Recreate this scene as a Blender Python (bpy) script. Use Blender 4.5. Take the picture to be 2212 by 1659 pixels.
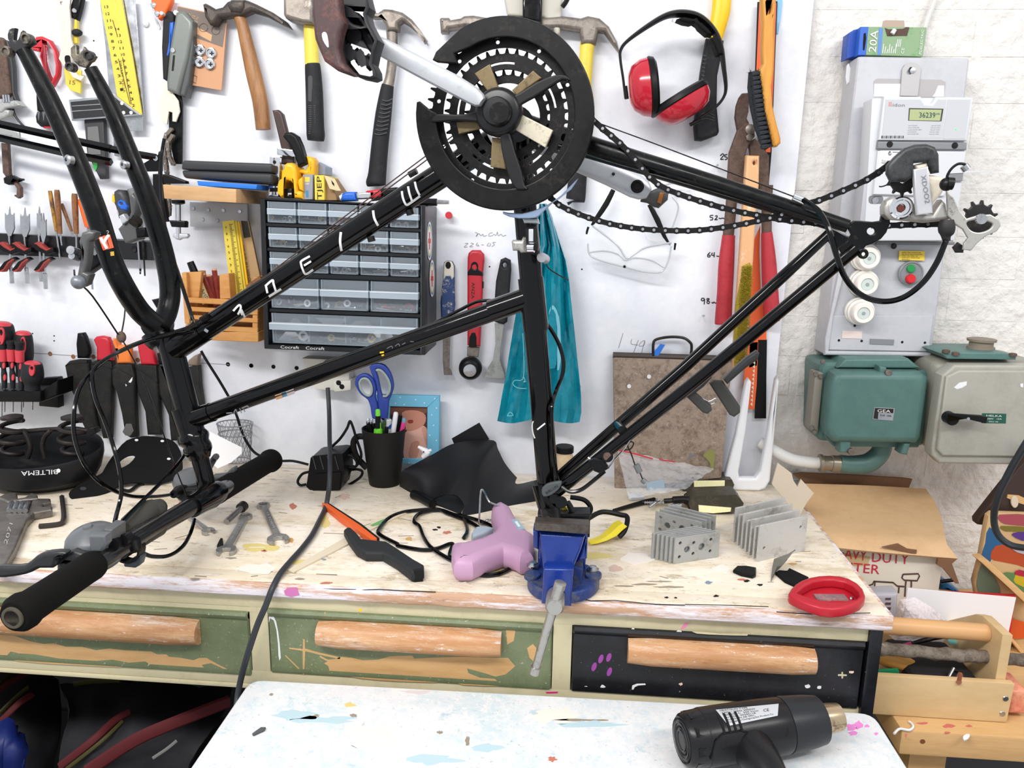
import bpy, bmesh, math, random
from mathutils import Vector, Matrix
random.seed(7)
for _o in list(bpy.data.objects): bpy.data.objects.remove(_o)
scene = bpy.context.scene
COL = scene.collection

# ------------------------------------------------------------------ camera
FPX = 1660.0                      # focal length in pixels of the 2212 x 1659 frame
CAMZ = 1.36
_p, _y, _r = math.radians(12.0), math.radians(4.3),0.018
_f0 = Vector((-math.sin(_y), math.cos(_y),0)); _r0 = Vector((math.cos(_y), math.sin(_y),0)); _z = Vector((0,0,1))
CF = _f0 * math.cos(_p) - _z * math.sin(_p)
_u0 = _f0 * math.sin(_p) + _z * math.cos(_p)
CR_ = _r0 * math.cos(_r) + _u0 * math.sin(_r)
CU = -_r0 * math.sin(_r) + _u0 * math.cos(_r)
CO = Vector((0,0, CAMZ))
cam_d = bpy.data.cameras.new('camera'); cam = bpy.data.objects.new('camera', cam_d); COL.objects.link(cam)
cam_d.sensor_width = 36.0; cam_d.lens = FPX * 36.0 / 2212.0; cam_d.clip_start = 0.02
_m = Matrix((CR_, CU, -CF)).transposed().to_4x4(); _m.translation = CO
cam.matrix_world = _m
scene.camera = cam

# ------------------------------------------------------------------ light
scene.view_settings.view_transform = 'Standard'
scene.view_settings.look = 'None'
scene.view_settings.gamma = 1.0
scene.view_settings.use_curve_mapping = False
scene.view_settings.exposure = 0.04
w = bpy.data.worlds.new('room_light'); scene.world = w; w.use_nodes = True
w.node_tree.nodes['Background'].inputs[0].default_value = (0.93,0.96,1.0,1)
w.node_tree.nodes['Background'].inputs[1].default_value = 0.82
def lamp(name, loc, sx, sy, power, target, color=(1,0.98,0.96)):
    l = bpy.data.lights.new(name, 'AREA'); l.shape = 'RECTANGLE'; l.size = sx; l.size_y = sy; l.energy = power; l.color = color
    o = bpy.data.objects.new(name, l); COL.objects.link(o); o.location = loc
    o.rotation_euler = (Vector(target) - Vector(loc)).to_track_quat('-Z', 'Y').to_euler()
    return o
lamp('ceiling_tube_light', (-0.80,-0.25,2.40),1.4,0.16,34,(-0.45,1.3,1.0))
lamp('ceiling_tube_light', (1.10,-0.15,2.40),1.4,0.16,17,(0.5,1.3,0.85))

# ------------------------------------------------------------------ pixel -> place
def ray(x, y): return CF + CR_ * ((x - 1106.0) / FPX) - CU * ((y - 829.5) / FPX)
def P(x, y, Y=1.42):
    d = ray(x, y); return CO + d * (Y / d.y)
BZ = 0.88                          # bench top height
def G(x, y, z=BZ):
    d = ray(x, y); return CO + d * ((z - CAMZ) / d.z)
BKN = Vector((-0.14,-1,0)).normalized(); BK0 = Vector((0,0.965,0))
def B(x, y, off=0.0):              # on the bicycle's middle plane, moved off metres towards the viewer's side
    d = ray(x, y); o = BK0 + BKN * off
    return CO + d * ((o - CO).dot(BKN) / d.dot(BKN))
def PX(X=None, x=0, y=0):          # point of a pixel's ray on the plane X = const
    d = ray(x, y); return CO + d * (X / d.x)
def dep(v): return (v - CO).dot(CF)
def px2m(v): return dep(v) / FPX
def px_of(v):
    q = v - CO; d = q.dot(CF); return (1106 + FPX * q.dot(CR_) / d, 829.5 - FPX * q.dot(CU) / d)
def crop(x0, y0, s=0.25316):
    def f(*a): return [(x0 + a[i] * s, y0 + a[i + 1] * s) for i in range(0, len(a),2)]
    return f
A1 = crop(0,0); A2 = crop(400,0); A3 = crop(860,0); A4 = crop(1300,0); A5 = crop(1652,0)
B1 = crop(0,340); B2 = crop(520,380); B3 = crop(900,400); B4 = crop(1400,380); B5 = crop(1700,280,.23146)
C1 = crop(0,680); C2 = crop(380,720); C3 = crop(620,760); C4 = crop(1080,720); C5 = crop(1652,680); C6 = crop(1252,960)
D1 = crop(0,1000); D2 = crop(440,1000); D3 = crop(860,1000); D4 = crop(1652,1000)
E1 = crop(0,1239); E2 = crop(480,1239); E3 = crop(1100,1239); E4 = crop(1652,1239)
L1 = crop(0,60,.1085); L2 = crop(0,230,.12658); L3 = crop(240,300,.1085); L4 = crop(2020,960,.1808)
L5 = crop(180,420,.1326); L6 = crop(2020,1220,.15673); L7 = crop(0,640,.1085); L8 = crop(560,330,.0904)
def Q(*a): return [(a[i], a[i + 1]) for i in range(0, len(a),2)]

# ------------------------------------------------------------------ materials
def lin(c):
    return tuple(((v / 255.0) / 12.92 if v / 255.0 <= 0.04045 else ((v / 255.0 + 0.055) / 1.055) ** 2.4) for v in c[:3]) + (1,)
MATS = {}
def mat(name, c, r=0.5, m=0.0, var=None, bump=None, coat=0.0, trans=0.0, alpha=1.0, emit=None, ior=1.45, layers=(), stretch=None, spec=0.5, rvar=0.0):
    """var / layers: (colour, noise scale, threshold low, threshold high); colours in sRGB 0-255"""
    if name in MATS: return MATS[name]
    M = bpy.data.materials.new(name); M.use_nodes = True; nt = M.node_tree; N = nt.nodes; L = nt.links
    b = N['Principled BSDF']; b.inputs['Base Color'].default_value = lin(c)
    b.inputs['Roughness'].default_value = r; b.inputs['Metallic'].default_value = m
    b.inputs['Coat Weight'].default_value = coat; b.inputs['Transmission Weight'].default_value = trans
    b.inputs['Alpha'].default_value = alpha; b.inputs['IOR'].default_value = ior; b.inputs['Specular IOR Level'].default_value = spec
    if emit: b.inputs['Emission Color'].default_value = lin(emit[0]); b.inputs['Emission Strength'].default_value = emit[1]
    ls = ([var] if var else []) + list(layers)
    if ls or bump or rvar:
        g = N.new('ShaderNodeNewGeometry') ; src = g.outputs['Position']
        if stretch:
            mp = N.new('ShaderNodeMapping'); mp.inputs['Scale'].default_value = stretch; L.new(src, mp.inputs['Vector']); src = mp.outputs[0]
        prev = None
        for i, (c2, sc, lo, hi) in enumerate(ls):
            n = N.new('ShaderNodeTexNoise'); n.inputs['Scale'].default_value = sc; n.inputs['Detail'].default_value = 6; n.inputs['Roughness'].default_value = 0.82
            ad = N.new('ShaderNodeVectorMath'); ad.operation = 'ADD'; ad.inputs[1].default_value = (3.1 * i, 1.7 * i + .3,5.3 * i)
            L.new(src, ad.inputs[0]); L.new(ad.outputs[0], n.inputs['Vector'])
            rp = N.new('ShaderNodeMapRange'); rp.inputs['From Min'].default_value = lo; rp.inputs['From Max'].default_value = hi
            L.new(n.outputs['Fac'], rp.inputs['Value'])
            mx = N.new('ShaderNodeMix'); mx.data_type = 'RGBA'
            if prev is None: mx.inputs['A'].default_value = lin(c)
            else: L.new(prev, mx.inputs['A'])
            mx.inputs['B'].default_value = lin(c2); L.new(rp.outputs[0], mx.inputs['Factor']); prev = mx.outputs['Result']
        if prev is not None: L.new(prev, b.inputs['Base Color'])
        if rvar:
            n = N.new('ShaderNodeTexNoise'); n.inputs['Scale'].default_value = 60; n.inputs['Detail'].default_value = 4; L.new(src, n.inputs['Vector'])
            rp = N.new('ShaderNodeMapRange'); rp.inputs['To Min'].default_value = max(0.02, r - rvar); rp.inputs['To Max'].default_value = r + rvar
            rp.inputs['From Min'].default_value = .3; rp.inputs['From Max'].default_value = .7
            L.new(n.outputs['Fac'], rp.inputs['Value']); L.new(rp.outputs[0], b.inputs['Roughness'])
        if bump:
            n = N.new('ShaderNodeTexNoise'); n.inputs['Scale'].default_value = bump[0]; n.inputs['Detail'].default_value = 5; L.new(src, n.inputs['Vector'])
            bp = N.new('ShaderNodeBump'); bp.inputs['Strength'].default_value = bump[1]; bp.inputs['Distance'].default_value = bump[2] if len(bump) > 2 else 0.002
            L.new(n.outputs['Fac'], bp.inputs['Height']); L.new(bp.outputs[0], b.inputs['Normal'])
    MATS[name] = M; return M

m_black_gloss = mat('gloss_black_paint', (5,5,6),.13, coat=.12, spec=.28, var=((30,29,29),60,.66,.8), rvar=.08)
m_black_worn = mat('dirty_black_paint', (9,10,11),.30, spec=.28, var=((70,67,58),90,.60,.78), rvar=.15, layers=[((8,8,9),18,.55,.7)])
m_black_plastic = mat('black_plastic', (12,12,14),.4, spec=.25, bump=(900,.15,.0004))
m_black_matte = mat('black_rubber', (18,18,19),.78, spec=.2, bump=(700,.25,.0005))
m_foam = mat('black_foam', (20,19,18),.93, spec=.15, bump=(1200,.4,.0006))
m_guard = mat('chainguard_plastic', (9,9,10),.44, spec=.28, var=((60,55,46),26,.55,.85), rvar=.12)
m_dark_steel = mat('dark_steel', (36,35,36),.38, m=.7, var=((80,76,70),60,.5,.75))
m_greasy = mat('greasy_chain_steel', (26,24,25),.36, m=.5, var=((70,62,54),200,.55,.75))
m_steel = mat('bright_steel', (186,188,192),.27, m=1.0, var=((140,140,142),45,.5,.8), rvar=.1)
m_chrome = mat('chrome', (225,226,230),.1, m=1.0)
m_alu = mat('silver_aluminium', (196,199,204),.36, m=.4, var=((140,138,134),45,.58,.82), rvar=.08)
m_alu_dirty = mat('dirty_aluminium', (176,174,168),.42, m=.55, var=((70,64,58),60,.55,.72), layers=[((124,96,66),90,.64,.74)])
m_galv = mat('galvanised_steel', (176,178,176),.48, m=.4, var=((120,116,108),35,.52,.75), layers=[((112,84,62),70,.66,.76)], bump=(220,.2))
m_rust = mat('rusty_steel', (104,84,74),.7, m=.25, var=((70,52,44),70,.45,.7), bump=(300,.35))
m_brass = mat('tarnished_gold', (116,100,70),.5, m=.35, var=((70,60,44),90,.5,.75))
m_bone = mat('worn_plate', (196,188,168),.5, m=.2, var=((120,108,86),120,.55,.72))
m_white = mat('white_plastic', (228,228,230),.4)
m_ink = mat('white_print', (225,225,225),.6)
m_blackink = mat('black_ink', (28,26,28),.7)
m_greyink = mat('pencil_line', (146,146,152),.8)
m_red = mat('red_plastic', (190,34,50),.34)
m_redgrip = mat('red_vinyl_grip', (176,48,58),.42, var=((146,34,44),40,.5,.75))
m_yellow = mat('yellow_plastic', (240,190,24),.36)
m_yellowp = mat('yellow_paint', (222,198,74),.42, var=((198,172,66),60,.55,.75))
m_orange = mat('orange_plastic', (236,98,32),.42)
m_wood = mat('varnished_wood', (178,124,74),.45, var=((132,84,48),30,.42,.68), stretch=(1,1,.12), bump=(160,.15))
m_woodx = mat('light_wood', (208,168,122),.5, var=((186,142,96),26,.42,.7), stretch=(.12,1,1))
m_pine = mat('pine_wood', (212,172,120),.5, var=((194,150,96),22,.42,.7), stretch=(.1,1,1))
m_hole = mat('dark_hole', (12,12,13),.9)

# ------------------------------------------------------------------ objects
ORG = {}                           # world origin of each object that may parent others
def tag(o, label=None, cat=None, group=None, kind=None):
    if label: o['label'] = label
    if cat: o['category'] = cat
    if group: o['group'] = group
    if kind: o['kind'] = kind
    return o
def thing(name, label, cat, loc, group=None, kind=None):
    o = bpy.data.objects.new(name, None); o.empty_display_size = .02; COL.objects.link(o)
    o.location = loc; ORG[o.name] = Vector(loc); tag(o, label, cat, group, kind); return o
def shell(geo):
    me = bpy.data.meshes.new('m'); me.from_pydata([tuple(v) for v in geo[0]], [], geo[1]); return me
def mk(name, geo, m, parent=None, label=None, cat=None, group=None, kind=None, smooth=35, base=False, fixn=True):
    """geo: (verts, faces) in world space -> object whose origin sits at its own centre (base: bottom centre)"""
    V = [Vector(v) for v in geo[0]]
    lo = Vector((min(v.x for v in V), min(v.y for v in V), min(v.z for v in V))); hi = Vector((max(v.x for v in V), max(v.y for v in V), max(v.z for v in V)))
    c = (lo + hi) / 2
    if base or (parent is None): c.z = lo.z
    me = bpy.data.meshes.new(name); me.from_pydata([tuple(v - c) for v in V], [], geo[1])
    if fixn:
        bm = bmesh.new(); bm.from_mesh(me); bmesh.ops.recalc_face_normals(bm, faces=bm.faces[:]); bm.to_mesh(me); bm.free()
    if smooth:
        me.shade_smooth(); me.set_sharp_from_angle(angle=math.radians(smooth))
    if m: me.materials.append(m)
    o = bpy.data.objects.new(name, me); COL.objects.link(o)
    po = ORG[parent.name] if parent else Vector((0,0,0))
    o.parent = parent; o.location = c - po; ORG[o.name] = c.copy()
    return tag(o, label, cat, group, kind)
def join(*gs):
    V, F = [], []
    for v, f in gs:
        n = len(V); V += list(v); F += [tuple(i + n for i in q) for q in f]
    return V, F
def crs(pts, n=6, closed=False):
    """Catmull-Rom resampling of 2D or 3D points (tuples / Vectors of any length)"""
    P_ = [Vector(p) for p in pts]; out = []; N = len(P_)
    rng = range(N) if closed else range(N - 1)
    for i in rng:
        if closed: a, b, c, d = P_[(i - 1) % N], P_[i], P_[(i + 1) % N], P_[(i + 2) % N]
        else: a, b, c, d = P_[max(i - 1,0)], P_[i], P_[i + 1], P_[min(i + 2, N - 1)]
        for k in range(n):
            t = k / n
            out.append(0.5 * ((2 * b) + (c - a) * t + (2 * a - 5 * b + 4 * c - d) * t * t + (3 * b - a - 3 * c + d) * t ** 3))
    if not closed: out.append(P_[-1])
    return out
def sweep(pts, rad, seg=12, sy=1.0, caps=True, closed=False, up=None):
    """tube along pts; rad number or list; sy squashes the section along the local second axis"""
    P_ = [Vector(p) for p in pts]; n = len(P_); R = rad if isinstance(rad, (list, tuple)) else [rad] * n
    T = []
    for i in range(n):
        a = P_[(i - 1) % n] if closed else P_[max(i - 1,0)]; b = P_[(i + 1) % n] if closed else P_[min(i + 1, n - 1)]
        t = b - a; T.append(t.normalized() if t.length > 1e-9 else Vector((0,0,1)))
    u = Vector(up) if up else (Vector((0,1,0)) if abs(T[0].y) < .9 else Vector((1,0,0)))
    V, F = [], []
    for i in range(n):
        u = (u - T[i] * u.dot(T[i])); u = u.normalized() if u.length > 1e-6 else T[i].orthogonal().normalized()
        v = T[i].cross(u)
        for k in range(seg):
            a = 2 * math.pi * k / seg; V.append(P_[i] + v * (math.cos(a) * R[i]) + u * (math.sin(a) * R[i] * sy))
    m_ = n if closed else n - 1
    for i in range(m_):
        for k in range(seg):
            a = i * seg + k; b = i * seg + (k + 1) % seg; j = ((i + 1) % n) * seg
            F.append((a, b, j + (k + 1) % seg, j + k))
    if caps and not closed:
        F.append(tuple(range(seg - 1,-1,-1))); F.append(tuple((n - 1) * seg + k for k in range(seg)))
    return V, F
def lathe(prof, o, ax, seg=24, closed=False):
    """prof: (distance along axis, radius) from origin o along ax"""
    o = Vector(o); ax = Vector(ax).normalized(); u = ax.orthogonal().normalized(); v = ax.cross(u)
    V, F = [], []; n = len(prof)
    for h, r in prof:
        for k in range(seg):
            a = 2 * math.pi * k / seg; V.append(o + ax * h + u * (math.cos(a) * max(r, 1e-5)) + v * (math.sin(a) * max(r, 1e-5)))
    for i in range(n if closed else n - 1):
        for k in range(seg):
            j = ((i + 1) % n) * seg
            F.append((i * seg + k, i * seg + (k + 1) % seg, j + (k + 1) % seg, j + k))
    if not closed:
        F.append(tuple(range(seg - 1,-1,-1))); F.append(tuple((n - 1) * seg + k for k in range(seg)))
    return V, F
def ball(c, r, sx=1, sy=1, sz=1, seg=14, rings=9):
    c = Vector(c); V, F = [], []
    for i in range(rings + 1):
        t = math.pi * i / rings
        for k in range(seg):
            a = 2 * math.pi * k / seg
            V.append(c + Vector((math.sin(t) * math.cos(a) * r * sx, math.sin(t) * math.sin(a) * r * sy, math.cos(t) * r * sz)))
    for i in range(rings):
        for k in range(seg):
            F.append((i * seg + k, i * seg + (k + 1) % seg, (i + 1) * seg + (k + 1) % seg, (i + 1) * seg + k))
    bm = bmesh.new(); me = shell((V, F)); bm.from_mesh(me); bmesh.ops.remove_doubles(bm, verts=bm.verts[:], dist=1e-7); me2 = bm
    V = [v.co.copy() for v in bm.verts]; F = [tuple(v.index for v in f.verts) for f in bm.faces]; bm.free(); bpy.data.meshes.remove(me)
    return V, F
def bev(geo, w_, seg=2, ang=30):
    me = shell(geo); bm = bmesh.new(); bm.from_mesh(me); bpy.data.meshes.remove(me)
    bmesh.ops.recalc_face_normals(bm, faces=bm.faces[:])
    es = [e for e in bm.edges if len(e.link_faces) == 2 and e.calc_face_angle(0) > math.radians(ang)]
    if es: bmesh.ops.bevel(bm, geom=es, offset=w_, segments=seg, profile=.6, affect='EDGES', clamp_overlap=True)
    bm.verts.index_update()
    V = [v.co.copy() for v in bm.verts]; F = [tuple(v.index for v in f.verts) for f in bm.faces]; bm.free(); return V, F
def hexa(q, vec):
    """box-like solid: quad q (4 points) pushed along vec"""
    q = [Vector(p) for p in q]; vec = Vector(vec); V = q + [p + vec for p in q]
    return V, [(0,1,2,3),(7,6,5,4),(0,4,5,1),(1,5,6,2),(2,6,7,3),(3,7,4,0)]
def box(lo, hi):
    x0, y0, z0 = lo; x1, y1, z1 = hi
    return hexa([(x0, y0, z0),(x1, y0, z0),(x1, y0, z1),(x0, y0, z1)], (0, y1 - y0,0))
def obox(c, ex, ey, ez):
    """oriented box: centre and three half vectors"""
    c, ex, ey, ez = map(Vector, (c, ex, ey, ez))
    return hexa([c - ex - ey - ez, c + ex - ey - ez, c + ex - ey + ez, c - ex - ey + ez], ey * 2)
def flat(pts3, n, t, holes=(), b=0.0, sm=0, smh=0):
    """flat solid: outline pts3 (3D, planar) is the front, thickness t goes against normal n; outline edges rounded by b"""
    pts = [Vector(p) for p in pts3]; n = Vector(n).normalized(); o = pts[0]
    ex = (Vector((1,0,0)) if abs(n.x) < .8 else Vector((0,1,0))); ex = (ex - n * ex.dot(n)).normalized(); ey = n.cross(ex)
    def to2(ps, s):
        q = [((Vector(p) - o).dot(ex),(Vector(p) - o).dot(ey)) for p in ps]
        return [tuple(v) for v in crs(q, s, True)] if s else q
    cu = bpy.data.curves.new('c', 'CURVE'); cu.dimensions = '2D'; cu.fill_mode = 'BOTH'
    b = min(b, t * .49); cu.extrude = t / 2 - b; cu.bevel_depth = b; cu.bevel_resolution = 1 if b < .0028 else 3; cu.offset = -b
    for ps, s in [(pts, sm)] + [(h, smh) for h in holes]:
        q = to2(ps, s); sp = cu.splines.new('POLY'); sp.points.add(len(q) - 1)
        for i, v in enumerate(q): sp.points[i].co = (v[0], v[1], 0,1)
        sp.use_cyclic_u = True
    ob = bpy.data.objects.new('c', cu); me = bpy.data.meshes.new_from_object(ob)
    V = [o + ex * v.co.x + ey * v.co.y + n * (v.co.z - t / 2) for v in me.vertices]; F = [tuple(p.vertices) for p in me.polygons]
    bpy.data.objects.remove(ob); bpy.data.curves.remove(cu); bpy.data.meshes.remove(me)
    return V, F
NW = Vector((0,-1,0)); NZ = Vector((0,0,1))
def wp(px, Y, t, holes=(), b=.0006, sm=0, smh=4):
    """plate parallel to the wall: pixel outline, front at Y, thickness t towards the wall"""
    return flat([P(x, y, Y) for x, y in px], NW, t, [[P(x, y, Y) for x, y in h] for h in holes], b, sm, smh)
def bp(px, off, t, holes=(), b=.0006, sm=0, smh=4):
    return flat([B(x, y, off) for x, y in px], BKN, t, [[B(x, y, off) for x, y in h] for h in holes], b, sm, smh)
def gp(px, t, z=BZ, holes=(), b=.0006, sm=0, smh=4):
    """plate lying on a level surface z: its top outline given in pixels"""
    return flat([G(x, y, z + t) for x, y in px], NZ, t, [[G(x, y, z + t) for x, y in h] for h in holes], b, sm, smh)
def cyl(a, b, r, r2=None, seg=16):
    a, b = Vector(a), Vector(b); return lathe([(0, r),((b - a).length, r if r2 is None else r2)], a, b - a, seg)
def wt(pts, Y=None, n=0, seg=10, sy=1.0, up=None):
    """tube from (px, py, radius px[, Y]) in wall planes"""
    p3 = [P(q[0], q[1], q[3] if len(q) > 3 else Y) for q in pts]
    rr = [q[2] * px2m(p) for q, p in zip(pts, p3)]
    if n:
        z = crs([(p.x, p.y, p.z, r) for p, r in zip(p3, rr)], n); p3 = [Vector(v[:3]) for v in z]; rr = [max(v[3], 1e-4) for v in z]
    return sweep(p3, rr, seg, sy, up=up)
def t3(pts, r, n=6, seg=8):
    """smooth round cord through 3D points"""
    return sweep(crs(pts, n) if n else pts, r, seg)
def ribbon(pl, wpx, fn, nrm, th=.0003, closed=False, n=0):
    """painted strokes: pixel polylines, width in pixels, fn(px)->3D, nrm(px)->normal"""
    V, F = [], []
    for line in pl:
        L_ = [tuple(v) for v in crs(line, n)] if n else line
        pts = [Vector(p) for p in L_]; k = len(pts); base = len(V)
        for i, p in enumerate(pts):
            t = pts[min(i + 1, k - 1)] - pts[max(i - 1,0)]; t = Vector((t.x, t.y)); t = t.normalized() if t.length else Vector((1,0))
            nn = Vector((-t.y, t.x)) * (wpx / 2)
            a, b = fn(*(p + nn)), fn(*(p - nn)); N_ = nrm(a)
            V += [a, b, a + N_ * th, b + N_ * th]
        for i in range(k - 1):
            j = base + 4 * i
            F += [(j + 2, j + 3, j + 7, j + 6),(j, j + 2, j + 6, j + 4),(j + 1, j + 5, j + 7, j + 3),(j, j + 4, j + 5, j + 1)]
        j = base + 4 * (k - 1); F += [(base, base + 1, base + 3, base + 2),(j, j + 2, j + 3, j + 1)]
    return V, F
def wink(pl, wpx, Y, n=4): return ribbon(pl, wpx, lambda x, y: P(x, y, Y), lambda a: NW, .0003, n=n)
def gink(pl, wpx, z, n=4): return ribbon(pl, wpx, lambda x, y: G(x, y, z), lambda a: NZ, .0003, n=n)
def txt(s, a, b, hpx_vec, t=.0004, spacing=1.0):
    """flat lettering: baseline from 3D point a to b, cap-height vector (3D)"""
    cu = bpy.data.curves.new('t', 'FONT'); cu.body = s; cu.size = 1; cu.extrude = 0; cu.resolution_u = 2; cu.space_character = spacing
    ob = bpy.data.objects.new('t', cu); me = bpy.data.meshes.new_from_object(ob)
    xs = [v.co.x for v in me.vertices] or [0,1]; x0, x1 = min(xs), max(xs)
    a, b, h = Vector(a), Vector(b), Vector(hpx_vec); ex = (b - a) / (x1 - x0); ey = h / .70
    n = ex.cross(ey).normalized()
    V = [a + ex * (v.co.x - x0) + ey * v.co.y + n * t for v in me.vertices]; F = [tuple(p.vertices) for p in me.polygons]
    bpy.data.objects.remove(ob); bpy.data.curves.remove(cu); bpy.data.meshes.remove(me)
    return V, F
def wtxt(s, x0, y0, x1, y1, hpx, Y, up=-1):
    """lettering on a wall-parallel face: baseline pixels, cap height in pixels"""
    a, b = P(x0, y0, Y), P(x1, y1, Y); d = Vector((x1 - x0, y1 - y0)).normalized(); u = Vector((d.y, -d.x)) * hpx * (1 if up < 0 else -1)
    return txt(s, a, b, P(x0 + u.x, y0 + u.y, Y) - a)
def ell(cx, cy, rx, ry=None, n=24, rot=0.0, a0=0, a1=360):
    ry = rx if ry is None else ry; c, s = math.cos(rot), math.sin(rot); out = []
    full = abs(a1 - a0) >= 360; k = n if full else n + 1
    for i in range(k):
        a = math.radians(a0 + (a1 - a0) * i / n); x, y = rx * math.cos(a), ry * math.sin(a); out.append((cx + x * c - y * s, cy + x * s + y * c))
    return out
def rrect(x0, y0, x1, y1, r, n=4):
    o = []
    for cx, cy, a in ((x1 - r, y1 - r, 0),(x0 + r, y1 - r, 90),(x0 + r, y0 + r, 180),(x1 - r, y0 + r, 270)):
        for i in range(n + 1): t = math.radians(a + 90 * i / n); o.append((cx + r * math.cos(t), cy + r * math.sin(t)))
    return o
def lerp(a, b, t): return a + (b - a) * t
def qmap(q):
    """bilinear map of unit square to a pixel quad (tl, tr, br, bl)"""
    tl, tr, br, bl = [Vector(p) for p in q]
    return lambda u, v: tuple(lerp(lerp(tl, tr, u), lerp(bl, br, u), v))
def grid(rows, thick=0.0):
    """surface from rows of 3D points"""
    n, m_ = len(rows), len(rows[0]); V = [Vector(p) for r in rows for p in r]
    F = [(i * m_ + j, i * m_ + j + 1,(i + 1) * m_ + j + 1,(i + 1) * m_ + j) for i in range(n - 1) for j in range(m_ - 1)]
    if thick:
        me = shell((V, F)); bm = bmesh.new(); bm.from_mesh(me); bpy.data.meshes.remove(me); bm.normal_update()
        N_ = [v.normal.copy() for v in bm.verts]; bm.free(); k = len(V); V2 = [v - N_[i] * thick for i, v in enumerate(V)]
        F2 = [tuple(reversed([a + k for a in f])) for f in F]
        ring = [j for j in range(m_)] + [i * m_ + m_ - 1 for i in range(1, n)] + [(n - 1) * m_ + j for j in range(m_ - 2,-1,-1)] + [i * m_ for i in range(n - 2,0,-1)]
        S_ = [(ring[i], ring[(i + 1) % len(ring)], ring[(i + 1) % len(ring)] + k, ring[i] + k) for i in range(len(ring))]
        return V + V2, F + F2 + S_
    return V, F
def dup(o, loc, parent=None, rot=None):
    """copy of a part sharing its mesh; loc in world space"""
    c = o.copy(); COL.objects.link(c); c.parent = parent
    po = ORG[parent.name] if parent else Vector((0,0,0)); c.location = Vector(loc) - po; ORG[c.name] = Vector(loc)
    if rot is not None: c.rotation_euler = rot
    return c
# ================================================================== setting
m_wallpaint = mat('white_brick_paint', (226,222,217),.62, var=((204,199,194),7,.45,.75), layers=[((192,184,174),40,.68,.8)], bump=(38,1.0,.010))
m_board = mat('white_board_paint', (232,234,240),.5, var=((214,217,226),3.5,.4,.7), layers=[((186,186,190),40,.74,.8)], bump=(60,.06,.001))
m_floor = mat('dark_floor', (74,72,72),.8, var=((52,50,52),12,.4,.7))
wall = mk('wall_back', box((-1.9,1.4445,-0.02),(2.2,1.56,2.3)), m_wallpaint, kind='structure')
_br = None
_bw, _bh, _jt = .238,.0625,.012
_r = 0
_z0 = .60
while _z0 < 2.0:
    x0 = .30 + (0 if _r % 2 else -.125)
    while x0 < 1.25:
        c = Vector((x0 + _bw / 2,1.4473, _z0 + _bh / 2))
        if _br is None:
            g = bev(obox(c, (_bw / 2,0,0),(0,.0035,0),(0,0, _bh / 2)),.0022,1)
            _br = mk('brick', g, m_wallpaint, wall);
        else:
            dup(_br, c, wall, (random.uniform(-.006,.006), random.uniform(-.004,.004), random.uniform(-.004,.004)))
        x0 += _bw + _jt
    _z0 += _bh + _jt; _r += 1
mk('floor', box((-1.9,-1.0,-.02),(2.2,1.4445,0)), m_floor, kind='structure')

board = mk('tool_board', hexa([P(-600,-330), Vector((.388,1.42, P(1690,-330).z)), Vector((.378,1.42,.86)), Vector((-1.9,1.42,.86))], (0,.019,0)), m_board,
           label='large white painted board on the wall that carries the hanging tools', cat='board')
# peg holes and small nails of the board
def nail(x, y, col=None, Y=1.42, l=.012, r=.0022):
    p = P(x, y, Y); mk('nail', join(cyl(p, p + Vector((0,-l, .001)), r * .45, seg=6), cyl(p + Vector((0,-l, .001)), p + Vector((0,-l - .0012,.001)), r, seg=8)), col or m_steel, board)
for x, y in C2(445,265,643,276,832,285,1030,296) + C1(1945,422,2143,434):
    p = P(x, y, 1.42); mk('peg_hole', lathe([(0,.0042),(.0006,.0040),(.0006,.0028),(.0001,.0026)], p, NW, 12), m_hole, board)
for x, y in C1(428,333,625,357,797,357,1176,385):
    p = P(x, y, 1.42); mk('peg_hole', lathe([(0,.0046),(.0008,.0042),(.0008,.0026),(.0001,.0024)], p, NW, 12), mat('worn_peg_hole', (150,100,60),.7), board)
mk('pencil_line', wink([C1(270,325,1180,385,1960,425)], 1.2,1.4198,0), m_greyink, board)
for x, y in C1(278,160,462,180,462,222) + B3(622,696,1410,718) + Q(802,88) + A1(800,348,938,1300):
    p = P(x, y, 1.42); mk('nail_hole', lathe([(0,.0016),(.0003,.0014)], p, NW, 8), m_hole, board)
for x, y in Q(1553,574,1517,681,1546,360,1452,45): nail(x, y, m_steel, l=.016)
def wallnote(name, pl, wpx, m): mk(name, wink(pl, wpx, 1.4198,3), m, board)
wallnote('handwritten_number', [A4(1010,1330,1030,1312,1040,1325,1012,1360,1040,1358), A4(1072,1318,1052,1322,1050,1338,1068,1342,1066,1358,1048,1362)], 2.2, m_blackink)
wallnote('handwritten_number', [B4(556,336,532,338,530,354,550,356,548,374,528,376), B4(570,345,588,340,586,356,568,374,594,372), B4(602,360,618,364,634,360,655,364)], 2.2, m_blackink)
wallnote('handwritten_number', [B4(530,652,512,668,508,688,524,692,530,678,512,676), B4(548,654,542,676,568,676), B4(564,652,562,694), B4(582,682,596,686,612,684)], 2.2, m_blackink)
wallnote('handwritten_number', [B4(480,1046,460,1044,454,1060,470,1066,482,1050,478,1096), B4(522,1048,502,1048,506,1064,524,1074,516,1090,502,1082,508,1066,524,1048), B4(542,1078,552,1086,562,1076,574,1086,590,1078)], 2.2, m_blackink)
wallnote('pencil_note', [B3(498,402,520,412,508,438,530,412,548,430,566,418,572,436,600,428), B3(650,404,620,414,616,434,646,430,660,418,676,430,690,398,696,432,720,418,734,434,764,426)], 1.3, m_greyink)
wallnote('pencil_note', [B3(412,498,440,496,404,528,434,526), B3(462,494,486,500,452,524,480,524), B3(520,490,508,512,532,520,520,504), B3(552,508,574,510), B3(620,492,600,514,626,520,630,496), B3(676,488,648,490,664,508,640,524)], 1.3, m_greyink)
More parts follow.
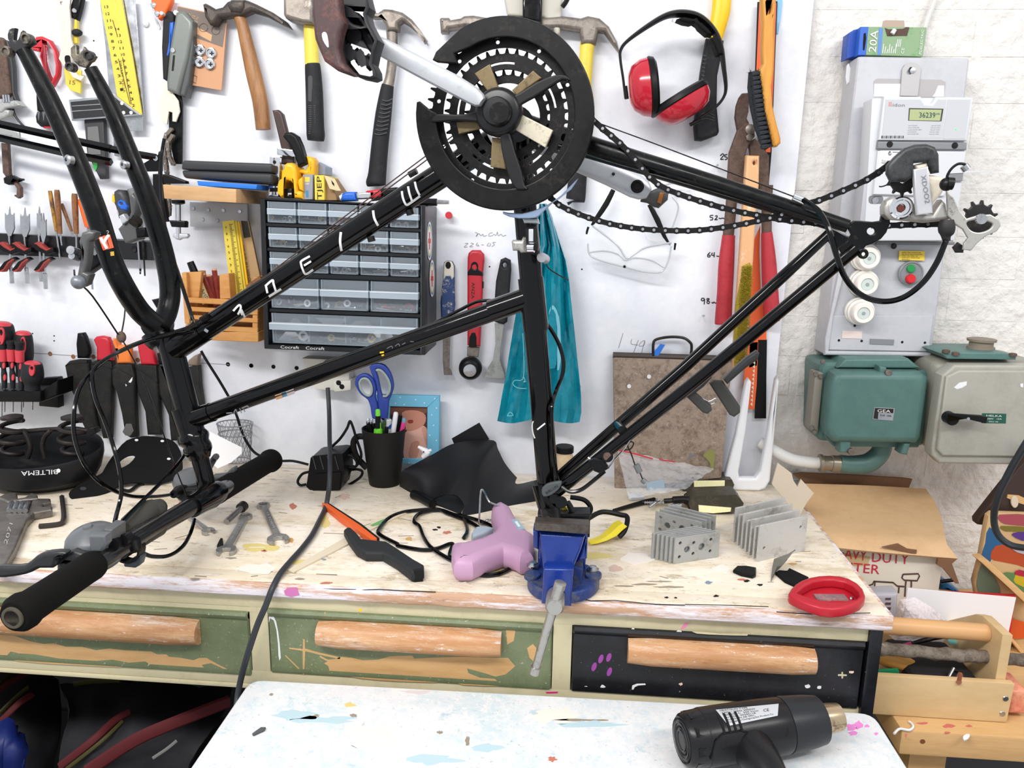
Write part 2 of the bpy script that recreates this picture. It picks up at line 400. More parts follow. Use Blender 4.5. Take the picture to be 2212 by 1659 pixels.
wallnote('pencil_note', [C4(1050,0,1012,125), C4(1125,50,1120,90,1180,100), C4(1180,60,1130,190), C4(1230,60,1200,80,1190,110,1230,100,1235,60,1205,180)], 1.2, m_greyink)

# ================================================================== workbench
FY = .926; BX = .415
m_bench = mat('cream_bench_paint', (222,208,184),.5, var=((236,226,212),7,.4,.62), layers=[((190,168,134),14,.50,.72),((204,184,116),10,.66,.82),((160,142,118),46,.56,.68),((234,228,220),70,.58,.66),((120,104,88),130,.62,.68),((70,60,54),330,.665,.70)], stretch=(.4,1,1), bump=(120,.12,.001))
m_edge = mat('worn_wood_edge', (184,146,118),.62, var=((222,216,222),26,.44,.56), layers=[((132,92,68),70,.60,.70),((206,160,160),18,.68,.8),((228,222,224),140,.60,.66)], stretch=(.16,1,1.4), bump=(90,.4,.002))
m_rail = mat('beige_frame_paint', (202,192,158),.5, var=((184,172,138),14,.5,.75), layers=[((120,110,90),90,.7,.76)])
m_green = mat('olive_drawer_paint', (112,122,90),.42, var=((98,108,78),18,.45,.7), layers=[((150,158,140),60,.6,.75),((226,224,212),210,.635,.655),((186,160,120),90,.66,.68)])
m_blk = mat('black_drawer_paint', (15,16,20),.3, var=((30,32,40),20,.45,.7), layers=[((190,190,194),210,.66,.68)])
m_bare = mat('bare_drawer_wood', (202,162,112),.6, var=((184,142,92),26,.45,.7), stretch=(.15,1,1))
m_handle = mat('worn_handle_wood', (182,132,90),.42, var=((204,164,124),60,.45,.65), layers=[((218,204,194),36,.54,.68),((128,92,66),70,.60,.70),((230,226,222),170,.61,.64)], stretch=(.14,1,1), bump=(140,.2,.001))
bench = thing('workbench', 'paint-splattered cream wooden workbench with green and black drawers along the wall', 'workbench', (-.45,1.17,0))
XL = -1.45
mk('plank', bev(box((XL, FY + .032, BZ - .03),(BX, 1.418, BZ)),.0015), m_bench, bench)
mk('plank', bev(box((XL, FY + .0015, BZ - .012),(BX + .002, FY + .0314, BZ - .0004)),.003), m_bench, bench)
# front edge strip: rounded, worn wood with flaking white paint
n_ = 60
rows = []
random.seed(3)
for i in range(n_ + 1):
    x = lerp(XL, BX + .004, i / n_); j = random.uniform(-.0008,.0008); r_ = []
    for a, dz, dy in ((0,-.001,.004),(1,-.002,.0),(2,-.006,-.003),(3,-.013,-.004),(4,-.019,-.003),(5,-.0225,.001),(6,-.0225,.012)):
        r_.append(Vector((x, FY + dy + j + random.uniform(-.0004,.0004), BZ + dz + random.uniform(-.0004,.0004))))
    rows.append(r_)
mk('edge_strip', grid(rows, .004), m_edge, bench)
mk('edge_strip', bev(box((BX - .004, FY, BZ - .0225),(BX + .006,1.418, BZ - .0015)),.002), m_edge, bench)
DY = FY + .006                     # front plane of rails and drawers
def zat(x, y): return P(x, y, DY).z
rail_t = BZ - .0225; d_top = zat(900,1330); d_bot = zat(900,1474); r_bot = zat(900,1502)
mk('front_rail', bev(box((XL, DY + .002, d_top - .002),(BX - .012, DY + .03, rail_t)),.001), m_rail, bench)
mk('front_rail', bev(box((XL, DY + .002, r_bot),(BX - .012, DY + .03, d_bot + .001)),.002), m_rail, bench)
mk('front_rail', bev(box((XL, DY + .001, r_bot - .0070),(P(560,1450, DY).x, DY + .03, r_bot - .0002)),.002), m_rail, bench)
mk('front_rail', box((XL, DY + .0022, d_top - .0092),(P(560,1450, DY).x, DY + .0295, d_top - .0022)), m_rail, bench)
xd = [(XL + .02, P(540,1400, DY).x),(P(582,1400, DY).x, P(1192,1420, DY).x),(P(1235,1430, DY).x, P(1862,1460, DY).x)]
for a, b_ in ((xd[0][1], xd[1][0]),(xd[1][1], xd[2][0])):
    mk('front_post', box((a + .001, DY + .0025, d_bot),(b_ - .001, DY + .03, d_top)), m_rail, bench)
mk('end_post', bev(box((xd[2][1] + .002, DY - .0035, r_bot - .004),(BX - .003, DY + .04, rail_t)),.003), m_blk, bench)
mk('end_panel', box((BX - .022, DY + .042,.02),(BX - .004,1.40, rail_t - .002)), m_rail, bench)
mk('back_panel', box((XL, 1.395,.02),(BX - .024,1.405, rail_t - .01)), mat('under_bench_shade_panel', (40,38,40),.8), bench)  # added dark panel that closes off the shade under the bench
mk('leg', box((XL, DY + .01,0),(XL + .05, DY + .06, r_bot)), m_rail, bench)
mk('leg', box((BX - .07, DY + .045,0),(BX - .024, DY + .09, r_bot)), m_rail, bench)
mk('bottom_board', box((XL, DY + .032, r_bot),(BX - .03,1.39, r_bot + .006)), mat('underside_wood', (120,96,70),.8), bench)
def blob(cx, cy, rx, ry, n=14, j=.3, seed=0):
    rg = random.Random(seed); return [(cx + rx * math.cos(6.2832 * i / n) * (1 + rg.uniform(-j, j)), cy + ry * math.sin(6.2832 * i / n) * (1 + rg.uniform(-j, j))) for i in range(n)]
def drawer(a, b_, m, hx0, hx1, hy0, hy1, dz, lab):
    # panel with rounded top and bottom mouldings
    rows = []
    for x in (a, a + .002, b_ - .002, b_):
        e = .003 if x in (a, b_) else 0
        H = d_top - d_bot; r_ = []
        for f, dy in ((0,.004),(.012,-.002),(.05,-.0045),(.1,-.003),(.13,0),(.9,0),(.96,-.001),(.99,0),(1,.004)):
            r_.append(Vector((x, DY + dy + e, d_top + dz - .001 - (H - .002) * f)))
        rows.append(r_)
    d = mk('drawer', grid(rows, .006), m, bench, label=lab)
    p0, p1 = P(hx0,(hy0 + hy1) / 2, DY - .012), P(hx1,(hy0 + hy1) / 2, DY - .012)
    zt, zb = P(hx1, hy0, DY - .012).z, P(hx1, hy1, DY - .012).z
    zm = (P((hx0 + hx1) / 2, hy0 + (hy1 - hy0) * .5, DY - .012).z); h = abs(zt - zb) / 2
    rows = []
    for i in range(9):
        x = lerp(p0.x, p1.x, i / 8); e = (1 - .12 if i in (0,8) else 1)
        rows.append([Vector((x, DY - .001 - .021 * math.sin(t) * e, zm + h * math.cos(t) * e)) for t in [math.pi * k / 8 for k in range(9)]])
    V, F = grid(rows); n = 9
    F += [tuple(range(n)), tuple(8 * n + k for k in range(n)), tuple([i * n for i in range(n)] + [i * n + 8 for i in range(n - 1,-1,-1)])]
    mk('handle', (V, F), m_handle, d, label='half-round worn wooden pull')
    return d
dr1 = drawer(xd[0][0], xd[0][1], m_green, -40,424,1330,1388,-.0073, 'olive green drawer front with a long peeled strip')
dr2 = drawer(xd[1][0], xd[1][1], m_green, 684,1082,1358,1416,0, 'olive green drawer front with bare wood below the pull')
dr3 = drawer(xd[2][0], xd[2][1], m_blk, 1356,1764,1396,1454,0, 'black drawer front with purple fingerprints')
def chip(px, m, par, Y=DY - .0002, nm='paint_chip', sm=0):
    return mk(nm, flat([P(x, y, Y) for x, y in px], NW, .0004, sm=sm), m, par, smooth=0)
chip(E1(-60,520,120,530,250,575,370,600,460,595,560,625,700,625,820,655,930,640,1060,655,1180,660,1290,665,1340,690,1420,690,1440,710,1540,720,1650,740,1700,720,1760,720,1850,770,1940,815,2030,830,2040,850,1960,845,1880,800,1800,765,1720,780,1740,805,1600,815,1500,820,1400,805,1300,790,1240,750,1100,760,960,735,820,745,640,735,560,735,420,710,300,690,160,680,90,665,40,720,-60,720), m_bare, dr1)
chip(E1(90,730,300,745,600,770,800,770,960,780,1130,795,1000,800,700,785,400,770,140,745), m_bare, dr1)
chip(E2(835,700,900,735,960,730,1010,710,1110,720,1200,740,1330,735,1440,705,1620,700,1640,725,1860,715,2030,710,2440,720,2500,790,2420,860,2330,880,2240,850,2090,810,2100,850,2200,890,2330,900,2380,960,2240,960,2050,950,1960,920,1800,930,1500,920,1340,910,1180,895,1040,870,920,850,905,790,870,765,900,750,840,720), m_bare, dr2)
chip(E2(690,560,704,560,706,640,830,675,1010,715,1000,730,820,690,708,662,700,860,688,860,686,660,570,642,572,632,688,645), m_bare, dr2)
chip(E2(540,695,680,830,676,842,536,702), m_bare, dr2)
chip(E2(398,345,430,350,460,410,478,500,490,600,500,720,488,744,480,700,476,600,462,480,440,400,408,380,398,420), m_white, dr2, nm='paint_drip')
chip(D3(915,1400,985,1395,1000,1440,985,1520,930,1550,925,1470), m_bare, dr2)
chip(D3(1100,1580,1150,1545,1180,1580,1160,1700,1120,1660), m_bare, dr2)
for i, (x, y) in enumerate(E3(782,728,850,716,724,796,855,838)):
    chip(ell(x, y, 5,10,12,.35), mat('purple_paint', (146,62,150),.4), dr3, nm='fingerprint')
for i, (x, y, a, b_) in enumerate([(1272,1360,6,5),(1265,1488,8,5),(1302,1484,5,4),(1471,1478,4,3),(1367,1360,4,3),(1467,1366,6,5),(1620,1390,7,8),(1744,1483,7,4),(1770,1485,5,4),(1839,1452,6,3)]):
    chip(blob(x, y, a, b_, 10,.3, i), m_ink if i % 3 else mat('pinkish_paint', (226,196,178),.5), dr3, nm='paint_splat')
chip(E3(1045,990,1050,955,1090,940,1160,938,1165,950,1100,955,1070,970,1058,995), m_ink, dr3, nm='paint_splat')
chip(E4(625,860,655,858,655,840,668,840,668,860,700,862,700,874,668,874,668,895,655,895,655,874,625,874), mat('scratch', (190,184,150),.6), dr3, nm='scratch')
chip(E3(1560,495,1660,500,1800,510,1960,515,2040,515,2030,530,1900,528,1700,520,1600,512), m_rail, dr3, Y=DY - .0046)
chip(E3(1460,470,1500,420,1530,420,1525,440,1490,470), mat('pink_paint', (226,134,168),.5), bench, Y=DY + .0018, nm='paint_splat')
chip(E3(310,1010,420,1008,410,1022,320,1024), mat('magenta_paint', (214,40,120),.5), bench, Y=DY + .0018, nm='paint_splat')
chip(E2(526,150,560,122,600,120,636,118,645,150,660,182,620,190,590,200,540,184), mat('magenta_wash', (196,112,168),.6), bench, Y=FY - .0046, nm='paint_splat')
chip(E2(1165,298,1190,300,1188,324,1162,322), m_yellow, bench, Y=DY + .0018, nm='paint_splat')
# splashes and cut marks on the top
cols = {'y': mat('yellow_stain', (216,198,128),.6), 'r': mat('red_stain', (190,116,96),.6), 'o': mat('ochre_stain', (200,156,96),.6), 'p': mat('pink_stain', (214,184,170),.6), 'w': mat('white_paint_splash', (234,226,216),.5), 'k': mat('dark_scuff', (150,138,120),.7), 'b': mat('blue_stain', (120,142,158),.6), 'h': m_hole}
SP = [('y', 563,1183,40,8),('y', 650,1215,26,5),('y', 702,1128,9,14),('o', 626,1166,8,6),('r', 633,1093,7,6),('p', 745,1072,14,6),('r', 395,1085,9,8),('o', 884,1164,7,4),('r', 965,1150,10,3),
      ('h', 940,1144,5,2),('h', 948,1139,5,2),('p', 1330,1228,14,7),('w', 1372,1205,34,12),('y', 1290,1200,30,7),('k', 1390,1262,30,2),('k', 1445,1268,30,2),('k', 1350,1266,24,1.6),('k', 1420,1256,26,1.4),('w', 1398,1252,8,2.5),('b', 1530,1258,8,3),('r', 1602,1252,10,2),
      ('h', 1547,1287,6,2),('h', 1440,1290,4,1.6),('h', 1460,1291,3,1.4),('h', 1612,1255,7,2.6),('h', 1642,1263,6,2.2),('w', 1560,1228,20,8),('p', 1010,1215,18,7),('y', 1060,1232,22,5),('w', 850,1215,40,9),('k', 500,1205,12,2),
      ('o', 1712,1218,9,2),('p', 1640,1088,13,6),('r', 705,1259,14,2),('k', 648,1250,10,2),('w', 560,1228,44,10),('y', 1478,1100,14,4),('k', 420,1250,10,1.6),('r', 570,1190,6,2),('b', 700,1208,5,2)]
for i, (c, x, y, a, b_) in enumerate(SP):
    mk('paint_splat', flat([G(u, v, BZ + .0003) for u, v in blob(x, y, a, b_, 16,.35, i + 50)], NZ, .0003, sm=2), cols[c], bench, smooth=0)
rg = random.Random(11)
sc = []
for i in range(60):
    x, y = rg.uniform(60,1780), rg.uniform(1060,1262); l = rg.uniform(8,46); a = rg.choice([rg.uniform(-.1,.15), rg.uniform(-.6,.6)])
    sc.append([(x, y),(x + l * math.cos(a), y + l * math.sin(a) * .5)])
mk('scratch', gink(sc[:30], 1.1, BZ + .0001,0), cols['k'], bench, kind='stuff'); mk('scratch', gink(sc[30:], 1.3, BZ + .0001,0), cols['w'], bench, kind='stuff')
mk('scratch', wink([D2(700,1050,800,1066,1000,1074,1300,1080), D2(1320,1085,1500,1078,1700,1090,1980,1100), E3(560,205,700,232,900,228,1250,262,1500,268), E3(1500,262,1800,268,2212,282), D4(100,1270,400,1290,900,1280)], 1.6, FY - .0015,0), m_hole, bench, kind='stuff')

# ================================================================== low white table in front
TZ = .75
m_table = mat('white_table_paint', (222,222,224),.5, var=((196,212,218),8,.44,.62), layers=[((226,226,226),30,.48,.60),((160,190,202),26,.57,.72),((228,227,226),90,.52,.60),((188,176,170),60,.60,.72),((140,132,130),190,.62,.66),((206,166,176),24,.70,.80),((96,92,92),380,.66,.69)], bump=(110,.12,.001))
tq = [G(542,1467, TZ), G(1886,1540, TZ), G(1990,1712, TZ), G(330,1780, TZ)]
tab = thing('craft_table', 'white table with pale blue paint smears in front of the drawers', 'table', (0,.7,0))
tq[2] = tq[1] + (G(1962,1661, TZ) - tq[1]) * 3.2; tq[3] = tq[0] + (G(412,1657, TZ) - tq[0]) * 2.6
def rcorner(q, r, n=4):
    out = []
    for i in range(4):
        p, a, c = q[i], q[i - 1], q[(i + 1) % 4]; u = (a - p).normalized() * r; v = (c - p).normalized() * r
        for k in range(n + 1): t = k / n; out.append((p + u) * (1 - t) ** 2 + p * 2 * t * (1 - t) + (p + v) * t * t)
    return out
mk('table_top', flat(rcorner(tq, .02), NZ, .022, b=.003), m_table, tab)
for i, q in enumerate(tq):
    c = (tq[0] + tq[1] + tq[2] + tq[3]) / 4; p = q + (c - q) * .12; mk('leg', box((p.x - .02, p.y - .02,0),(p.x + .02, p.y + .02, TZ - .0225)), m_white, tab)
TS = [('b', 700,1555,60,8),('b', 640,1545,40,10),('k', 1255,1555,60,2),('b', 1280,1565,60,8),('w', 1200,1545,50,16),('y', 755,1523,12,5),('k', 586,1500,4,3),('k', 683,1547,7,4),('k', 764,1546,8,4),('p', 900,1495,30,4),('w', 800,1590,60,26),('b', 930,1640,60,10),('k', 1010,1600,5,10),('r', 1192,1640,9,5),('b', 1050,1615,30,8),('k', 950,1582,5,3)]
tcol = dict(cols); tcol['b'] = mat('pale_blue_paint', (182,206,214),.5); tcol['p'] = mat('faint_pink_paint', (214,204,202),.5)
for i, (c, x, y, a, b_) in enumerate(TS):
    mk('paint_splat', flat([G(u, v, TZ + .0003) for u, v in blob(x, y, a, b_, 18,.4, i + 90)], NZ, .0003, sm=2), tcol[c], tab, smooth=0)
for i, (x, y, a, b_) in enumerate([(1838,1570,12,6),(1855,1566,8,8),(1843,1584,9,4),(1873,1568,5,3),(1893,1584,4,3)]):
    mk('paint_splat', flat([G(u, v, TZ + .0004) for u, v in blob(x, y, a, b_, 12,.4, i + 190)], NZ, .0004, sm=2), mat('bright_pink_paint', (232,140,206),.5), tab, smooth=0)
mk('chalk_stub', gp(E2(255,1358,330,1305,372,1305,360,1325,265,1368),.004, TZ, b=.0015), mat('charcoal_stub', (84,84,86),.8), label='short grey charcoal stub on the white table', cat='charcoal')
# ================================================================== bicycle
bike = thing('bicycle', 'black upside-down bicycle frame with fork, handlebar and chain, clamped in the blue vise', 'bicycle', (B(1190,1090).x, B(1190,1090).y, B(1190,1110).z))
def bt(pts, n=0, seg=18, sy=1.0):
    """tube in the bicycle plane from (px, py, offset towards viewer, radius mm)"""
    p3 = [B(q[0], q[1], q[2]) for q in pts]; rr = [q[3] / 1000 for q in pts]
    if n:
        z = crs([(p.x, p.y, p.z, r) for p, r in zip(p3, rr)], n); p3 = [Vector(v[:3]) for v in z]; rr = [max(v[3], 1e-4) for v in z]
    return sweep(p3, rr, seg, sy)
def bcord(pts, r, n=8): return t3([B(*q) for q in pts], r, n)
# --- frame tubes
TUBES = {}
def ftube(name, pts, m=m_black_gloss, **k):
    o = mk(name, bt(pts, **k), m, bike); TUBES[name] = [B(*q[:3]) for q in pts]; return o
ftube('down_tube', [(380,752,0,15.9),(1065,305,0,15.9)])
ftube('top_tube', [(400,910,0,12.7),(1150,642,0,12.7)])
ftube('seat_tube', [(1122,300,0,14.3),(1152,660,0,14.6),(1187,1085,0,14.3)])
ftube('head_tube', [(362,725,0,17.5),(372,760,0,17.0),(408,900,0,17.0),(418,940,0,17.5)])
mk('bottom_bracket_shell', cyl(B(1115,268,.036), B(1115,268,-.036),.0205, seg=24), m_black_gloss, bike)
# lugs
for a, b_, r in (((1146,600),(1158,712),16.2),((1172,1040),(1186,1090),16.0)):
    mk('lug', bt([(a[0], a[1], 0, r),(b_[0], b_[1], 0, r)]), m_black_gloss, bike)
mk('lug', bt([(1060,672,0,14.2),(1140,644,0,14.4)]), m_black_gloss, bike)
mk('lug', bt([(400,910,0,15.0),(458,890,0,14.0)]), m_black_gloss, bike)
mk('lug', bt([(378,752,0,18.5),(440,713,0,17.0)]), m_black_gloss, bike)
mk('lug', bt([(396,880,0,18.6),(414,935,0,18.4)]), m_black_gloss, bike)
ftube('chain_stay', [(1140,268,.020,11),(1285,318,.030,11),(1500,383,.044,9.5),(1700,446,.056,8),(1832,489,.062,7)], m=m_black_worn, n=3)
mk('chain_stay', bt([(1140,285,-.020,11),(1400,362,-.036,10),(1790,484,-.060,7)], n=3), m_black_worn, bike)
ftube('seat_stay', [(1204,1062,.018,7.5),(1500,826,.040,7.5),(1850,536,.064,7)], n=0)
mk('seat_stay', bt([(1196,1040,-.018,7.5),(1480,792,-.036,7.5),(1690,598,-.052,7.2),(1798,498,-.059,6)]), m_black_gloss, bike)
mk('seat_post', bt([(1186,1085,0,13.2),(1196,1150,0,13.2)]), mat('scuffed_black_post', (26,25,26),.35, var=((150,148,146),70,.58,.66)), bike)
mk('stay_bridge', cyl(B(1345,930,.026), B(1334,918,-.026),.006), m_black_gloss, bike)
# seat cluster bolt, badge on the stay end
_c = B(1192,1052,.032); mk('stay_cap', flat([B(x, y, .0335) for x, y in D3(1222,255,1228,215,1270,180,1340,162,1385,160,1396,175,1380,215,1340,255,1290,285,1240,290)], BKN, .006, b=.002, sm=2), mat('grey_cap_paint', (70,74,76),.4), bike)
def blet(s, x0, y0, x1, y1, h, off, m, par):
    a, b_ = B(x0, y0, off), B(x1, y1, off); d = Vector((x1 - x0, y1 - y0)).normalized(); u = (x0 + d.y * h, y0 - d.x * h)
    return mk('lettering', txt(s, a, b_, B(u[0], u[1], off) - a), m, par, smooth=0)
blet('BIRLUN', 1181,1068,1206,1052,6,.0337, m_blackink, bike)
for x, y, r in ((1212,1085,.008),(1196,1078,.006)):
    mk('clamp_bolt', cyl(B(x, y, .030), B(x, y, -.01), r, seg=14), m_black_gloss, bike)
# --- decals: marks lie on the tube surface
def on_tube(name, r):
    a, b_ = TUBES[name][0], TUBES[name][-1]; ax = (b_ - a).normalized()
    def fn(x, y):
        d = ray(x, y); dd = d - ax * d.dot(ax); oo = (CO - a); oo = oo - ax * oo.dot(ax)
        A_, B_, C_ = dd.dot(dd),2 * dd.dot(oo), oo.dot(oo) - r * r; D_ = max(B_ * B_ - 4 * A_ * C_, 0)
        return CO + d * ((-B_ - math.sqrt(D_)) / (2 * A_))
    def nr(p):
        q = p - a; return (q - ax * q.dot(ax)).normalized()
    return fn, nr
def decal(name, tube, r, pl, wpx, m, n=5):
    fn, nr = on_tube(tube, r + .00015); return mk(name, ribbon(pl, wpx, fn, nr, .0002, n=n), m, bike, smooth=0)
decal('white_letter', 'down_tube', .0159, [B2(1375,130,1385,190,1412,245,1450,230,1530,172), B2(1428,90,1440,150,1462,215), B2(1486,50,1500,110,1526,165)], 4.6, m_ink)
decal('white_letter', 'down_tube', .0159, [B2(1130,295,1140,360,1172,425)], 5.0, m_ink)
decal('white_letter', 'down_tube', .0159, [B2(855,480,848,560,860,640)], 5.2, m_ink)
decal('white_letter', 'down_tube', .0159, [B2(590,685,520,725,515,750,530,800,556,838,618,800), B2(540,765,600,728)], 4.4, m_ink)
decal('white_letter', 'down_tube', .0159, [B2(215,935,228,1000), B2(210,940,270,890,280,920,300,985), B2(240,1030,345,965)], 4.6, m_ink)
decal('white_letter', 'down_tube', .0159, [B1(1990,1310,2040,1260,2055,1285,2030,1340), B1(2050,1305,2068,1345), B1(2060,1300,2090,1365)], 4.4, m_ink)
decal('white_spot', 'down_tube', .0159, [C1(1745,125,1775,145)], 6, mat('grey_stopper', (150,156,164),.5))
decal('white_mark', 'seat_tube', .0143, [C4(318,822,385,768)], 3.2, m_ink)
decal('white_mark', 'seat_tube', .0143, [C4(285,750,276,780,280,840,298,896)], 2.2, m_ink)
decal('sticker_patch', 'top_tube', .0127, [C2(850,548,905,530)], 10.5, mat('pale_orange_sticker', (232,176,128),.5))
decal('sticker_patch', 'top_tube', .0127, [C2(900,528,960,510)], 10.5, mat('teal_sticker', (70,150,190),.5))
decal('sticker_patch', 'top_tube', .0127, [C2(945,516,1010,492)], 10.5, mat('lilac_sticker', (214,200,208),.5))
decal('paint_fleck', 'top_tube', .0127, [C2(1740,165,1775,160), C2(1755,190,1775,183)], 3.4, m_yellow)
decal('scuffed_lettering', 'top_tube', .0127, [C2(490,690,510,650,525,690), C2(545,640,560,680), C2(562,640,610,620,620,640), C2(575,645,590,670), C2(430,682,480,678)], 2.2, mat('worn_silver_print', (150,150,156),.5))
decal('scuffed_lettering', 'top_tube', .0127, [C2(1800,130,1840,110,1850,130), C2(1870,110,1900,90,1910,110), C2(1930,95,1960,80), C2(2000,70,2030,72)], 1.6, mat('scratch_grey', (96,94,96),.6))
decal('white_mark', 'seat_stay', .0075, [C4(752,1058,780,1078,828,1084)], 3, m_ink)
# --- cable stops, bosses, cables on the frame
for x, y in B2(1438,312,1108,540): mk('bottle_boss', cyl(B(x, y - 6,.002), B(x + 3, y + 5,.002),.005, seg=12), m_dark_steel, bike)
for pl in ([(446,696,.004),(560,614,.004),(720,494,.004),(905,358,.004),(980,300,.006)], [(448,690,.002),(560,607,.002),(720,486,.002),(905,348,.002),(980,292,.004)]):
    mk('bare_cable', bcord(pl, .0008,4), mat('rusty_cable', (84,62,56),.5, m=.5), bike)
mk('cable_stop', bt([(884,378,.018,4),(900,369,.018,4)]), m_dark_steel, bike); mk('cable_stop', bt([(436,692,.014,5),(450,683,.014,5)]), m_dark_steel, bike)
mk('bare_cable', bcord([(1282,262,.03),(1400,305,.034),(1560,366,.048),(1715,425,.062)], .0007,4), m_dark_steel, bike)
mk('cable_stop', bt([(1714,424,.066,4.2),(1738,434,.066,4.6)]), m_chrome, bike)
mk('brake_cable', bcord([(1172,690,-.01),(1190,712,-.012),(1208,745,-.014),(1217,780,-.014),(1214,812,-.012),(1200,848,-.008),(1192,880,.012),(1192,940,.016),(1196,1000,.018),(1208,1050,.02)], .0026), m_black_gloss, bike)
mk('brake_cable', bcord([(1214,1052,.03),(1232,1062,.034),(1255,1058,.034),(1280,1040,.034),(1306,1018,.034)], .0026), m_black_gloss, bike)
mk('bare_cable', bcord([(1310,1012,.034),(1345,975,.034),(1362,950,.034),(1400,905,.03)], .0007,3), m_steel, bike)
mk('cable_guide', bp(C4(750,1090,800,1070,880,1080,930,1155,890,1180,850,1200,800,1180),.036,.008, b=.002), m_black_worn, bike)
mk('pivot_stud', cyl(B(1312,986,.036), B(1306,980,.0),.0075), m_black_worn, bike); mk('pivot_stud', cyl(B(1312,986,.0365), B(1310,984,.032),.005), m_rust, bike)
mk('top_tube_cable', bcord([(940,697,-.012),(985,674,-.014),(1030,652,-.016),(1062,649,-.016)], .0022,4), m_black_gloss, bike)
mk('bare_cable', bcord([(1175,545,.0),(1182,575,.0),(1200,590,-.005),(1228,605,-.01)], .0008,4), m_dark_steel, bike)
# --- rear brake arms (behind the stays) and straddle
br = mk('rear_brake', flat([B(x, y, -.07) for x, y in C4(1370,660,1430,620,1560,540,1600,480,1700,400,1790,330,1810,380,1740,460,1660,520,1560,570,1420,655)], BKN, .02, b=.004), mat('grey_brake_arm', (56,58,60),.45, m=.3), bike)
mk('brake_pad', flat([B(x, y, -.075) for x, y in C4(1555,510,1620,470,1800,620,1810,660,1770,692,1730,680)], BKN, .012, b=.003), mat('grey_rubber_pad', (58,58,56),.7), br)
mk('brake_pad', flat([B(x, y, -.10) for x, y in C4(1785,430,1830,405,1900,410,2050,630,2050,680,2000,718,1960,700)], BKN, .012, b=.003), mat('grey_rubber_pad', (58,58,56),.7), br)
mk('brake_arm', flat([B(x, y, -.095) for x, y in C4(1905,395,2000,300,2100,210,2190,150,2215,175,2200,230,2100,300,1990,395,1940,440)], BKN, .016, b=.004), mat('grey_brake_arm', (56,58,60),.45, m=.3), br)
mk('spring_wire', t3([B(x, y, -.08) for x, y in C4(1700,540,1780,580,1840,555,1836,590,1800,605)], .0008), m_steel, br)
st = mk('straddle_cable', t3([B(x, y, .03) for x, y in C4(920,1150,1040,1010,1110,990,1140,940,1110,925,1090,960,1120,1030,1150,1120)], .0009), m_dark_steel, bike)
mk('cable_link', bt([(1374,1004,.032,4),(1382,1020,.032,4)]), mat('grey_link', (110,112,112),.5, m=.4), st); mk('cable_end', bt([(1387,1036,.033,3.4),(1394,1042,.033,3.4)]), mat('grey_link', (110,112,112),.5, m=.4), st)
mk('straddle_wire', bcord([(1382,1020,.032),(1390,1040,.033)], .0008,2), m_dark_steel, st)
# --- front derailleur on the seat tube
fd = mk('front_derailleur', bp(B3(805,480,815,468,890,470,905,440,935,455,930,575,885,580,870,560,815,560),.032,.02, b=.004), m_alu_dirty, bike)
mk('arm', bp(B3(900,285,1030,290,1040,330,915,325),.04,.012, b=.002), m_alu, fd); mk('arm', bp(B3(925,340,1020,340,1035,520,1030,560,950,560,930,520),.042,.012, b=.003), m_dark_steel, fd)
mk('pivot_block', bp(B3(950,368,1000,368,1000,485,950,485),.0425,.006, b=.002), m_alu, fd); mk('pivot', cyl(B(1140,535,.046), B(1154,535,.046),.006), m_chrome, fd)
mk('cage_plate', flat([B(x, y, .058) for x, y in B3(735,225,735,245,790,270,870,285,960,285,1010,280,1040,265,1070,235,1150,160,1240,90,1330,0,1310,30,1270,60,1210,110,1100,175,1000,215,900,240,780,235)], BKN, .004, b=.001), mat('bluish_cage_steel', (150,168,196),.3, m=.7), fd)
mk('cable_anchor', cyl(B(1170,556,.03), B(1178,560,.01),.006), m_steel, fd)
# --- crankset
crank = mk('crank_spindle', cyl(B(1078,243,.092), B(1112,266,-.07),.011), m_dark_steel, bike)
def ring_px(cx, cy, r, ry, n=90, a0=0, a1=360): return ell(cx, cy, r, ry, n, 0, a0, a1)
GC = (1090.5,244.0)
def gpt(r, a):  # point on the guard disc, r in px of its height
    t = math.radians(a); return (GC[0] + r * .915 * math.cos(t), GC[1] + r * math.sin(t))
# guard: outer ring with an open wedge near the crank arm, three arms to the hub
gap0, gap1 = 187,222             # opening behind the crank arm
outer = [gpt(211, gap1 + (360 - (gap1 - gap0)) * i / 84) for i in range(85)]
_w1, _w2 = A3(150,870), A3(290,510)
guard_out = A3(290,510,330,430,420,340) + [gpt(211, a) for a in range(236,540,4)] + A3(160,860,200,875)
ringi = [gpt(166, a) for a in range(536,232,-4)]
mk('chainguard', bp(A3(290,510,320,440,430,335) + [gpt(211, a) for a in range(240,542,4)] + A3(155,870,180,862,260,930,330,965) + [gpt(164, a) for a in range(532,236,-4)] + A3(480,455,510,545,330,530),.066,.006, b=.0016), m_guard, crank)
def arm(px): mk('chainguard_arm', bp(px, .068,.007, b=.002, sm=2), mat('black_guard_arm', (14,14,16),.36), crank)
arm(A3(920,860,1040,790,1180,700,1330,640,1430,640,1470,690,1400,680,1300,740,1160,830,1050,890,1000,960))
arm(A3(880,1130,950,1140,1000,1300,1050,1450,1080,1580,1110,1610,1010,1620,940,1500,890,1330,870,1200))
arm(A3(760,900,640,960,480,975,330,970,280,1030,320,1045,500,1030,660,1040,760,1020))
mk('chainguard_hub', lathe([(0,.027),(.004,.027),(.009,.024),(.010,.022)], B(1078,243,.062), BKN, 40), mat('black_guard_arm', (14,14,16),.36), crank)
mk('crank_cap', lathe([(0,.0162),(.010,.0160),(.0125,.0145),(.0132,.004),(.011,.0035)], B(1077,243,.072), BKN, 32), mat('satin_black_cap', (18,19,22),.34), crank)
mk('cap_centre', lathe([(0,.0032),(.002,.0030)], B(1077,243,.0835), BKN, 16), mat('brown_bolt', (86,62,40),.5, m=.4), crank)
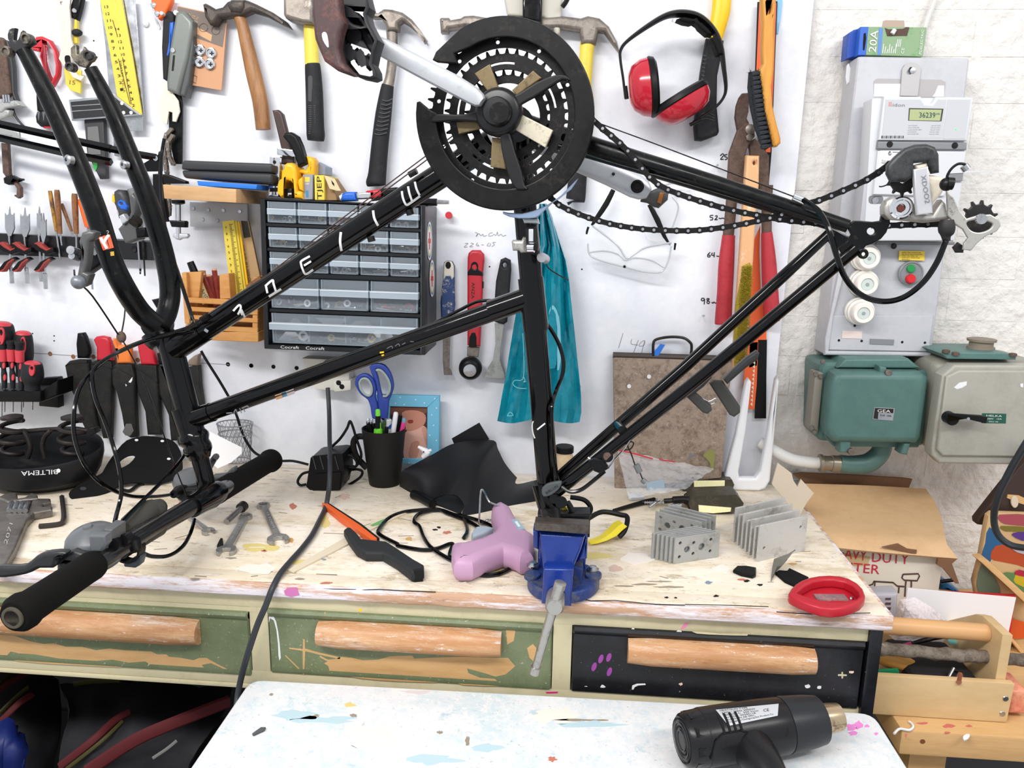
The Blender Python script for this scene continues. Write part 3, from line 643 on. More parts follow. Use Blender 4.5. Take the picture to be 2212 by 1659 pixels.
def toothed(cx, cy, r, asp, nt, depth):
    out = []
    for i in range(nt):
        for f, rr in ((0, r - depth),(.28, r - depth * .9),(.42, r),(.58, r),(.72, r - depth * .9)):
            a = 2 * math.pi * (i + f) / nt; out.append((cx + rr * asp * math.cos(a), cy + rr * math.sin(a)))
    return out
def slots(cx, cy, r0, r1, asp, n, frac=.7, ph=0, m_=5):
    hs = []
    for i in range(n):
        a0 = 360 * i / n + ph; a1 = a0 + 360 / n * frac
        hs.append([(cx + r1 * asp * math.cos(math.radians(a0 + (a1 - a0) * k / m_)), cy + r1 * math.sin(math.radians(a0 + (a1 - a0) * k / m_))) for k in range(m_ + 1)] + [(cx + r0 * asp * math.cos(math.radians(a1 - (a1 - a0) * k / m_)), cy + r0 * math.sin(math.radians(a1 - (a1 - a0) * k / m_))) for k in range(m_ + 1)])
    return hs
CC = (1092,250)
mk('chainring', bp(toothed(CC[0], CC[1], 186,.92,48,14),.052,.0025, holes=[ell(CC[0], CC[1], 147 * .92,147,60)] + [ell(CC[0] + 160 * .92 * math.cos(a), CC[1] + 160 * math.sin(a),4.4,4.4,10) for a in [k * .628 + .2 for k in range(10)]], b=.0004, smh=0), m_greasy, crank, label='largest black toothed chainring')
mk('chainring', bp(toothed(CC[0] + 3, CC[1] + 1,147,.92,38,12),.045,.0025, holes=[ell(CC[0] + 3, CC[1] + 1,101 * .92,101,50)] + slots(CC[0] + 3, CC[1] + 1,113,118,.92,5,.4,250), b=.0004, smh=0), m_greasy, crank, label='middle black toothed chainring')
mk('chainring', bp(toothed(CC[0] + 6, CC[1] + 3,104,.92,28,13),.037,.0025, holes=[ell(CC[0] + 6, CC[1] + 3,74 * .92,74,50)], b=.0004, smh=0), m_greasy, crank, label='smallest black toothed chainring')
for px, m in ((A3(650,625,780,545,860,760,770,790), m_brass),(A3(970,770,1150,600,1225,665,1010,815), m_brass),(A3(1060,980,1320,1110,1255,1260,1000,1110), m_bone),(A3(800,1170,880,1180,920,1445,785,1425), m_brass),(A3(495,1045,690,1030,710,1095,515,1145), m_brass)):
    mk('spider_arm', bp(px, .057,.006, b=.0012), m, crank)
mk('spider_hub', lathe([(0,.026),(.01,.026)], B(1084,248,.046), BKN, 30), mat('black_guard_arm', (14,14,16),.36), crank)
# near crank arm (silver) and pedal
def crank_arm(pts, offs, hw):
    n = len(pts); rows = []; sec = [(-1,.35),(-.8,.8),(-.35,1),(.35,1),(.8,.8),(1,.35),(1,-.35),(.8,-.8),(-.8,-.8),(-1,-.35)]
    V = []
    for i, (x, y) in enumerate(pts):
        a = Vector(pts[max(i - 1,0)]); b_ = Vector(pts[min(i + 1, n - 1)]); t = (b_ - a).normalized(); nn = Vector((-t.y, t.x))
        c = B(x, y, offs[i]); e = B(x + nn.x, y + nn.y, offs[i]) - c
        V.append([c + e * (s * hw[i]) + BKN * (q * .0065) for s, q in sec])
    k = len(sec); F = [(i * k + j, i * k + (j + 1) % k, (i + 1) * k + (j + 1) % k, (i + 1) * k + j) for i in range(n - 1) for j in range(k)]
    F += [tuple(range(k)), tuple((n - 1) * k + j for j in range(k))]
    return ([v for r in V for v in r], F)
arm_o = mk('crank_arm', crank_arm([(1042,221),(1036,217),(1022,207),(980,183),(900,141),(828,103),(780,80)], [.084,.084,.086,.09,.097,.104,.107], [10,16,20,22,21.5,20,17]), m_alu, crank, label='silver crank arm')
pc = mk('pedal', bp(A2(1085,-80,1300,-80,1320,100,1350,190,1320,280,1300,400,1330,520,1440,640,1400,640,1290,600,1180,520,1140,430,1100,330,1090,250,1075,100),.185,.016, b=.004), mat('rusty_pedal_cage', (66,44,44),.55, var=((120,70,60),50,.5,.7), layers=[((30,27,28),28,.55,.7)]), crank, label='worn rust-brown and black pedal')
m_pb = mat('black_pedal_body', (24,24,28),.5, var=((90,80,72),60,.62,.75))
mk('pedal_body', bp(A2(1290,-80,1530,-80,1565,60,1540,120,1555,180,1580,230,1640,340,1610,440,1590,540,1620,600,1625,660,1580,680,1480,660,1400,620,1320,520,1300,400,1340,250,1320,100),.162,.022, holes=[A2(1365,90,1400,90,1480,170,1510,215,1470,210,1400,180), A2(1485,455,1505,460,1520,540,1495,530), A2(1385,405,1405,410,1418,490,1400,480)], b=.003, smh=2), m_pb, crank)
mk('pedal_cage', bp(A2(1360,40,1480,120,1540,240,1600,320,1640,420,1590,470,1540,400,1470,260,1380,160),.145,.012, b=.003), m_pb, crank)
mk('pedal_slot', bp(A2(1165,285,1190,270,1212,300,1225,395,1208,400,1172,340),.1856,.002, b=.0006, sm=2), mat('bright_slot', (206,206,210),.5), crank)
mk('pedal_axle', cyl(B(790,88,.112), B(765,78,.15),.008), m_pb, crank)
# far crank arm and pedal
far = mk('crank_arm', crank_arm([(1126,290),(1250,347),(1320,376),(1372,402),(1390,411),(1402,418)], [-.066,-.072,-.077,-.080,-.080,-.080], [22,25,27,27,23,12]), m_alu, crank, label='far silver crank arm')
mk('pedal_axle_end', lathe([(0,.0085),(.002,.0085),(.0028,.007),(.003,.005),(.001,.0045)], B(1377,403,-.073), BKN, 24), m_dark_steel, far); mk('stud', lathe([(0,.0022),(.002,.0018)], B(1325,376,-.0695), BKN, 12), m_dark_steel, far)
fp = mk('pedal', bp(B3(1930,60,1990,50,2060,20,2145,60,2140,120,2060,195,2020,185,1960,150,1905,140),-.1,.03, b=.004), mat('grey_pedal', (66,66,66),.5), crank, label='far grey pedal with amber reflector')
mk('reflector', bp(B3(2075,62,2112,66,2085,160,2048,148),-.098,.004, b=.001), mat('amber_reflector', (150,92,30),.25), fp)
# --- chain: links along two runs
lk = {}
def chain_run(path, off0, off1, step=.0127, start=0, par=None):
    p3 = crs([B(x, y, lerp(off0, off1, i / (len(path) - 1))) for i, (x, y) in enumerate(path)], 10)
    pts = [p3[0]]; acc = 0
    for i in range(1, len(p3)):
        a, b_ = p3[i - 1], p3[i]; L_ = (b_ - a).length
        while acc + L_ >= step:
            t = (step - acc) / L_; a = lerp(a, b_, t); pts.append(a); L_ = (b_ - a).length; acc = 0
        acc += L_
    for i in range(len(pts) - 1):
        a, b_ = pts[i], pts[i + 1]; u = (b_ - a).normalized(); v = BKN.cross(u).normalized(); outer = (i + start) % 2
        key = ('o' if outer else 'i')
        if key not in lk:
            h, hw, hh = .00635,.0042,.0030; rows = []
            def pl(yo, t):
                out = []
                for k in range(20):
                    ang = 2 * math.pi * k / 20; x = math.cos(ang); z = math.sin(ang)
                    ww = hw * (1 - .28 * (1 - abs(x)) ** 2 * 0); xx = h * (1 if x > .3 else -1 if x < -.3 else x / .3) + x * hw
                    zz = z * hw * (.72 if abs(x) < .35 else 1); out.append((xx, zz))
                V = [Vector((x, yo, z)) for x, z in out] + [Vector((x, yo + t, z)) for x, z in out]
                F = [tuple(range(20)), tuple(range(39,19,-1))] + [(k, 20 + k, 20 + (k + 1) % 20,(k + 1) % 20) for k in range(20)]
                return V, F
            y0 = .0033 if outer else .0021
            parts = [pl(-y0 - .0010,.0010), pl(y0,.0010)]
            if not outer: parts += [cyl((-h, -.0021,0),(-h, .0021,0),.0038, seg=10), cyl((h, -.0021,0),(h, .0021,0),.0038, seg=10)]
            geo = join(*parts); me = bpy.data.meshes.new('chain_link'); me.from_pydata([tuple(q) for q in geo[0]], [], geo[1]); me.materials.append(m_greasy)
            pin = join(cyl((-h, -.0050,0),(-h, .0050,0),.0017, seg=10), cyl((h, -.0050,0),(h, .0050,0),.0017, seg=10)) if outer else None
            if pin:
                n0 = len(me.polygons); g2 = join(geo, pin); me = bpy.data.meshes.new('chain_link'); me.from_pydata([tuple(q) for q in g2[0]], [], g2[1]); me.materials.append(m_greasy); me.materials.append(m_steel)
                for p in me.polygons[n0:]: p.material_index = 1
            lk[key] = me
        o = bpy.data.objects.new('chain_link', lk[key]); COL.objects.link(o); o.parent = par
        M_ = Matrix((u, -BKN, v)).transposed().to_4x4()
        o.rotation_euler = M_.to_euler(); o.location = (a + b_) / 2 - ORG[par.name]; ORG[o.name] = (a + b_) / 2
ch = bpy.data.objects.new('chain', None); ch.empty_display_size = .01; COL.objects.link(ch); ch.parent = bike; ORG[ch.name] = B(1600,480,.04); ch.location = ORG[ch.name] - ORG['bicycle']
chain_run([(1190,428),(1215,447),(1262,467),(1320,484),(1380,494),(1440,498),(1500,498),(1550,493),(1600,485),(1642,476),(1680,466),(1720,452)], .046,.040, par=ch)
chain_run([(1742,440),(1775,431),(1830,408),(1880,384),(1925,352)], .052,.052, par=ch)
chain_run([(1284,262),(1306,282),(1328,300),(1352,322),(1378,352),(1400,380),(1432,405),(1480,424),(1530,440),(1580,454),(1640,466),(1700,476),(1760,482),(1810,486)], .048,.038, start=1, par=ch)
chain_run([(1890,487),(1925,487),(1980,485),(2040,484)], .050,.050, par=ch)
# --- dropout and rear derailleur
do = mk('dropout', bp(B5(560,900,620,850,690,850,800,860,870,850,880,800,905,770,960,800,965,870,930,960,880,1020,800,1065,740,1085,700,1140,640,1140,580,1180,520,1170,480,1110,560,1040,600,980),.066,.006, holes=[[(x, y) for x, y in ell(1882,499.5,9,8,16)]], b=.0012, sm=0, smh=0), m_black_worn, bike)
mk('eyelet', flat([B(x, y, .067) for x, y in ell(1865,548,12,11.5,24)], BKN, .005, holes=[[B(x, y, .067) for x, y in ell(1866,549,4.4,4.2,14)]], b=.001), m_black_worn, bike)
mk('dropout', bp(B5(380,900,470,940,560,990,600,1000,560,1050,500,1130,440,1120,390,1050),-.056,.006, b=.0015), m_black_worn, bike)
rd = mk('rear_derailleur', bp(B5(905,720,930,660,1000,620,1090,640,1130,690,1200,690,1220,790,1360,790,1420,690,1450,650,1490,690,1500,760,1550,765,1545,830,1470,850,1300,870,1100,850,960,840,905,790),.086,.022, b=.004), m_alu_dirty, bike)
mk('linkage', bp(B5(1185,330,1320,295,1335,420,1450,440,1500,500,1450,600,1380,680,1340,780,1320,560),.094,.018, b=.004), mat('cream_linkage', (206,196,178),.5, var=((120,96,70),60,.6,.72)), rd)
mk('linkage_plate', bp(B5(1182,370,1320,340,1345,560,1365,780,1215,800,1195,600),.1,.008, b=.0015), mat('grey_linkage_plate', (190,190,194),.4, m=.3, var=((120,110,100),70,.66,.74)), rd)
a_, b_ = B(*B5(1250,430)[0], .1004), B(*B5(1290,690)[0], .1004); mk('lettering', txt('XDOO2', a_, b_, B(*B5(1295,420)[0], .1004) - a_), mat('grey_print', (110,112,120),.6), rd, smooth=0)
mk('mount_bolt', lathe([(0,.0115),(.004,.0115),(.0055,.0098),(.0056,.0080),(.004,.0074),(.003,.004),(.001,.0035)], B(*B5(1060,730)[0], .086), BKN, 32), m_chrome, rd)
mk('bolt_socket', lathe([(0,.0040),(.0022,.0036)], B(*B5(1062,735)[0], .0882), BKN, 6), mat('rusty_socket', (90,40,30),.7), rd)
mk('upper_cage', bp(B5(940,330,1010,250,1100,170,1200,135,1310,130,1390,160,1425,230,1430,400,1360,410,1320,300,1190,310,1180,440,1110,490,970,480,935,410),.098,.012, b=.004, sm=0), mat('worn_dark_cage', (64,66,68),.42, m=.35, var=((30,28,26),30,.45,.65)), rd)
def pulley(cx, cy, r, off, nt, m): mk('pulley', bp(toothed(cx, cy, r, .95, nt, r * .22), off, .006, holes=[ell(cx, cy, r * .22, r * .22,12)], b=.0008, smh=0), m, rd)
m_pul = mat('greasy_pulley', (24,22,24),.45, var=((60,54,44),80,.55,.7))
pulley(1950,388,36,.074,10, m_pul); pulley(2118,474,42,.074,11, m_pul)
mk('lower_cage', bp(B5(1490,560,1560,640,1620,760,1680,830,1780,800,1900,790,1985,840,2000,900,1960,950,1850,1000,1780,1060,1720,1130,1640,1120,1650,1060,1690,1010,1640,930,1560,880,1500,800),.09,.004, holes=[B5(1680,870,1760,845,1860,855,1920,880,1890,930,1800,960,1720,940)], b=.0012), m_alu_dirty, rd)
mk('cage_bolt', lathe([(0,.0055),(.003,.005)], B(*B5(1810,835)[0], .09), BKN, 14), m_steel, rd); mk('cage_stop', bp(B5(1550,1100,1600,1050,1660,1090,1650,1150,1580,1150),.082,.006, b=.0015), m_pul, rd)
mk('clamp_bolt', join(cyl(B(*B5(1490,500)[0], .11), B(*B5(1550,505)[0], .11),.006, seg=14), ball(B(*B5(1490,510)[0], .108),.0065)), m_dark_steel, rd)
mk('cable_tail', t3([B(*q, .11) for q in B5(1490,470,1500,420,1540,360,1600,320,1660,325,1668,350)], .0013), m_black_plastic, rd); mk('cable_tip', cyl(B(*B5(1650,335)[0], .11), B(*B5(1680,375)[0], .11),.004), m_steel, rd)
mk('barrel_adjuster', bt([B5(1495,840)[0] + (.092,6), B5(1490,900)[0] + (.092,7.8), B5(1490,960)[0] + (.092,7.2), B5(1485,1000)[0] + (.092,4.4), B5(1490,1040)[0] + (.092,3.6)], n=3), mat('black_adjuster', (34,32,32),.6), rd)
mk('shift_cable', t3([B(*q) for q in [(1736,432,.07),(1768,456,.085),(1790,495,.095),(1806,548,.1),(1826,600,.1),(1860,637,.1),(1905,651,.1),(1950,643,.1),(1992,612,.1),(2022,570,.098),(2040,528,.095),(2045,516,.092)]], .0030,8), m_black_gloss, bike)
mk('stray_wire', t3([B(*q, .09) for q in B5(960,470,930,515,880,532,860,528)], .0007), m_dark_steel, rd)

# --- fork
def K3(x, y, Y): return P(x, y, Y)
fk = mk('fork_crown', bt([(330,716,0,19),(345,700,0,20),(350,690,0,17)], n=2), m_black_worn, bike)
def leg(pts, nm='fork_leg'):
    p3 = [P(q[0], q[1], q[2]) for q in pts]; rr = [q[3] / 1000 for q in pts]; z = crs([(p.x, p.y, p.z, r) for p, r in zip(p3, rr)], 6)
    return mk(nm, sweep([Vector(v[:3]) for v in z], [v[3] for v in z], 18), m_black_worn, fk)
leg([(338,704,1.0,14),(302,672,.985,14),(268,620,.96,14),(240,560,.95,13.6),(205,450,.945,13.2),(160,335,.94,12.4),(105,210,.935,11),(52,108,.93,9)])
leg([(346,706,1.03,14),(362,670,1.05,14),(367,620,1.06,14),(352,540,1.06,13.6),(318,430,1.05,13),(275,320,1.045,12),(238,230,1.04,10.6),(196,148,1.035,8.6)])
def fplate(nm, px, Y, t, m, **k): return mk(nm, wp(px, Y, t, **k), m, fk)
m_do = mat('bare_dropout', (120,112,98),.5, m=.45, var=((52,50,50),60,.45,.6))
m_dod = mat('dark_dropout', (44,44,46),.5, m=.4, var=((120,112,98),50,.58,.68))
fplate('dropout', L1(230,0,170,30,140,140,150,230,200,300,200,420,350,540,420,440,560,380,680,300,640,200,520,150,440,45,400,90,380,160,350,230,310,250,270,230,280,120,300,0),.926,.007, m_dod, b=.0015)
for x, y, Y in ((L1(215,500)[0] + (.922,)),(L1(610,240)[0] + (.922,))): mk('eyelet', lathe([(0,.0062),(.010,.0062),(.0102,.0038),(.008,.0036)], P(x, y, Y + .008), NW, 18), m_do, fk)
fplate('dropout', L1(1480,320,1400,400,1400,560,1480,680,1560,760,1700,800,1780,690,1840,660,1900,560,1780,510,1700,420,1660,370,1640,440,1560,520,1530,520,1520,340),1.028,.007, m_do, b=.0015)
for x, y, Y in ((L1(1470,800)[0] + (1.025,)),(L1(1830,570)[0] + (1.025,))): mk('eyelet', lathe([(0,.0060),(.010,.0060),(.0102,.0036),(.008,.0034)], P(x, y, Y + .008), NW, 18), m_dod, fk)
for x, y, Y in ((155,347,.925),(274,357,1.03)): mk('lowrider_boss', lathe([(0,.0062),(.006,.0062),(.0075,.004),(.0076,.0022),(.004,.002)], P(x, y, Y) , Vector((-.35,-1,.1)),16), m_steel, fk)
# sticker on the near leg, wrapped on its surface
TUBES['near_leg'] = [P(240,560,.95), P(205,450,.945)]
_fn, _nr = on_tube('near_leg', .0139)
def wrap(nm, q, m, r=.0139, k=6):
    f, _ = on_tube('near_leg', r); g = qmap(q); return mk(nm, grid([[f(*g(u / k, v / k)) for u in range(k + 1)] for v in range(k + 1)]), m, fk)
wrap('sticker', B1(838,680,938,655,972,770,880,795), mat('orange_sticker', (232,98,62),.5))
mk('sticker_mark', ribbon([B1(860,682,872,712,892,742,912,780), B1(930,662,905,690,888,722)], 6.5, on_tube('near_leg', .0141)[0], _nr, .0002, n=4), m_ink, fk, smooth=0)
wrap('sticker_dot', [(238,544),(246,543),(247,552),(239,553)], mat('yellow_dot', (226,184,70),.5))
_f = on_tube('near_leg', .0141)[0]; a_, b_ = _f(*B1(925,622)[0]), _f(*B1(838,645)[0]); mk('lettering', txt('CR-MO', a_, b_, _f(*B1(930,645)[0]) - a_), m_ink, fk, smooth=0)
mk('brake_bridge_lug', bp(B1(1285,1215,1400,1190,1430,1240,1440,1290,1400,1340,1330,1290),-.004,.02, b=.003), m_black_worn, fk)
# headset
mk('headset_cup', bt([(338,716,0,21.5),(343,725,0,22.5),(352,736,0,21),(356,742,0,18)], seg=24), m_black_worn, bike)
hs = mk('headset_cup', bt([(414,934,0,19),(417,942,0,22),(420,950,0,22),(424,958,0,18.5),(426,964,0,20),(428,972,0,20),(430,982,0,17),(432,990,0,15)], seg=24), m_black_gloss, bike)
mk('steerer_stem', bt([(426,965,0,12.5),(440,1020,0,12.5),(452,1075,0,13.5),(455,1088,0,12)], seg=20), m_black_gloss, bike)
# --- cantilever front brakes
fb = mk('front_brake', wp(B1(690,640,760,620,810,640,790,690,750,720,735,900,715,980,760,1000,730,1090,690,1110,620,1090,605,1050,650,1010,670,900,690,800,665,720),.90,.016, b=.004), mat('grey_brake_metal', (98,98,98),.4, m=.5), bike)
mk('cable_clamp', ball(P(*B1(668,1065)[0], .893),.0085), mat('grey_knob', (120,124,130),.4, m=.4), fb)
mk('brake_pad_holder', wp(B1(760,690,850,700,900,860,830,930,730,1000,750,880),.955,.02, b=.003), m_black_plastic, fb)
mk('pad_bolt', cyl(P(*B1(800,800)[0], .957), P(*B1(800,800)[0], .945),.0055, seg=6), m_steel, fb); mk('pad_stud', cyl(P(*B1(600,790)[0], .89), P(*B1(660,810)[0], .905),.005), m_steel, fb); mk('pad_stud', cyl(P(*B1(610,840)[0], .89), P(*B1(670,860)[0], .905),.004), m_steel, fb)
fb2 = mk('front_brake', wp(B1(1000,610,1040,570,1070,560,1110,470,1095,330,1130,300,1170,360,1160,480,1130,560,1180,600,1200,640,1190,700,1100,735,1060,730),1.08,.018, b=.004), mat('grey_brake_metal', (98,98,98),.4, m=.5), bike)
mk('brake_pad_holder', wp(B1(1150,610,1240,595,1250,680,1160,690),1.07,.02, b=.003), m_black_plastic, fb2); mk('pad_bolt', cyl(P(*B1(1165,530)[0], 1.075), P(*B1(1150,560)[0], 1.07),.009, seg=8), m_dark_steel, fb2); mk('pivot', wp(B1(1010,500,1050,480,1090,540,1040,575),1.075,.012, b=.002), m_alu, fb2)
mk('straddle_wire', t3([P(*q) for q in [(160,583,.9),(166,606,.9),(200,640,.93),(255,722,.97)]], .0011,4), m_dark_steel, fb)
mk('straddle_wire', t3([P(*q) for q in [(271,658,1.06),(268,690,1.02),(262,722,.98)]], .0011,4), m_dark_steel, fb); mk('straddle_yoke', ball(P(262,728,.975),.0065,1,.7,1.2), m_rust, fb)
# --- handlebar
m_bar = mat('scuffed_black_bar', (16,16,17),.26, coat=.3, var=((96,94,92),60,.64,.72))
hbp = [(40,1322,.662),(120,1270,.715),(215,1212,.785),(300,1160,.855),(365,1122,.925),(420,1090,.985),(452,1072,1.02),(470,1062,1.05),(510,1040,1.13),(580,998,1.26)]
hbr = [10.5,11.1,11.1,11.1,12.2,12.7,12.7,12.7,11.1,11]
p3 = [P(*q) for q in hbp]; z = crs([(p.x, p.y, p.z, r / 1000) for p, r in zip(p3, hbr)], 6)
hb = mk('handlebar', sweep([Vector(v[:3]) for v in z], [v[3] for v in z], 18), m_bar, bike)
mk('bar_clamp', sweep([p3[5] + (p3[6] - p3[5]) * -.2, p3[6], p3[7]], [.0165,.019,.0165], 18), m_black_gloss, hb)
mk('bar_sleeve', sweep([P(258,1186,.83), P(300,1160,.86), P(340,1137,.90)], [.0136,.0136,.0136], 18), m_black_worn, hb)
def grip(a, b_, r, lab):
    a, b_ = Vector(a), Vector(b_); L_ = (b_ - a).length
    mk('grip', lathe([(0, r * .45),(-.0005, r * .72),(0, r * .9),(.006, r * 1.12),(.014, r * 1.15),(.022, r * 1.02),(.04, r),(L_ - .02, r * .98),(L_ - .008, r),(L_ - .002, r * .92),(L_, r * .7)], a, b_ - a, 26), m_foam, hb, label=lab)
g0 = P(30,1333,.656); g1 = P(208,1216,.78); grip(g0, g1,.0172, 'near black foam grip')
mk('grip_end', lathe([(0,.0115),(.0022,.0112),(.0026,.0098),(.0022,.0086)], g0 + (g0 - g1).normalized() * .0008, g0 - g1,24), mat('grip_end_ring', (84,78,66),.5, m=.2), hb)
mk('bar_end_hole', lathe([(0,.0085),(.0004,.0083)], g0 + (g0 - g1).normalized() * .0026, g0 - g1,20), m_hole, hb)
grip(P(590,992,1.275), P(462,1068,1.06),.0180, 'far black foam grip')
# near brake lever and shifter
m_lev = mat('satin_black_lever', (40,41,43),.36)
mk('brake_lever', wp(D1(-60,895,60,890,200,880,300,800,400,765,540,760,560,790,480,830,470,870,440,905,330,905,260,940,150,970,-60,985),.765,.012, b=.004, sm=2), m_lev, hb)
mk('lever_mount', wp(D1(470,840,520,790,620,750,740,790,860,820,900,870,780,880,640,880,560,870,590,930,520,950,470,920),.775,.03, b=.006), m_lev, hb)
mk('lever_screw', ball(P(*D1(488,945)[0], .775),.004), m_red, hb)
def shifter(px, py, Y, r, h, m):
    c = P(px, py, Y); ax = Vector((-.05,-.25,1)).normalized()
    mk('shifter', lathe([(-h, r * .9),(-h * .8, r),(-h * .1, r),(0, r * .95),(.002, r * .93),(.006, r * .8),(.012, r * .35),(.014, r * .2),(.0165, r * .16),(.017,.0005)], c, ax, 30), m, hb)
m_shift = mat('grey_shifter', (92,95,98),.38)
shifter(197,1160,.81,.030,.034, m_shift)
mk('shifter_body', wp(D1(880,560,960,570,960,700,900,720,950,790,880,810,830,780),.80,.03, b=.004), mat('grey_shifter_body', (84,86,88),.45), hb)
mk('shift_paddle', wp(D1(750,620,900,620,905,700,860,760,765,765),.776,.014, b=.003), m_shift, hb)
mk('barrel_adjuster', cyl(P(242,1178,.80), P(262,1164,.83),.008), m_black_plastic, hb); mk('adjuster_ring', cyl(P(255,1170,.822), P(265,1162,.835),.009), m_red, hb)
ck = mk('bar_clip', sweep([P(262,1170,.815), P(275,1164,.83), P(290,1172,.835), P(296,1190,.83)], [.008,.009,.009,.006], 12), m_black_plastic, hb)
mk('clip_ring', lathe([(-.007,.0165),(-.007,.019),(.007,.019),(.007,.0165)], P(277,1182,.845), p3[4] - p3[2], 28, closed=True), m_black_plastic, hb)
mk('clip_foot', wp(D1(1050,870,1110,830,1150,840,1190,795,1205,810,1185,880,1150,900,1060,890),.84,.014, b=.002), mat('grey_clip', (66,70,76),.4), hb)
# far shifter, lever and paddles behind the stem
mk('far_shifter', lathe([(-.03,.026),(-.004,.028),(.004,.024),(.009,.010),(.011,.001)], P(412,1032,1.10),(0,-.3,1),24), m_shift, hb)
mk('far_shifter_body', wp(D1(1480,250,1540,230,1660,230,1660,300,1540,330,1490,300),1.06,.03, b=.004), m_black_plastic, hb)
for q in (C1(1800,1380,1900,1370,1960,1320,1990,1310,1990,1350,1940,1400,1860,1420,1800,1420), C1(1810,1440,1900,1450,1960,1415,1965,1450,1920,1490,1840,1500,1810,1490)):
    mk('shift_paddle', wp(q, 1.12,.018, b=.004, sm=2), m_shift, hb)
mk('far_lever', t3([P(445,1030,1.16), P(452,1010,1.19), P(462,992,1.21), P(467,986,1.2)], .0055,4), m_lev, hb)
mk('far_cable_boot', sweep([P(375,1068,1.04), P(386,1060,1.06), P(400,1062,1.08)], [.006,.008,.012], 12), m_black_plastic, hb)
# --- cable housings looping from the bars
def hcord(nm, pts, r=.0026): mk(nm, t3([P(*q) for q in pts], r, 8), m_black_gloss, bike)
hcord('shift_housing', [(372,1068,1.04),(330,1073,.99),(275,1070,.94),(222,1046,.90),(182,1002,.88),(161,945,.88),(160,890,.89),(170,842,.91),(196,806,.935),(240,770,.96),(300,740,.975),(400,710,.98),(436,694,.99)])
hcord('shift_housing', [(243,1148,.82),(252,1110,.86),(262,1065,.88),(258,1015,.885),(245,965,.89),(226,910,.90),(206,860,.91),(199,810,.925),(215,785,.94),(262,758,.96),(330,732,.975),(420,716,.99)])
hcord('brake_housing', [(248,1145,.83),(300,1090,.90),(350,1040,.97),(390,995,1.03),(418,950,1.08)])
hcord('brake_housing', [(305,1193,.87),(330,1202,.88),(365,1200,.90),(395,1180,.93),(412,1150,.96),(420,1122,.99)])
hcord('bare_front_cable', [(262,730,.975),(300,800,.97),(340,900,.985),(375,1000,1.01),(405,1075,1.03)], .0009)
mk('shift_housing', t3([P(*q) for q in [(355,300,1.19),(348,350,1.18),(349,430,1.15),(362,520,1.10),(388,600,1.06),(413,680,1.03),(418,700,1.0)]], .0028,6), m_black_gloss, bike)
for pl in ([(262,1142,.85),(300,1095,.93),(340,1085,.97)],):
    pass
mk('light_mount', sweep([P(*q) for q in [(300,1125,.90),(330,1108,.93),(352,1106,.94)]], [.014,.019,.012], 14), mat('mossy_grey_boot', (66,64,58),.6, var=((110,104,84),60,.6,.7)), hb)
mk('boot', sweep([P(*q) for q in [(268,1146,.86),(285,1138,.885),(318,1108,.92),(346,1094,.95)]], [.010,.017,.018,.011], 14), mat('mossy_grey_boot', (66,64,58),.6), hb)
# ================================================================== tools on the left part of the board
def T(name, label, cat, x, y, Y=1.40, group=None): return thing(name, label, cat, P(x, y, Y), group)
def wpart(nm, px, Y, t, m, par, **k): return mk(nm, wp(px, Y, t, **k), m, par)
m_grip_dark = mat('dark_rubber_grip', (30,31,34),.6, spec=.3, var=((46,46,48),50,.5,.7), bump=(500,.2,.0006))
m_cream = mat('cream_steel', (224,214,198),.38, m=.25)
# cone spanner (cream)
t = T('cone_wrench', 'cream coloured flat cone wrench hanging at the top left', 'wrench', 150,160)
wpart('blade', A1(440,-30,600,-30,590,60,600,200,605,330,620,390,610,470,600,560,660,640,720,650,690,690,620,660,580,600,540,560,500,500,520,420,515,300,500,150,480,50),1.395,.005, m_cream, t, holes=[A1(512,15,535,15,540,45,515,40)])
wpart('jaw_slot', A1(552,480,575,470,600,485,598,560,570,560,552,520),1.3945,.002, m_black_plastic, t, sm=2)
# yellow and black folding tool with yellow tip
t = T('utility_knife', 'black utility knife with yellow trim half hidden behind the cone wrench', 'knife', 165,60)
wpart('body', A1(620,-30,700,-30,680,60,650,170,600,150,590,60),1.402,.014, m_black_plastic, t, b=.004)
wpart('trim', A1(632,165,655,155,658,370,615,370,620,260),1.404,.008, m_yellowp, t, b=.002)
mk('knob', wp(ell(162,69,10,8,18),1.397,.012, b=.004), m_grip_dark, t)
mk('screw', lathe([(0,.004),(.002,.0035)], P(161,23,1.4), NW, 12), m_steel, t)
t = T('gauge_card', 'yellow plastic gauge tip with the number 15', 'gauge', 156,190)
wpart('blade', A1(545,580,690,600,685,800,600,770,560,720),1.404,.005, m_yellowp, t, b=.001)
mk('number', wtxt('15', 150,182,162,183,9,1.4037), mat('faded_black_print', (110,100,60),.7), t, smooth=0)
# red oval wire brush holder / spoke wrench
m_rpl = mat('glossy_red_cast', (196,46,58),.3)
t = T('blade_sharpener', 'red oval plastic hand sharpener with a finger slot', 'sharpener', 98,140)
wpart('body', A1(300,310,350,305,420,340,470,430,495,560,490,640,460,700,435,740,380,640,355,560,330,480,345,400,340,360,300,370,290,400,330,405,330,440,275,430,260,400),1.398,.014, m_rpl, t, b=.004)
wpart('ridge', A1(355,370,380,385,400,600,410,660,385,640,370,540),1.3955,.004, mat('dark_red_cast', (150,30,44),.35), t, b=.001)
mk('lettering', wtxt('Comp neo 2', 97,98,104,138,5,1.3978), mat('pale_red_print', (224,130,134),.5), t, smooth=0)
t = T('ribbed_knob', 'black ribbed knob with red base hanging below the red sharpener', 'knob', 90,270)
mk('stem', wt([(86,190,6),(87,215,7),(90,240,8)], 1.40,3), m_black_plastic, t)
kn = wpart('grip', L2(600,75,700,60,850,75,890,160,880,250,820,330,660,340,590,270,575,160),1.392,.026, m_grip_dark, t, b=.008)
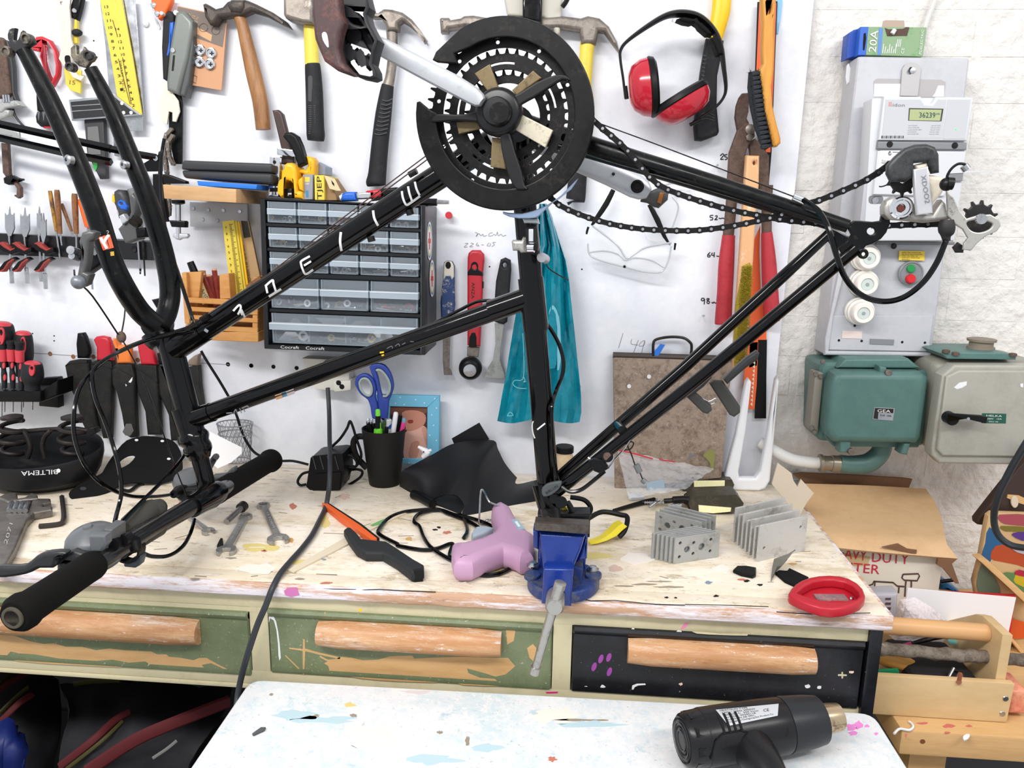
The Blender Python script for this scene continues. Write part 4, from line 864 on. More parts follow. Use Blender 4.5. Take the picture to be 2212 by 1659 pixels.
for x in (655,740,830): wpart('rib', L2(x - 22,90, x + 22,90, x + 8,240, x - 4,240),1.3916,.002, mat('grey_rib', (96,100,104),.5), t, b=.0006)
wpart('base', L2(690,335,890,335,860,370,740,370),1.398,.014, m_rpl, t, b=.003)
# far left: adjustable spanner / pliers
t = T('pipe_wrench', 'tall grey pipe wrench cut off by the left edge of the photo', 'wrench', 8,250, group=None)
wpart('handle', L1(-200,180,0,180,60,240,130,700,200,1290,100,1400,0,1400,-200,1400),1.394,.014, m_rust, t, b=.004)
wpart('spine', L1(90,230,150,260,190,420,250,760,270,1280,330,1450,250,1430,190,1050),1.40,.012, mat('dark_grey_steel', (62,64,66),.5, m=.4), t, b=.002)
wpart('jaw', L1(-200,1500,220,1450,300,1440,420,1550,300,1570,110,1600,40,1680,-200,1700),1.39,.02, m_galv, t, b=.003)
for i in range(3): mk('thread', wt([(7 + i * 5.6,205,2.4),(9 + i * 5.6,221,2.4)], 1.390), m_steel, t)
wpart('lower_jaw', L2(-100,60,60,40,160,60,150,170,60,200,-100,260),1.392,.018, m_galv, t, b=.004)
t = T('clamp_hook', 'rusty steel clamp hook with bent end below the pipe wrench', 'hook', 25,400)
wpart('shaft', L2(10,620,120,630,150,1130,165,1180,90,1200,40,1130),1.396,.01, m_rust, t, b=.002)
wpart('collar', L2(45,1220,90,1190,170,1170,290,1230,330,1225,335,1260,240,1250,190,1330,130,1340,60,1310),1.392,.016, m_dark_steel, t, b=.003)
wpart('hook_end', L2(195,1270,240,1250,340,1380,345,1540,300,1570,235,1530,235,1505,270,1520,280,1400),1.396,.01, m_rust, t, b=.002)
wpart('plate', L2(-100,340,200,410,320,430,335,550,210,540,200,500,100,490,-100,470),1.398,.006, m_galv, t, b=.002)
mk('wire', t3([P(x, y, 1.405) for x, y in L2(220,30,260,160,340,270,410,340)], .002), m_dark_steel, t)
# try square with yellow rule
sq = T('try_square', 'try square with yellow centimetre scale and black slotted stock', 'square', 255,250)
wpart('steel_blade', A1(850,0,1040,-20,1215,985,1215,1115,1085,1115,1075,1040,990,800,930,790,900,400),1.402,.003, m_steel, sq)
wpart('blade', A1(850,-20,1035,-20,1130,480,1212,985,1060,900,1000,820,940,460,890,200),1.3985,.003, m_yellowp, sq, b=.0002)
wpart('back_rule', A1(1040,-20,1150,-20,1190,500,1225,985,1215,985,1130,480),1.404,.002, m_steel, sq, b=.0002)
stk = wpart('stock', A1(585,850,985,815,1210,985,612,1030),1.392,.012, m_steel, sq, b=.001)
wpart('stock_inlay', A1(600,870,980,832,1040,880,1165,972,625,1015),1.3915,.003, mat('black_stock', (34,34,36),.45), sq, b=.0004)
for i in range(2): mk('groove', wink([A1(615,905 + 45 * i, 1000,880 + 42 * i)], 1.6,1.3912,0), m_steel, sq)
for q in ((1042,882),(1056,962),(1120,962)): mk('rivet', lathe([(0,.0032),(.001,.003)], P(q[0] * .25316, q[1] * .25316,1.3913), NW, 14), m_white, sq)
for i in range(13):
    f = i / 12; x, y = lerp(1140,1000, f), lerp(900,250, f)
    mk('scale_number', wtxt(str(i + 2), x * .25316 - 3, y * .25316 + 3, x * .25316 + (3 if i < 8 else 5), y * .25316 + 2,6,1.3981), m_blackink, sq, smooth=0)
    if i < 13:
        x2, y2 = lerp(1040,905, f), lerp(765,60, f); mk('scale_number', wtxt(str(i + 1), x2 * .25316 - 3, y2 * .25316 + 3, x2 * .25316 + (3 if i < 9 else 5), y2 * .25316 + 2,6,1.3981), m_blackink, sq, smooth=0)
mk('lettering', wtxt('ACIER TREMPE', 266,200,256,130,5.5,1.3981,1), m_blackink, sq, smooth=0)
mk('scale_line', wink([A1(1010,500,1110,890), A1(1045,490,1120,890), A1(960,170,1000,300)], 1,1.3981,0), m_blackink, sq)
# dark bar below the square
t = T('sharpening_stone', 'dark grey sharpening stone bar hanging below the try square', 'stone', 205,380)
wpart('bar', L2(1430,230,1760,215,1810,1230,1700,1240,1480,800),1.402,.012, mat('dark_stone_case', (62,62,64),.6), t, b=.002)
wpart('inlay', L2(1490,350,1670,335,1720,820,1500,820),1.4005,.002, mat('grey_stone', (112,112,112),.7), t)
wpart('green_end', L2(1580,940,1650,940,1660,1020,1630,1110,1590,1050),1.400,.004, mat('green_plastic', (60,170,80),.4), t, b=.001)
t = T('steel_pin', 'plain steel strip hanging beside the dark stone bar', 'strip', 248,310)
wpart('strip', A1(960,1040,1075,1040,1020,1340,975,1330),1.408,.003, m_steel, t)
# orange scraper at the top
t = T('blade_scraper', 'orange plastic blade scraper with two screws at the top edge', 'scraper', 345,20)
wpart('body', A1(1285,20,1290,-40,1460,-40,1460,10,1400,140,1350,165,1300,60),1.395,.014, m_orange, t, b=.003)
wpart('blade', A1(1262,25,1280,25,1370,245,1358,255),1.398,.002, m_steel, t, b=.0002)
for q in ((1312,45),(1342,118)): mk('screw', lathe([(0,.0052),(.002,.0045),(.003,.001)], P(q[0] * .25316, q[1] * .25316,1.395), NW, 14), m_chrome, t)
mk('cork_pin', lathe([(0,.006),(.004,.0055),(.006,.003)], P(317,52,1.42), NW, 14), m_white, label='small white round stick-on bumper left of the blue pliers', cat='bumper')
# blue pliers handle + grey tool case
t = T('snip_handles', 'black and blue plastic grips hanging behind the grey tool case', 'pliers', 358,160)
wpart('grip', A1(1400,90,1450,90,1485,130,1470,300,1430,700,1385,670,1375,400,1385,180),1.398,.012, m_grip_dark, t, b=.004)
wpart('blue_grip', A1(1440,185,1482,180,1480,260,1440,480,1425,500),1.397,.014, mat('blue_plastic', (34,98,200),.4), t, b=.004)
mk('hook_nail', lathe([(0,.003),(.012,.003),(.0125,.001)], P(356,32,1.40), NW, 10), m_white, t)
t = T('tool_case', 'grey hinged metal tool case hanging beside the cardboard light pack', 'case', 385,200)
wpart('lid', A1(1495,100,1560,90,1640,180,1640,260,1600,500,1520,810,1420,770,1415,700,1440,420),1.385,.028, mat('grey_green_case', (118,122,118),.4, m=.3), t, b=.006)
wpart('edge', A1(1560,90,1640,180,1650,400,1615,700,1580,830,1520,810,1590,500,1620,260),1.39,.024, mat('dark_case_edge', (84,86,86),.4, m=.3), t, b=.004)
wpart('slot', A1(1475,470,1495,470,1482,605,1462,605),1.3846,.002, m_dark_steel, t)
mk('rivet', lathe([(0,.0045),(.002,.004)], P(374,109,1.385), NW, 14), m_steel, t); mk('catch', wp(A1(1570,465,1588,465,1582,525,1568,525),1.386,.004), m_chrome, t)
mk('rivet', lathe([(0,.004),(.006,.004)], P(383,29,1.395), NW, 14), m_white, t)
# card with four round lights
t = T('parts_card', 'brown cardboard pack holding four round silver discs', 'package', 450,190)
qm = qmap(A1(1515,55,1935,150,1885,790,1480,700))
wpart('card', A1(1515,55,1530,50,1925,140,1935,160,1890,770,1850,765,1490,700),1.404,.003, mat('kraft_card', (198,148,112),.7), t, b=.0004)
wpart('top_print', [qm(0,0), qm(1,0), qm(.96,.40), qm(.0,.32)], 1.4036,.0004, mat('grey_brown_print', (120,108,100),.7), t, b=0)
wpart('band', [qm(.36,.2), qm(.73,.27), qm(.72,.36), qm(.34,.29)], 1.4032,.0004, mat('kraft_band', (206,160,120),.7), t, b=0)
mk('lettering', wtxt('REUZLE', *qm(.18,.09), *qm(.42,.12),6,1.4032), mat('card_letter', (200,170,140),.7), t, smooth=0); mk('lettering', wtxt('INGEMANN', *qm(.18,.13), *qm(.42,.16),4,1.4032), mat('card_letter', (200,170,140),.7), t, smooth=0)
for i in range(3): mk('printed_outline', wink([ell(*qm(.3 + .25 * i, .2),9,9,20)], 1,1.4032,0), mat('dark_card_line', (86,76,70),.7), t)
mk('printed_outline', wink([[qm(.1,.8), qm(.48,.86), qm(.47,.95), qm(.08,.89), qm(.1,.8)]], 1,1.4032,0), mat('dark_card_line', (86,76,70),.7), t)
lite = None
for x, y in A1(1712,430,1805,455,1705,530,1795,548):
    c = P(x, y, 1.4035); L_ = mk('round_disc', lathe([(0,.0098),(.003,.0098),(.0042,.0088),(.0045,.0068),(.0028,.0062),(.0024,.003)], c, NW, 24), m_chrome, t)
    mk('disc_screw', wp([(x - 4.5, y - 1.2),(x - 1.2, y - 1.2),(x - 1.2, y - 4.5),(x + 1.2, y - 4.5),(x + 1.2, y - 1.2),(x + 4.5, y - 1.2),(x + 4.5, y + 1.2),(x + 1.2, y + 1.2),(x + 1.2, y + 4.5),(x - 1.2, y + 4.5),(x - 1.2, y + 1.2),(x - 4.5, y + 1.2)], 1.4002,.003, b=.0003), m_dark_steel, L_)
# chain whip: black bar, cream wrench end, loose chain
t = T('chain_whip', 'chain whip with black bar, cream wrench end and dangling chain', 'chain whip', 385,350)
wpart('bar', A1(1440,700,1540,820,1555,900,1550,1400,1490,1400,1440,1180,1440,950),1.402,.005, m_black_worn, t)
wpart('wrench_end', A1(1400,700,1440,700,1460,770,1520,860,1532,950,1500,1040,1470,1035,1470,960,1440,950,1425,1060,1390,1050,1362,970,1365,870,1395,780),1.396,.004, m_cream, t)
m_lch = mat('steel_chain_link', (122,112,104),.4, m=.6)
_ll = []
def wchain(path, Y):
    p3 = crs([P(x, y, Y) for x, y in path], 8); pts = [p3[0]]; acc = 0
    for i in range(1, len(p3)):
        a, b_ = p3[i - 1], p3[i]; L_ = (b_ - a).length
        while acc + L_ >= .0127:
            s = (.0127 - acc) / L_; a = lerp(a, b_, s); pts.append(a); L_ = (b_ - a).length; acc = 0
        acc += L_
    for i in range(len(pts) - 1):
        u = (pts[i + 1] - pts[i]).normalized(); v = NW.cross(u).normalized(); c = (pts[i] + pts[i + 1]) / 2
        o = bpy.data.objects.new('chain_link', lkw['o' if i % 2 else 'i']); COL.objects.link(o); o.parent = t
        o.rotation_euler = Matrix((u, -NW, v)).transposed().to_euler(); o.location = c - ORG[t.name]
lkw = {}
for k_, me in lk.items():
    m2 = me.copy(); m2.materials[0] = m_lch; lkw[k_] = m2
wchain(A1(1460,1110,1420,1160,1405,1230,1410,1320,1420,1430,1430,1520) + L3(1150,1220,1160,1350,1150,1480,1190,1600),1.396)
wchain(A1(1470,1165,1440,1210,1440,1290,1450,1345,1470,1390,1510,1395),1.390)
# ---------------------------------------------------------------- hammers
m_hw = mat('old_hammer_wood', (164,116,70),.42, var=((116,74,44),16,.42,.66), layers=[((196,160,118),22,.6,.75)], stretch=(1,1,.2), bump=(140,.15,.001))
m_hs = mat('dull_hammer_steel', (132,124,116),.42, m=.55, var=((84,74,66),38,.45,.7), layers=[((168,162,152),50,.6,.72)], bump=(160,.15,.001))
m_hd = mat('dark_hammer_steel', (84,76,70),.5, m=.45, var=((50,46,44),30,.45,.68))
t = T('cobbler_hammer', 'old cobbler hammer with brown wooden handle and curved steel head', 'hammer', 570,285)
wpart('head', A2(140,30,165,22,200,40,250,70,310,55,350,10,400,-10,520,-5,600,30,740,100,850,175,895,240,800,195,680,130,560,95,480,130,400,135,340,145,290,150,250,210,200,205,160,140),1.385,.024, m_hd, t, b=.007)
wpart('socket', A2(380,-10,500,-10,500,60,470,105,380,100,350,40),1.380,.034, m_hd, t, b=.008)
mk('handle', wt([(508,20,11.5),(522,50,12.5),(532,90,14.5),(548,160,17),(562,220,17),(569,280,16.5)], 1.398,4,14,.75), m_hw, t)
t = T('sledge_hammer', 'short sledge hammer with yellow neck and black rubber grip', 'hammer', 680,300)
wpart('head', A2(832,-60,1090,-60,1090,200,1000,195,850,150,835,120),1.372,.044, m_hs, t, b=.006)
mk('neck', wt([(668,30,13.5),(670,60,14.5),(674,140,15.5)], 1.396,3,14,.75), m_yellowp, t)
mk('grip', wt([(675,138,16),(676,150,17.5),(679,200,19),(681,270,19.5),(682,292,20),(682,304,18)], 1.396,4,16,.75), m_grip_dark, t)
wpart('grip_logo', rrect(665,163,675,220,5),1.3845,.002, mat('grip_relief', (60,60,62),.6), t);
for i in range(14): wpart('grip_rib', Q(666,227 + i * 4.6,681,227.6 + i * 4.6,681,229.6 + i * 4.6,666,229 + i * 4.6),1.3845,.002, mat('grip_relief', (60,60,62),.6), t, b=0)
def claw(nm, lab, head, Y, neck, grip_, mg, x, y):
    t = T(nm, lab, 'hammer', x, y); wpart('head', head, Y - .012,.024, m_hs, t, b=.006)
    for n2, pts, m in neck: mk(n2, wt(pts, Y, 4,14,.7), m, t)
    mk('grip', wt(grip_, Y, 4,16,.7), mg, t); return t
ch_ = claw('claw_hammer', 'all-steel claw hammer with black ribbed rubber grip left of the chainring', A2(1530,110,1560,90,1640,105,1690,70,1760,75,1850,100,1930,160,2000,250,2050,340,2062,375,2030,350,1980,280,1900,210,1850,180,1820,200,1815,260,1720,260,1700,200,1660,150,1600,150,1540,140),1.398,
     [('neck', [(846,60,12.5),(848,120,11),(843,165,11),(838,186,12.5)], m_hs)], [(838,184,13.5),(835,200,15),(828,250,18),(820,320,19),(815,375,20),(812,396,22),(812,402,18)], m_grip_dark, 815,400)
for i in range(9): mk('grip_rib', wink([A2(1680 - i * 8,850 + i * 36,1720 - i * 8,862 + i * 36,1770 - i * 6,842 + i * 36)], 2.2,1.3855,3), mat('grip_relief', (60,60,62),.6), ch_)
claw('claw_hammer', 'claw hammer with yellow handle hidden behind the chainring', A3(350,160,360,145,430,145,445,165,530,150,560,130,640,125,900,170,1400,130,1560,150,1620,130,1720,150,1800,220,1870,350,1895,450,1840,380,1760,270,1710,265,1690,370,1560,370,1550,260,1400,240,900,240,560,230,430,250,420,275,360,275),1.400,
     [('neck', [(1270,80,16),(1266,130,15),(1262,200,15),(1256,300,16)], m_yellowp)], [(1256,300,17),(1250,360,19),(1244,425,21),(1243,432,19)], m_grip_dark, 1245,430)
t = T('wall_tool', 'beige and black tool head hanging behind the top of the chainring', 'tool', 1150,70)
wpart('plate', A3(905,0,905,-80,1400,-80,1400,70,1380,280,1350,300,1300,180,1240,150,930,130),1.39,.02, mat('beige_plastic', (184,180,168),.5), t, b=.004)
wpart('shaft', A3(1060,-80,1230,-80,1225,190,1060,160),1.375,.02, m_black_gloss, t, b=.004)
mk('cable', t3([P(x, y, 1.38) for x, y in A3(1400,60,1430,20,1450,-20)], .004), m_black_plastic, t)

# ================================================================== magnetic rail with bits, screwdrivers
rail = T('tool_rail', 'long black slotted tool rail screwed to the board behind the fork', 'tool rail', 165,560)
wpart('rail_bar', B1(-160,640,0,648,670,680,1300,715,1300,880,700,860,380,845,-160,830),1.392,.022, mat('black_rail', (16,17,20),.35), rail, b=.002)
mk('rail_screw', lathe([(0,.006),(.002,.005)], P(*L5(832,895)[0], 1.392), NW, 14), m_dark_steel, rail)
def spade(nm, lab, cx, top, wid, y_end, Y=1.386):
    t = T(nm, lab, 'drill bit', cx, y_end, Y, 'spade drill bits in the tool rail')
    wpart('blade', Q(cx - wid, top + 8, cx - wid * .6, top + 14, cx - 2, top + 10, cx, top - 6, cx + 2, top + 10, cx + wid * .6, top + 14, cx + wid, top + 8, cx + wid * 1.05, top + 42, cx + wid * .4, top + 58, cx - wid * .3, top + 58, cx - wid * .95, top + 42), Y, .003, m_steel, t, b=.0004)
    mk('shank', wt([(cx, top + 56,2.4),(cx + 4, y_end - 34,2.6),(cx + 4, y_end - 33,4.2),(cx + 6, y_end, 4.2)], Y + .002), m_steel, t)
spade('spade_bit', 'wide grey spade drill bit, leftmost in the black rail', 20,452,10,612); spade('spade_bit', 'wide grey spade drill bit, second from the left in the black rail', 53,454,10,612)
spade('spade_bit', 'narrow grey spade drill bit beside the bright one in the rail', 84,452,5,608); spade('spade_bit', 'narrow bright spade drill bit with a long shank in the rail', 93,466,6,624,1.38)
def driver(lab, px0, px1, m, r0, tip, Y=1.39, cat='screwdriver'):
    t = T('screwdriver', lab, cat, tip[0], tip[1], Y)
    mk('handle', wt([(px0[0], px0[1], r0 * .8),(px0[0] * .8 + px1[0] * .2, px0[1] * .8 + px1[1] * .2, r0),(px1[0], px1[1], r0 * .75)], Y, 3,10), m, t)
    mk('shank', wt([(px1[0], px1[1], 2.6),(tip[0], tip[1], 2.2)], Y), m_steel, t); return t
m_oldw = mat('old_brown_handle', (140,92,52),.5, var=((84,52,32),60,.45,.65))
driver('thin old screwdriver with yellow-tipped wooden handle in the rail', (108,412),(122,500), mat('ochre_handle', (176,128,46),.5, var=((96,62,34),60,.45,.6)),4.5,(130,560))
driver('brown wooden-handled old screwdriver behind the spade bits', (123,410),(130,505), m_oldw, 6,(134,530),1.385)
driver('leaning dark punch with white lettering in the rail', (133,440),(155,500), m_oldw, 4,(165,545),1.398)
driver('upright brown wooden punch left of the fork', (161,418),(165,505), m_oldw, 6.5,(166,555),1.386)
t = driver('red screwdriver half hidden behind the near fork leg', (176,430),(190,490), m_orange, 8,(200,625),1.388)
wpart('handle_panel', B1(690,360,715,345,735,400,800,600,740,610,725,480,700,470),1.384,.014, mat('red_orange_plastic', (232,66,26),.4), t, b=.003)
t = T('screwdriver', 'fat grey screwdriver with yellow and blue plastic behind the far fork leg', 'screwdriver', 302,590)
wpart('handle', B1(960,290,990,272,1040,278,1070,340,1090,420,1070,520,1000,520,975,420,952,370),1.38,.03, mat('dark_grey_plastic', (60,60,64),.45), t, b=.008)
wpart('yellow_inlay', B1(955,310,975,330,980,385,955,380),1.379,.004, m_yellow, t, b=.001)
wpart('blue_collar', L5(555,110,600,80,660,110,710,200,690,260,600,240,545,170),1.378,.012, mat('blue_plastic', (34,98,200),.4), t, b=.003, holes=[L5(590,130,625,130,635,160,600,165)])
wpart('grey_block', L5(540,190,600,240,660,260,700,380,640,330,560,350,540,300),1.381,.014, mat('light_grey_plastic', (176,178,182),.45), t, b=.003)
mk('shank', wt([(298,520,2.6),(303,588,2.2)], 1.388), m_steel, t); mk('tip', wt([(303,580,2.6),(303,592,1.6)], 1.388), m_dark_steel, t)
t = T('screwdriver', 'thin brown-shanked screwdriver beside the blue-collared one', 'screwdriver', 313,596); mk('shank', wt([(309,520,2.2),(313,596,1.6)], 1.388), m_dark_steel, t); mk('handle', wt([(283,408,8),(296,450,9),(306,520,5)], 1.398,3), mat('grey_handle', (120,122,122),.45), t)
# spring clips on the rail (black / red)
m_clipr = mat('red_clip', (150,50,44),.5)
for i, x0 in enumerate((-6,24,72)):
    t = T('spring_clip', ['black tool clip with red tip at the left edge of the rail', 'black tool clip with red tip holding the second spade bit', 'black tool clip with red tip right of the bits'][i], 'clip', x0 + 20,560,1.38, 'tool clips on the rail')
    dx = x0 - 24
    mk('upper_arm', wp([(x + dx, y) for x, y in B1(95,740,130,725,170,760,210,790,260,770,270,810,210,830,150,810,100,780)], 1.372,.012, b=.002), m_black_plastic, t)
    mk('upper_tip', wp([(x + dx, y) for x, y in B1(95,735,130,720,165,750,205,782,240,770,240,782,205,800,150,770,120,745)], 1.371,.013, b=.001), m_clipr, t)
    mk('lower_arm', wp([(x + dx, y) for x, y in B1(230,850,260,870,200,900,140,975,90,965,150,890)], 1.372,.012, b=.002), m_black_plastic, t)
    mk('lower_tip', wp([(x + dx, y) for x, y in B1(225,862,240,875,195,905,140,978,100,975,145,950,180,895)], 1.371,.013, b=.001), m_clipr, t)
# ---------------------------------------------------------------- rack rods with black bracket
rk = T('luggage_rack', 'black metal rack with two slim bars running off to the left', 'rack', 340,370,1.36)
for q in (L2(-800,120,0,300,990,520,1900,720), L2(-800,340,0,540,1100,790,1900,950)):
    p = [P(x, y, 1.345) for x, y in q]; mk('bar', sweep(p, .0065,4,1.0), m_black_gloss, rk)
mk('bar', sweep([P(x, y, 1.345) for x, y in L3(0,200,500,300,900,370)], .006,4), m_black_gloss, rk)
wpart('bracket', L3(620,500,880,340,950,300,1020,320,1020,640,860,650,660,650),1.345,.004, m_black_gloss, rk, b=.0008)
mk('bolt', lathe([(0,.005),(.003,.0045),(.0032,.0022)], P(*L3(900,390)[0], 1.345), NW, 12), m_steel, rk)
mk('upright', t3([P(x, y, 1.335) for x, y in L3(960,290,1000,320,990,500,980,700,990,900,1010,1100,1060,1350,1120,1650)], .0038,4), m_black_plastic, rk)
# clamp holding the shelf
cl = T('bar_clamp', 'black bar clamp gripping the small wooden shelf, with steel screw', 'clamp', 345,520,1.33)
wpart('bar', L3(820,700,960,690,1010,740,1020,900,1060,1210,1110,1560,1010,1500,880,1120,820,960),1.33,.012, m_black_plastic, cl, b=.002)
wpart('upper_jaw', L3(1020,700,1120,710,1480,840,1490,890,1030,890),1.33,.014, m_black_plastic, cl, b=.002)
wpart('lower_jaw', L5(1390,420,1640,430,1660,450,1655,540,1430,530),1.33,.014, m_black_plastic, cl, b=.002)
mk('screw', cyl(P(385,432,1.337), P(386,515,1.337),.0042), m_chrome, cl); mk('pad', lathe([(0,.011),(.006,.011),(.008,.005)], P(385,432,1.337),(0,0,-1),18), m_black_plastic, cl)
wpart('wing', L5(1450,640,1500,630,1690,640,1710,680,1680,715,1600,720,1560,745,1510,735,1450,690),1.334,.01, m_alu, cl, b=.003)
# shelf block, plate, boxes on it
SY = 1.275
sh = T('wall_shelf', 'small light wooden shelf block on a grey steel plate', 'shelf', 455,440, SY)
def hexp(px, Y, Y2): return hexa([P(x, y, Y) for x, y in px], (0, Y2 - Y, 0))
mk('shelf_block', bev(hexp(B1(1388,230,2015,270,2015,388,1400,352), SY, 1.405),.0015), m_woodx, sh)
wpart('steel_plate', B1(1618,380,2112,395,2115,600,1622,590),1.409,.004, mat('grey_plate', (176,176,180),.45, m=.3), sh, b=.0006)
for x, y in B1(1650,435,1777,450,1908,452,2048,462,1730,530,1855,540): mk('plate_screw', lathe([(0,.0036),(.0015,.003)], P(x, y, 1.409), NW, 12), m_steel, sh)
mk('blue_strip', bev(hexp(B1(1680,200,2195,232,2185,272,1690,240),1.29,1.36),.001), mat('bright_blue_card', (38,116,214),.5), label='flat bright blue box lying on the wooden shelf', cat='box')
t = T('screwdriver_case', 'long black plastic case with a seam lying above the blue box', 'case', 480,395,1.29)
mk('case_half', bev(hexp(A1(1555,1366,2320,1395,2320,1475,1540,1447),1.30,1.39),.005,3), mat('black_case', (48,49,52),.42), t)
mk('case_half', bev(hexp(A1(1540,1450,2320,1478,2320,1570,1565,1520),1.30,1.39),.006,3), mat('black_case', (48,49,52),.42), t)
# ---------------------------------------------------------------- small parts cabinet
KY = 1.305
m_cab = mat('black_cabinet', (22,23,26),.38, var=((60,60,62),80,.66,.74)); m_cabs = mat('grey_cabinet_side', (78,80,84),.4, m=.2)
m_clear = mat('clear_drawer_plastic', (206,218,228),.12, alpha=.16); m_frost = mat('frosted_drawer_lip', (196,210,222),.3, alpha=.62); m_edge_clear = mat('drawer_rim', (150,162,172),.25, alpha=.55)
cab = T('parts_cabinet', 'black small-parts cabinet with clear plastic drawers on the wall', 'cabinet', 750,765, KY)
fq = B2(162,195,1572,258,1572,1530,200,1475); fm = qmap(fq)
def fpx(x, y):   # crop B2 pixels -> pixel
    return (520 + x * .25316,380 + y * .25316)
def cp(nm, px, y0, y1, m, par=cab, b=.001): return mk(nm, bev(hexa([P(*fpx(px[i], px[i + 1]), y0) for i in range(0,8,2)], (0, y1 - y0,0)), b, 1) if b else hexa([P(*fpx(px[i], px[i + 1]), y0) for i in range(0,8,2)], (0, y1 - y0,0)), m, par)
cp('side_panel', (162,190,205,195,240,1475,200,1475), KY, 1.418, m_cab); cp('side_panel', (1535,250,1572,255,1572,1530,1530,1525), KY, 1.418, m_cabs)
cp('edge_frame', (1545,250,1574,255,1574,1530,1540,1528), KY - .001, KY + .02, m_cab)
cp('top_panel', (162,188,1572,250,1572,262,165,205), KY, 1.418, m_cab); cp('bottom_panel', (235,1438,1540,1490,1545,1530,200,1475), KY, 1.418, m_cab)
cp('back_panel', (170,200,1560,258,1560,1520,205,1470),1.41,1.418, mat('black_cabinet_back', (84,94,104),.6), b=0)
ROWS = [((215,210),(1525,268),(1525,452),(220,400)),((225,430),(1525,480),(1525,668),(235,610)),((235,640),(1525,698),(1525,868),(245,820)),((245,862),(1525,905),(1520,1180),(255,1130)),((250,1160),(1520,1210),(1520,1480),(265,1430))]
for r_i in range(4):
    a, b_ = ROWS[r_i], ROWS[r_i + 1]; cp('divider', (a[3][0] - 10, a[3][1], a[2][0] + 14, a[2][1], b_[1][0] + 14, b_[1][1], b_[0][0] - 10, b_[0][1]), KY + .001,1.41, m_cab)
NC = [5,5,5,3,1]
pcs = [mat('zinc_hardware', (176,178,180),.35, m=.6), mat('brassy_hardware', (176,150,92),.4, m=.5), m_dark_steel, mat('white_washer', (220,222,224),.5), m_redgrip]
rp_ = random.Random(5)
def drawer_unit(f, r_i, j):
    d = mk('drawer', hexa([P(*f(0,.0), KY + .003), P(*f(1,0), KY + .003), P(*f(1,1), KY + .003), P(*f(0,1), KY + .003)], (0,.0015,0)), m_clear, cab, label=None)
    def sub(nm, u0, v0, u1, v1, y0, y1, m): return mk(nm, hexa([P(*f(u0, v0), y0), P(*f(u1, v0), y0), P(*f(u1, v1), y0), P(*f(u0, v1), y0)], (0, y1 - y0,0)), m, d)
    w_ = .06 if NC[r_i] == 5 else .035 if NC[r_i] == 3 else .012
    sub('pull_lip', -.02,.36,1.0,.62 if r_i < 3 else .56, KY - .010, KY + .003, m_frost)
    sub('rim', -.02,.335,1.0,.37, KY - .0105, KY + .002, m_white if False else mat('drawer_lip_edge', (226,234,240),.3, alpha=.85))
    for u in (0,1 - w_): sub('side_rim', u, 0, u + w_, 1, KY + .001, KY + .012, m_edge_clear)
    sub('bottom_rim', 0,.955,1,1, KY + .001, KY + .07, m_edge_clear)
    n = {0: 7,1: 8,2: 8,3: 11,4: 18}[r_i]
    for q in range(n):
        u = rp_.uniform(.1,.9); v = rp_.uniform(.72,.93); m = rp_.choice(pcs[:3] if r_i < 2 else pcs[:4] if r_i != 3 or j < 2 else [pcs[4], pcs[4], pcs[2], pcs[0]]); yy = KY + rp_.uniform(.012,.03); c = P(*f(u, v), yy); k = rp_.random()
        if k < .45:
            a_ = rp_.uniform(-.5,.5); L_ = rp_.uniform(.006,.014) * (1.6 if r_i > 2 else 1); e = Vector((math.cos(a_),.2, math.sin(a_) * .5)) * L_
            mk('screw', join(cyl(c - e, c + e, .0013, seg=6), cyl(c + e, c + e * 1.15,.003, seg=8)), m, d)
        else:
            r2 = rp_.uniform(.004,.0065) * (1.5 if r_i > 2 else 1); tl = Vector((rp_.uniform(-.5,.5),-1, rp_.uniform(-.2,.6)))
            mk('washer', lathe([(-.0007, r2 * .5),(-.0007, r2),(.0007, r2),(.0007, r2 * .5)], c, tl, 14, closed=True), m, d)
    return d
for r_i, q in enumerate(ROWS):
    fr = qmap([fpx(*q[0]), fpx(*q[1]), fpx(*q[2]), fpx(*q[3])])
    for j in range(NC[r_i]):
        n = NC[r_i]; g = .008
        f = (lambda a, b_: (lambda u, v: fr(lerp(a, b_, u), lerp(.03,.97, v))))(j / n + g, (j + 1) / n - g)
        d = drawer_unit(f, r_i, j)
        if r_i == 4:
            for u in (.25,.5,.745): mk('partition', hexa([P(*f(u, .05), KY + .004), P(*f(u + .008,.05), KY + .004), P(*f(u + .008,.95), KY + .004), P(*f(u, .95), KY + .004)], (0,.08,0)), m_edge_clear, d)
            for u0, v0, u1, v1 in ((.04,.62,.2,.9),(.1,.15,.22,.4),(.3,.3,.52,.1),(.52,.15,.7,.4),(.66,.45,.85,.85)):
                mk('folded_bag', hexa([P(*f(u0, v1), KY + .03), P(*f(u1, v1), KY + .03), P(*f(u1 - .04, v0), KY + .045), P(*f(u0 + .05, v0), KY + .04)], (0,.004,0)), mat('pale_bag', (214,218,222),.4), d)
mk('lettering', wtxt('Cocraft', *fpx(340,1471), *fpx(498,1477),6.5, KY - .0012), m_ink, cab, smooth=0); mk('lettering', wtxt('Cocraft', *fpx(555,1480), *fpx(715,1486),6.5, KY - .0012), m_ink, cab, smooth=0)
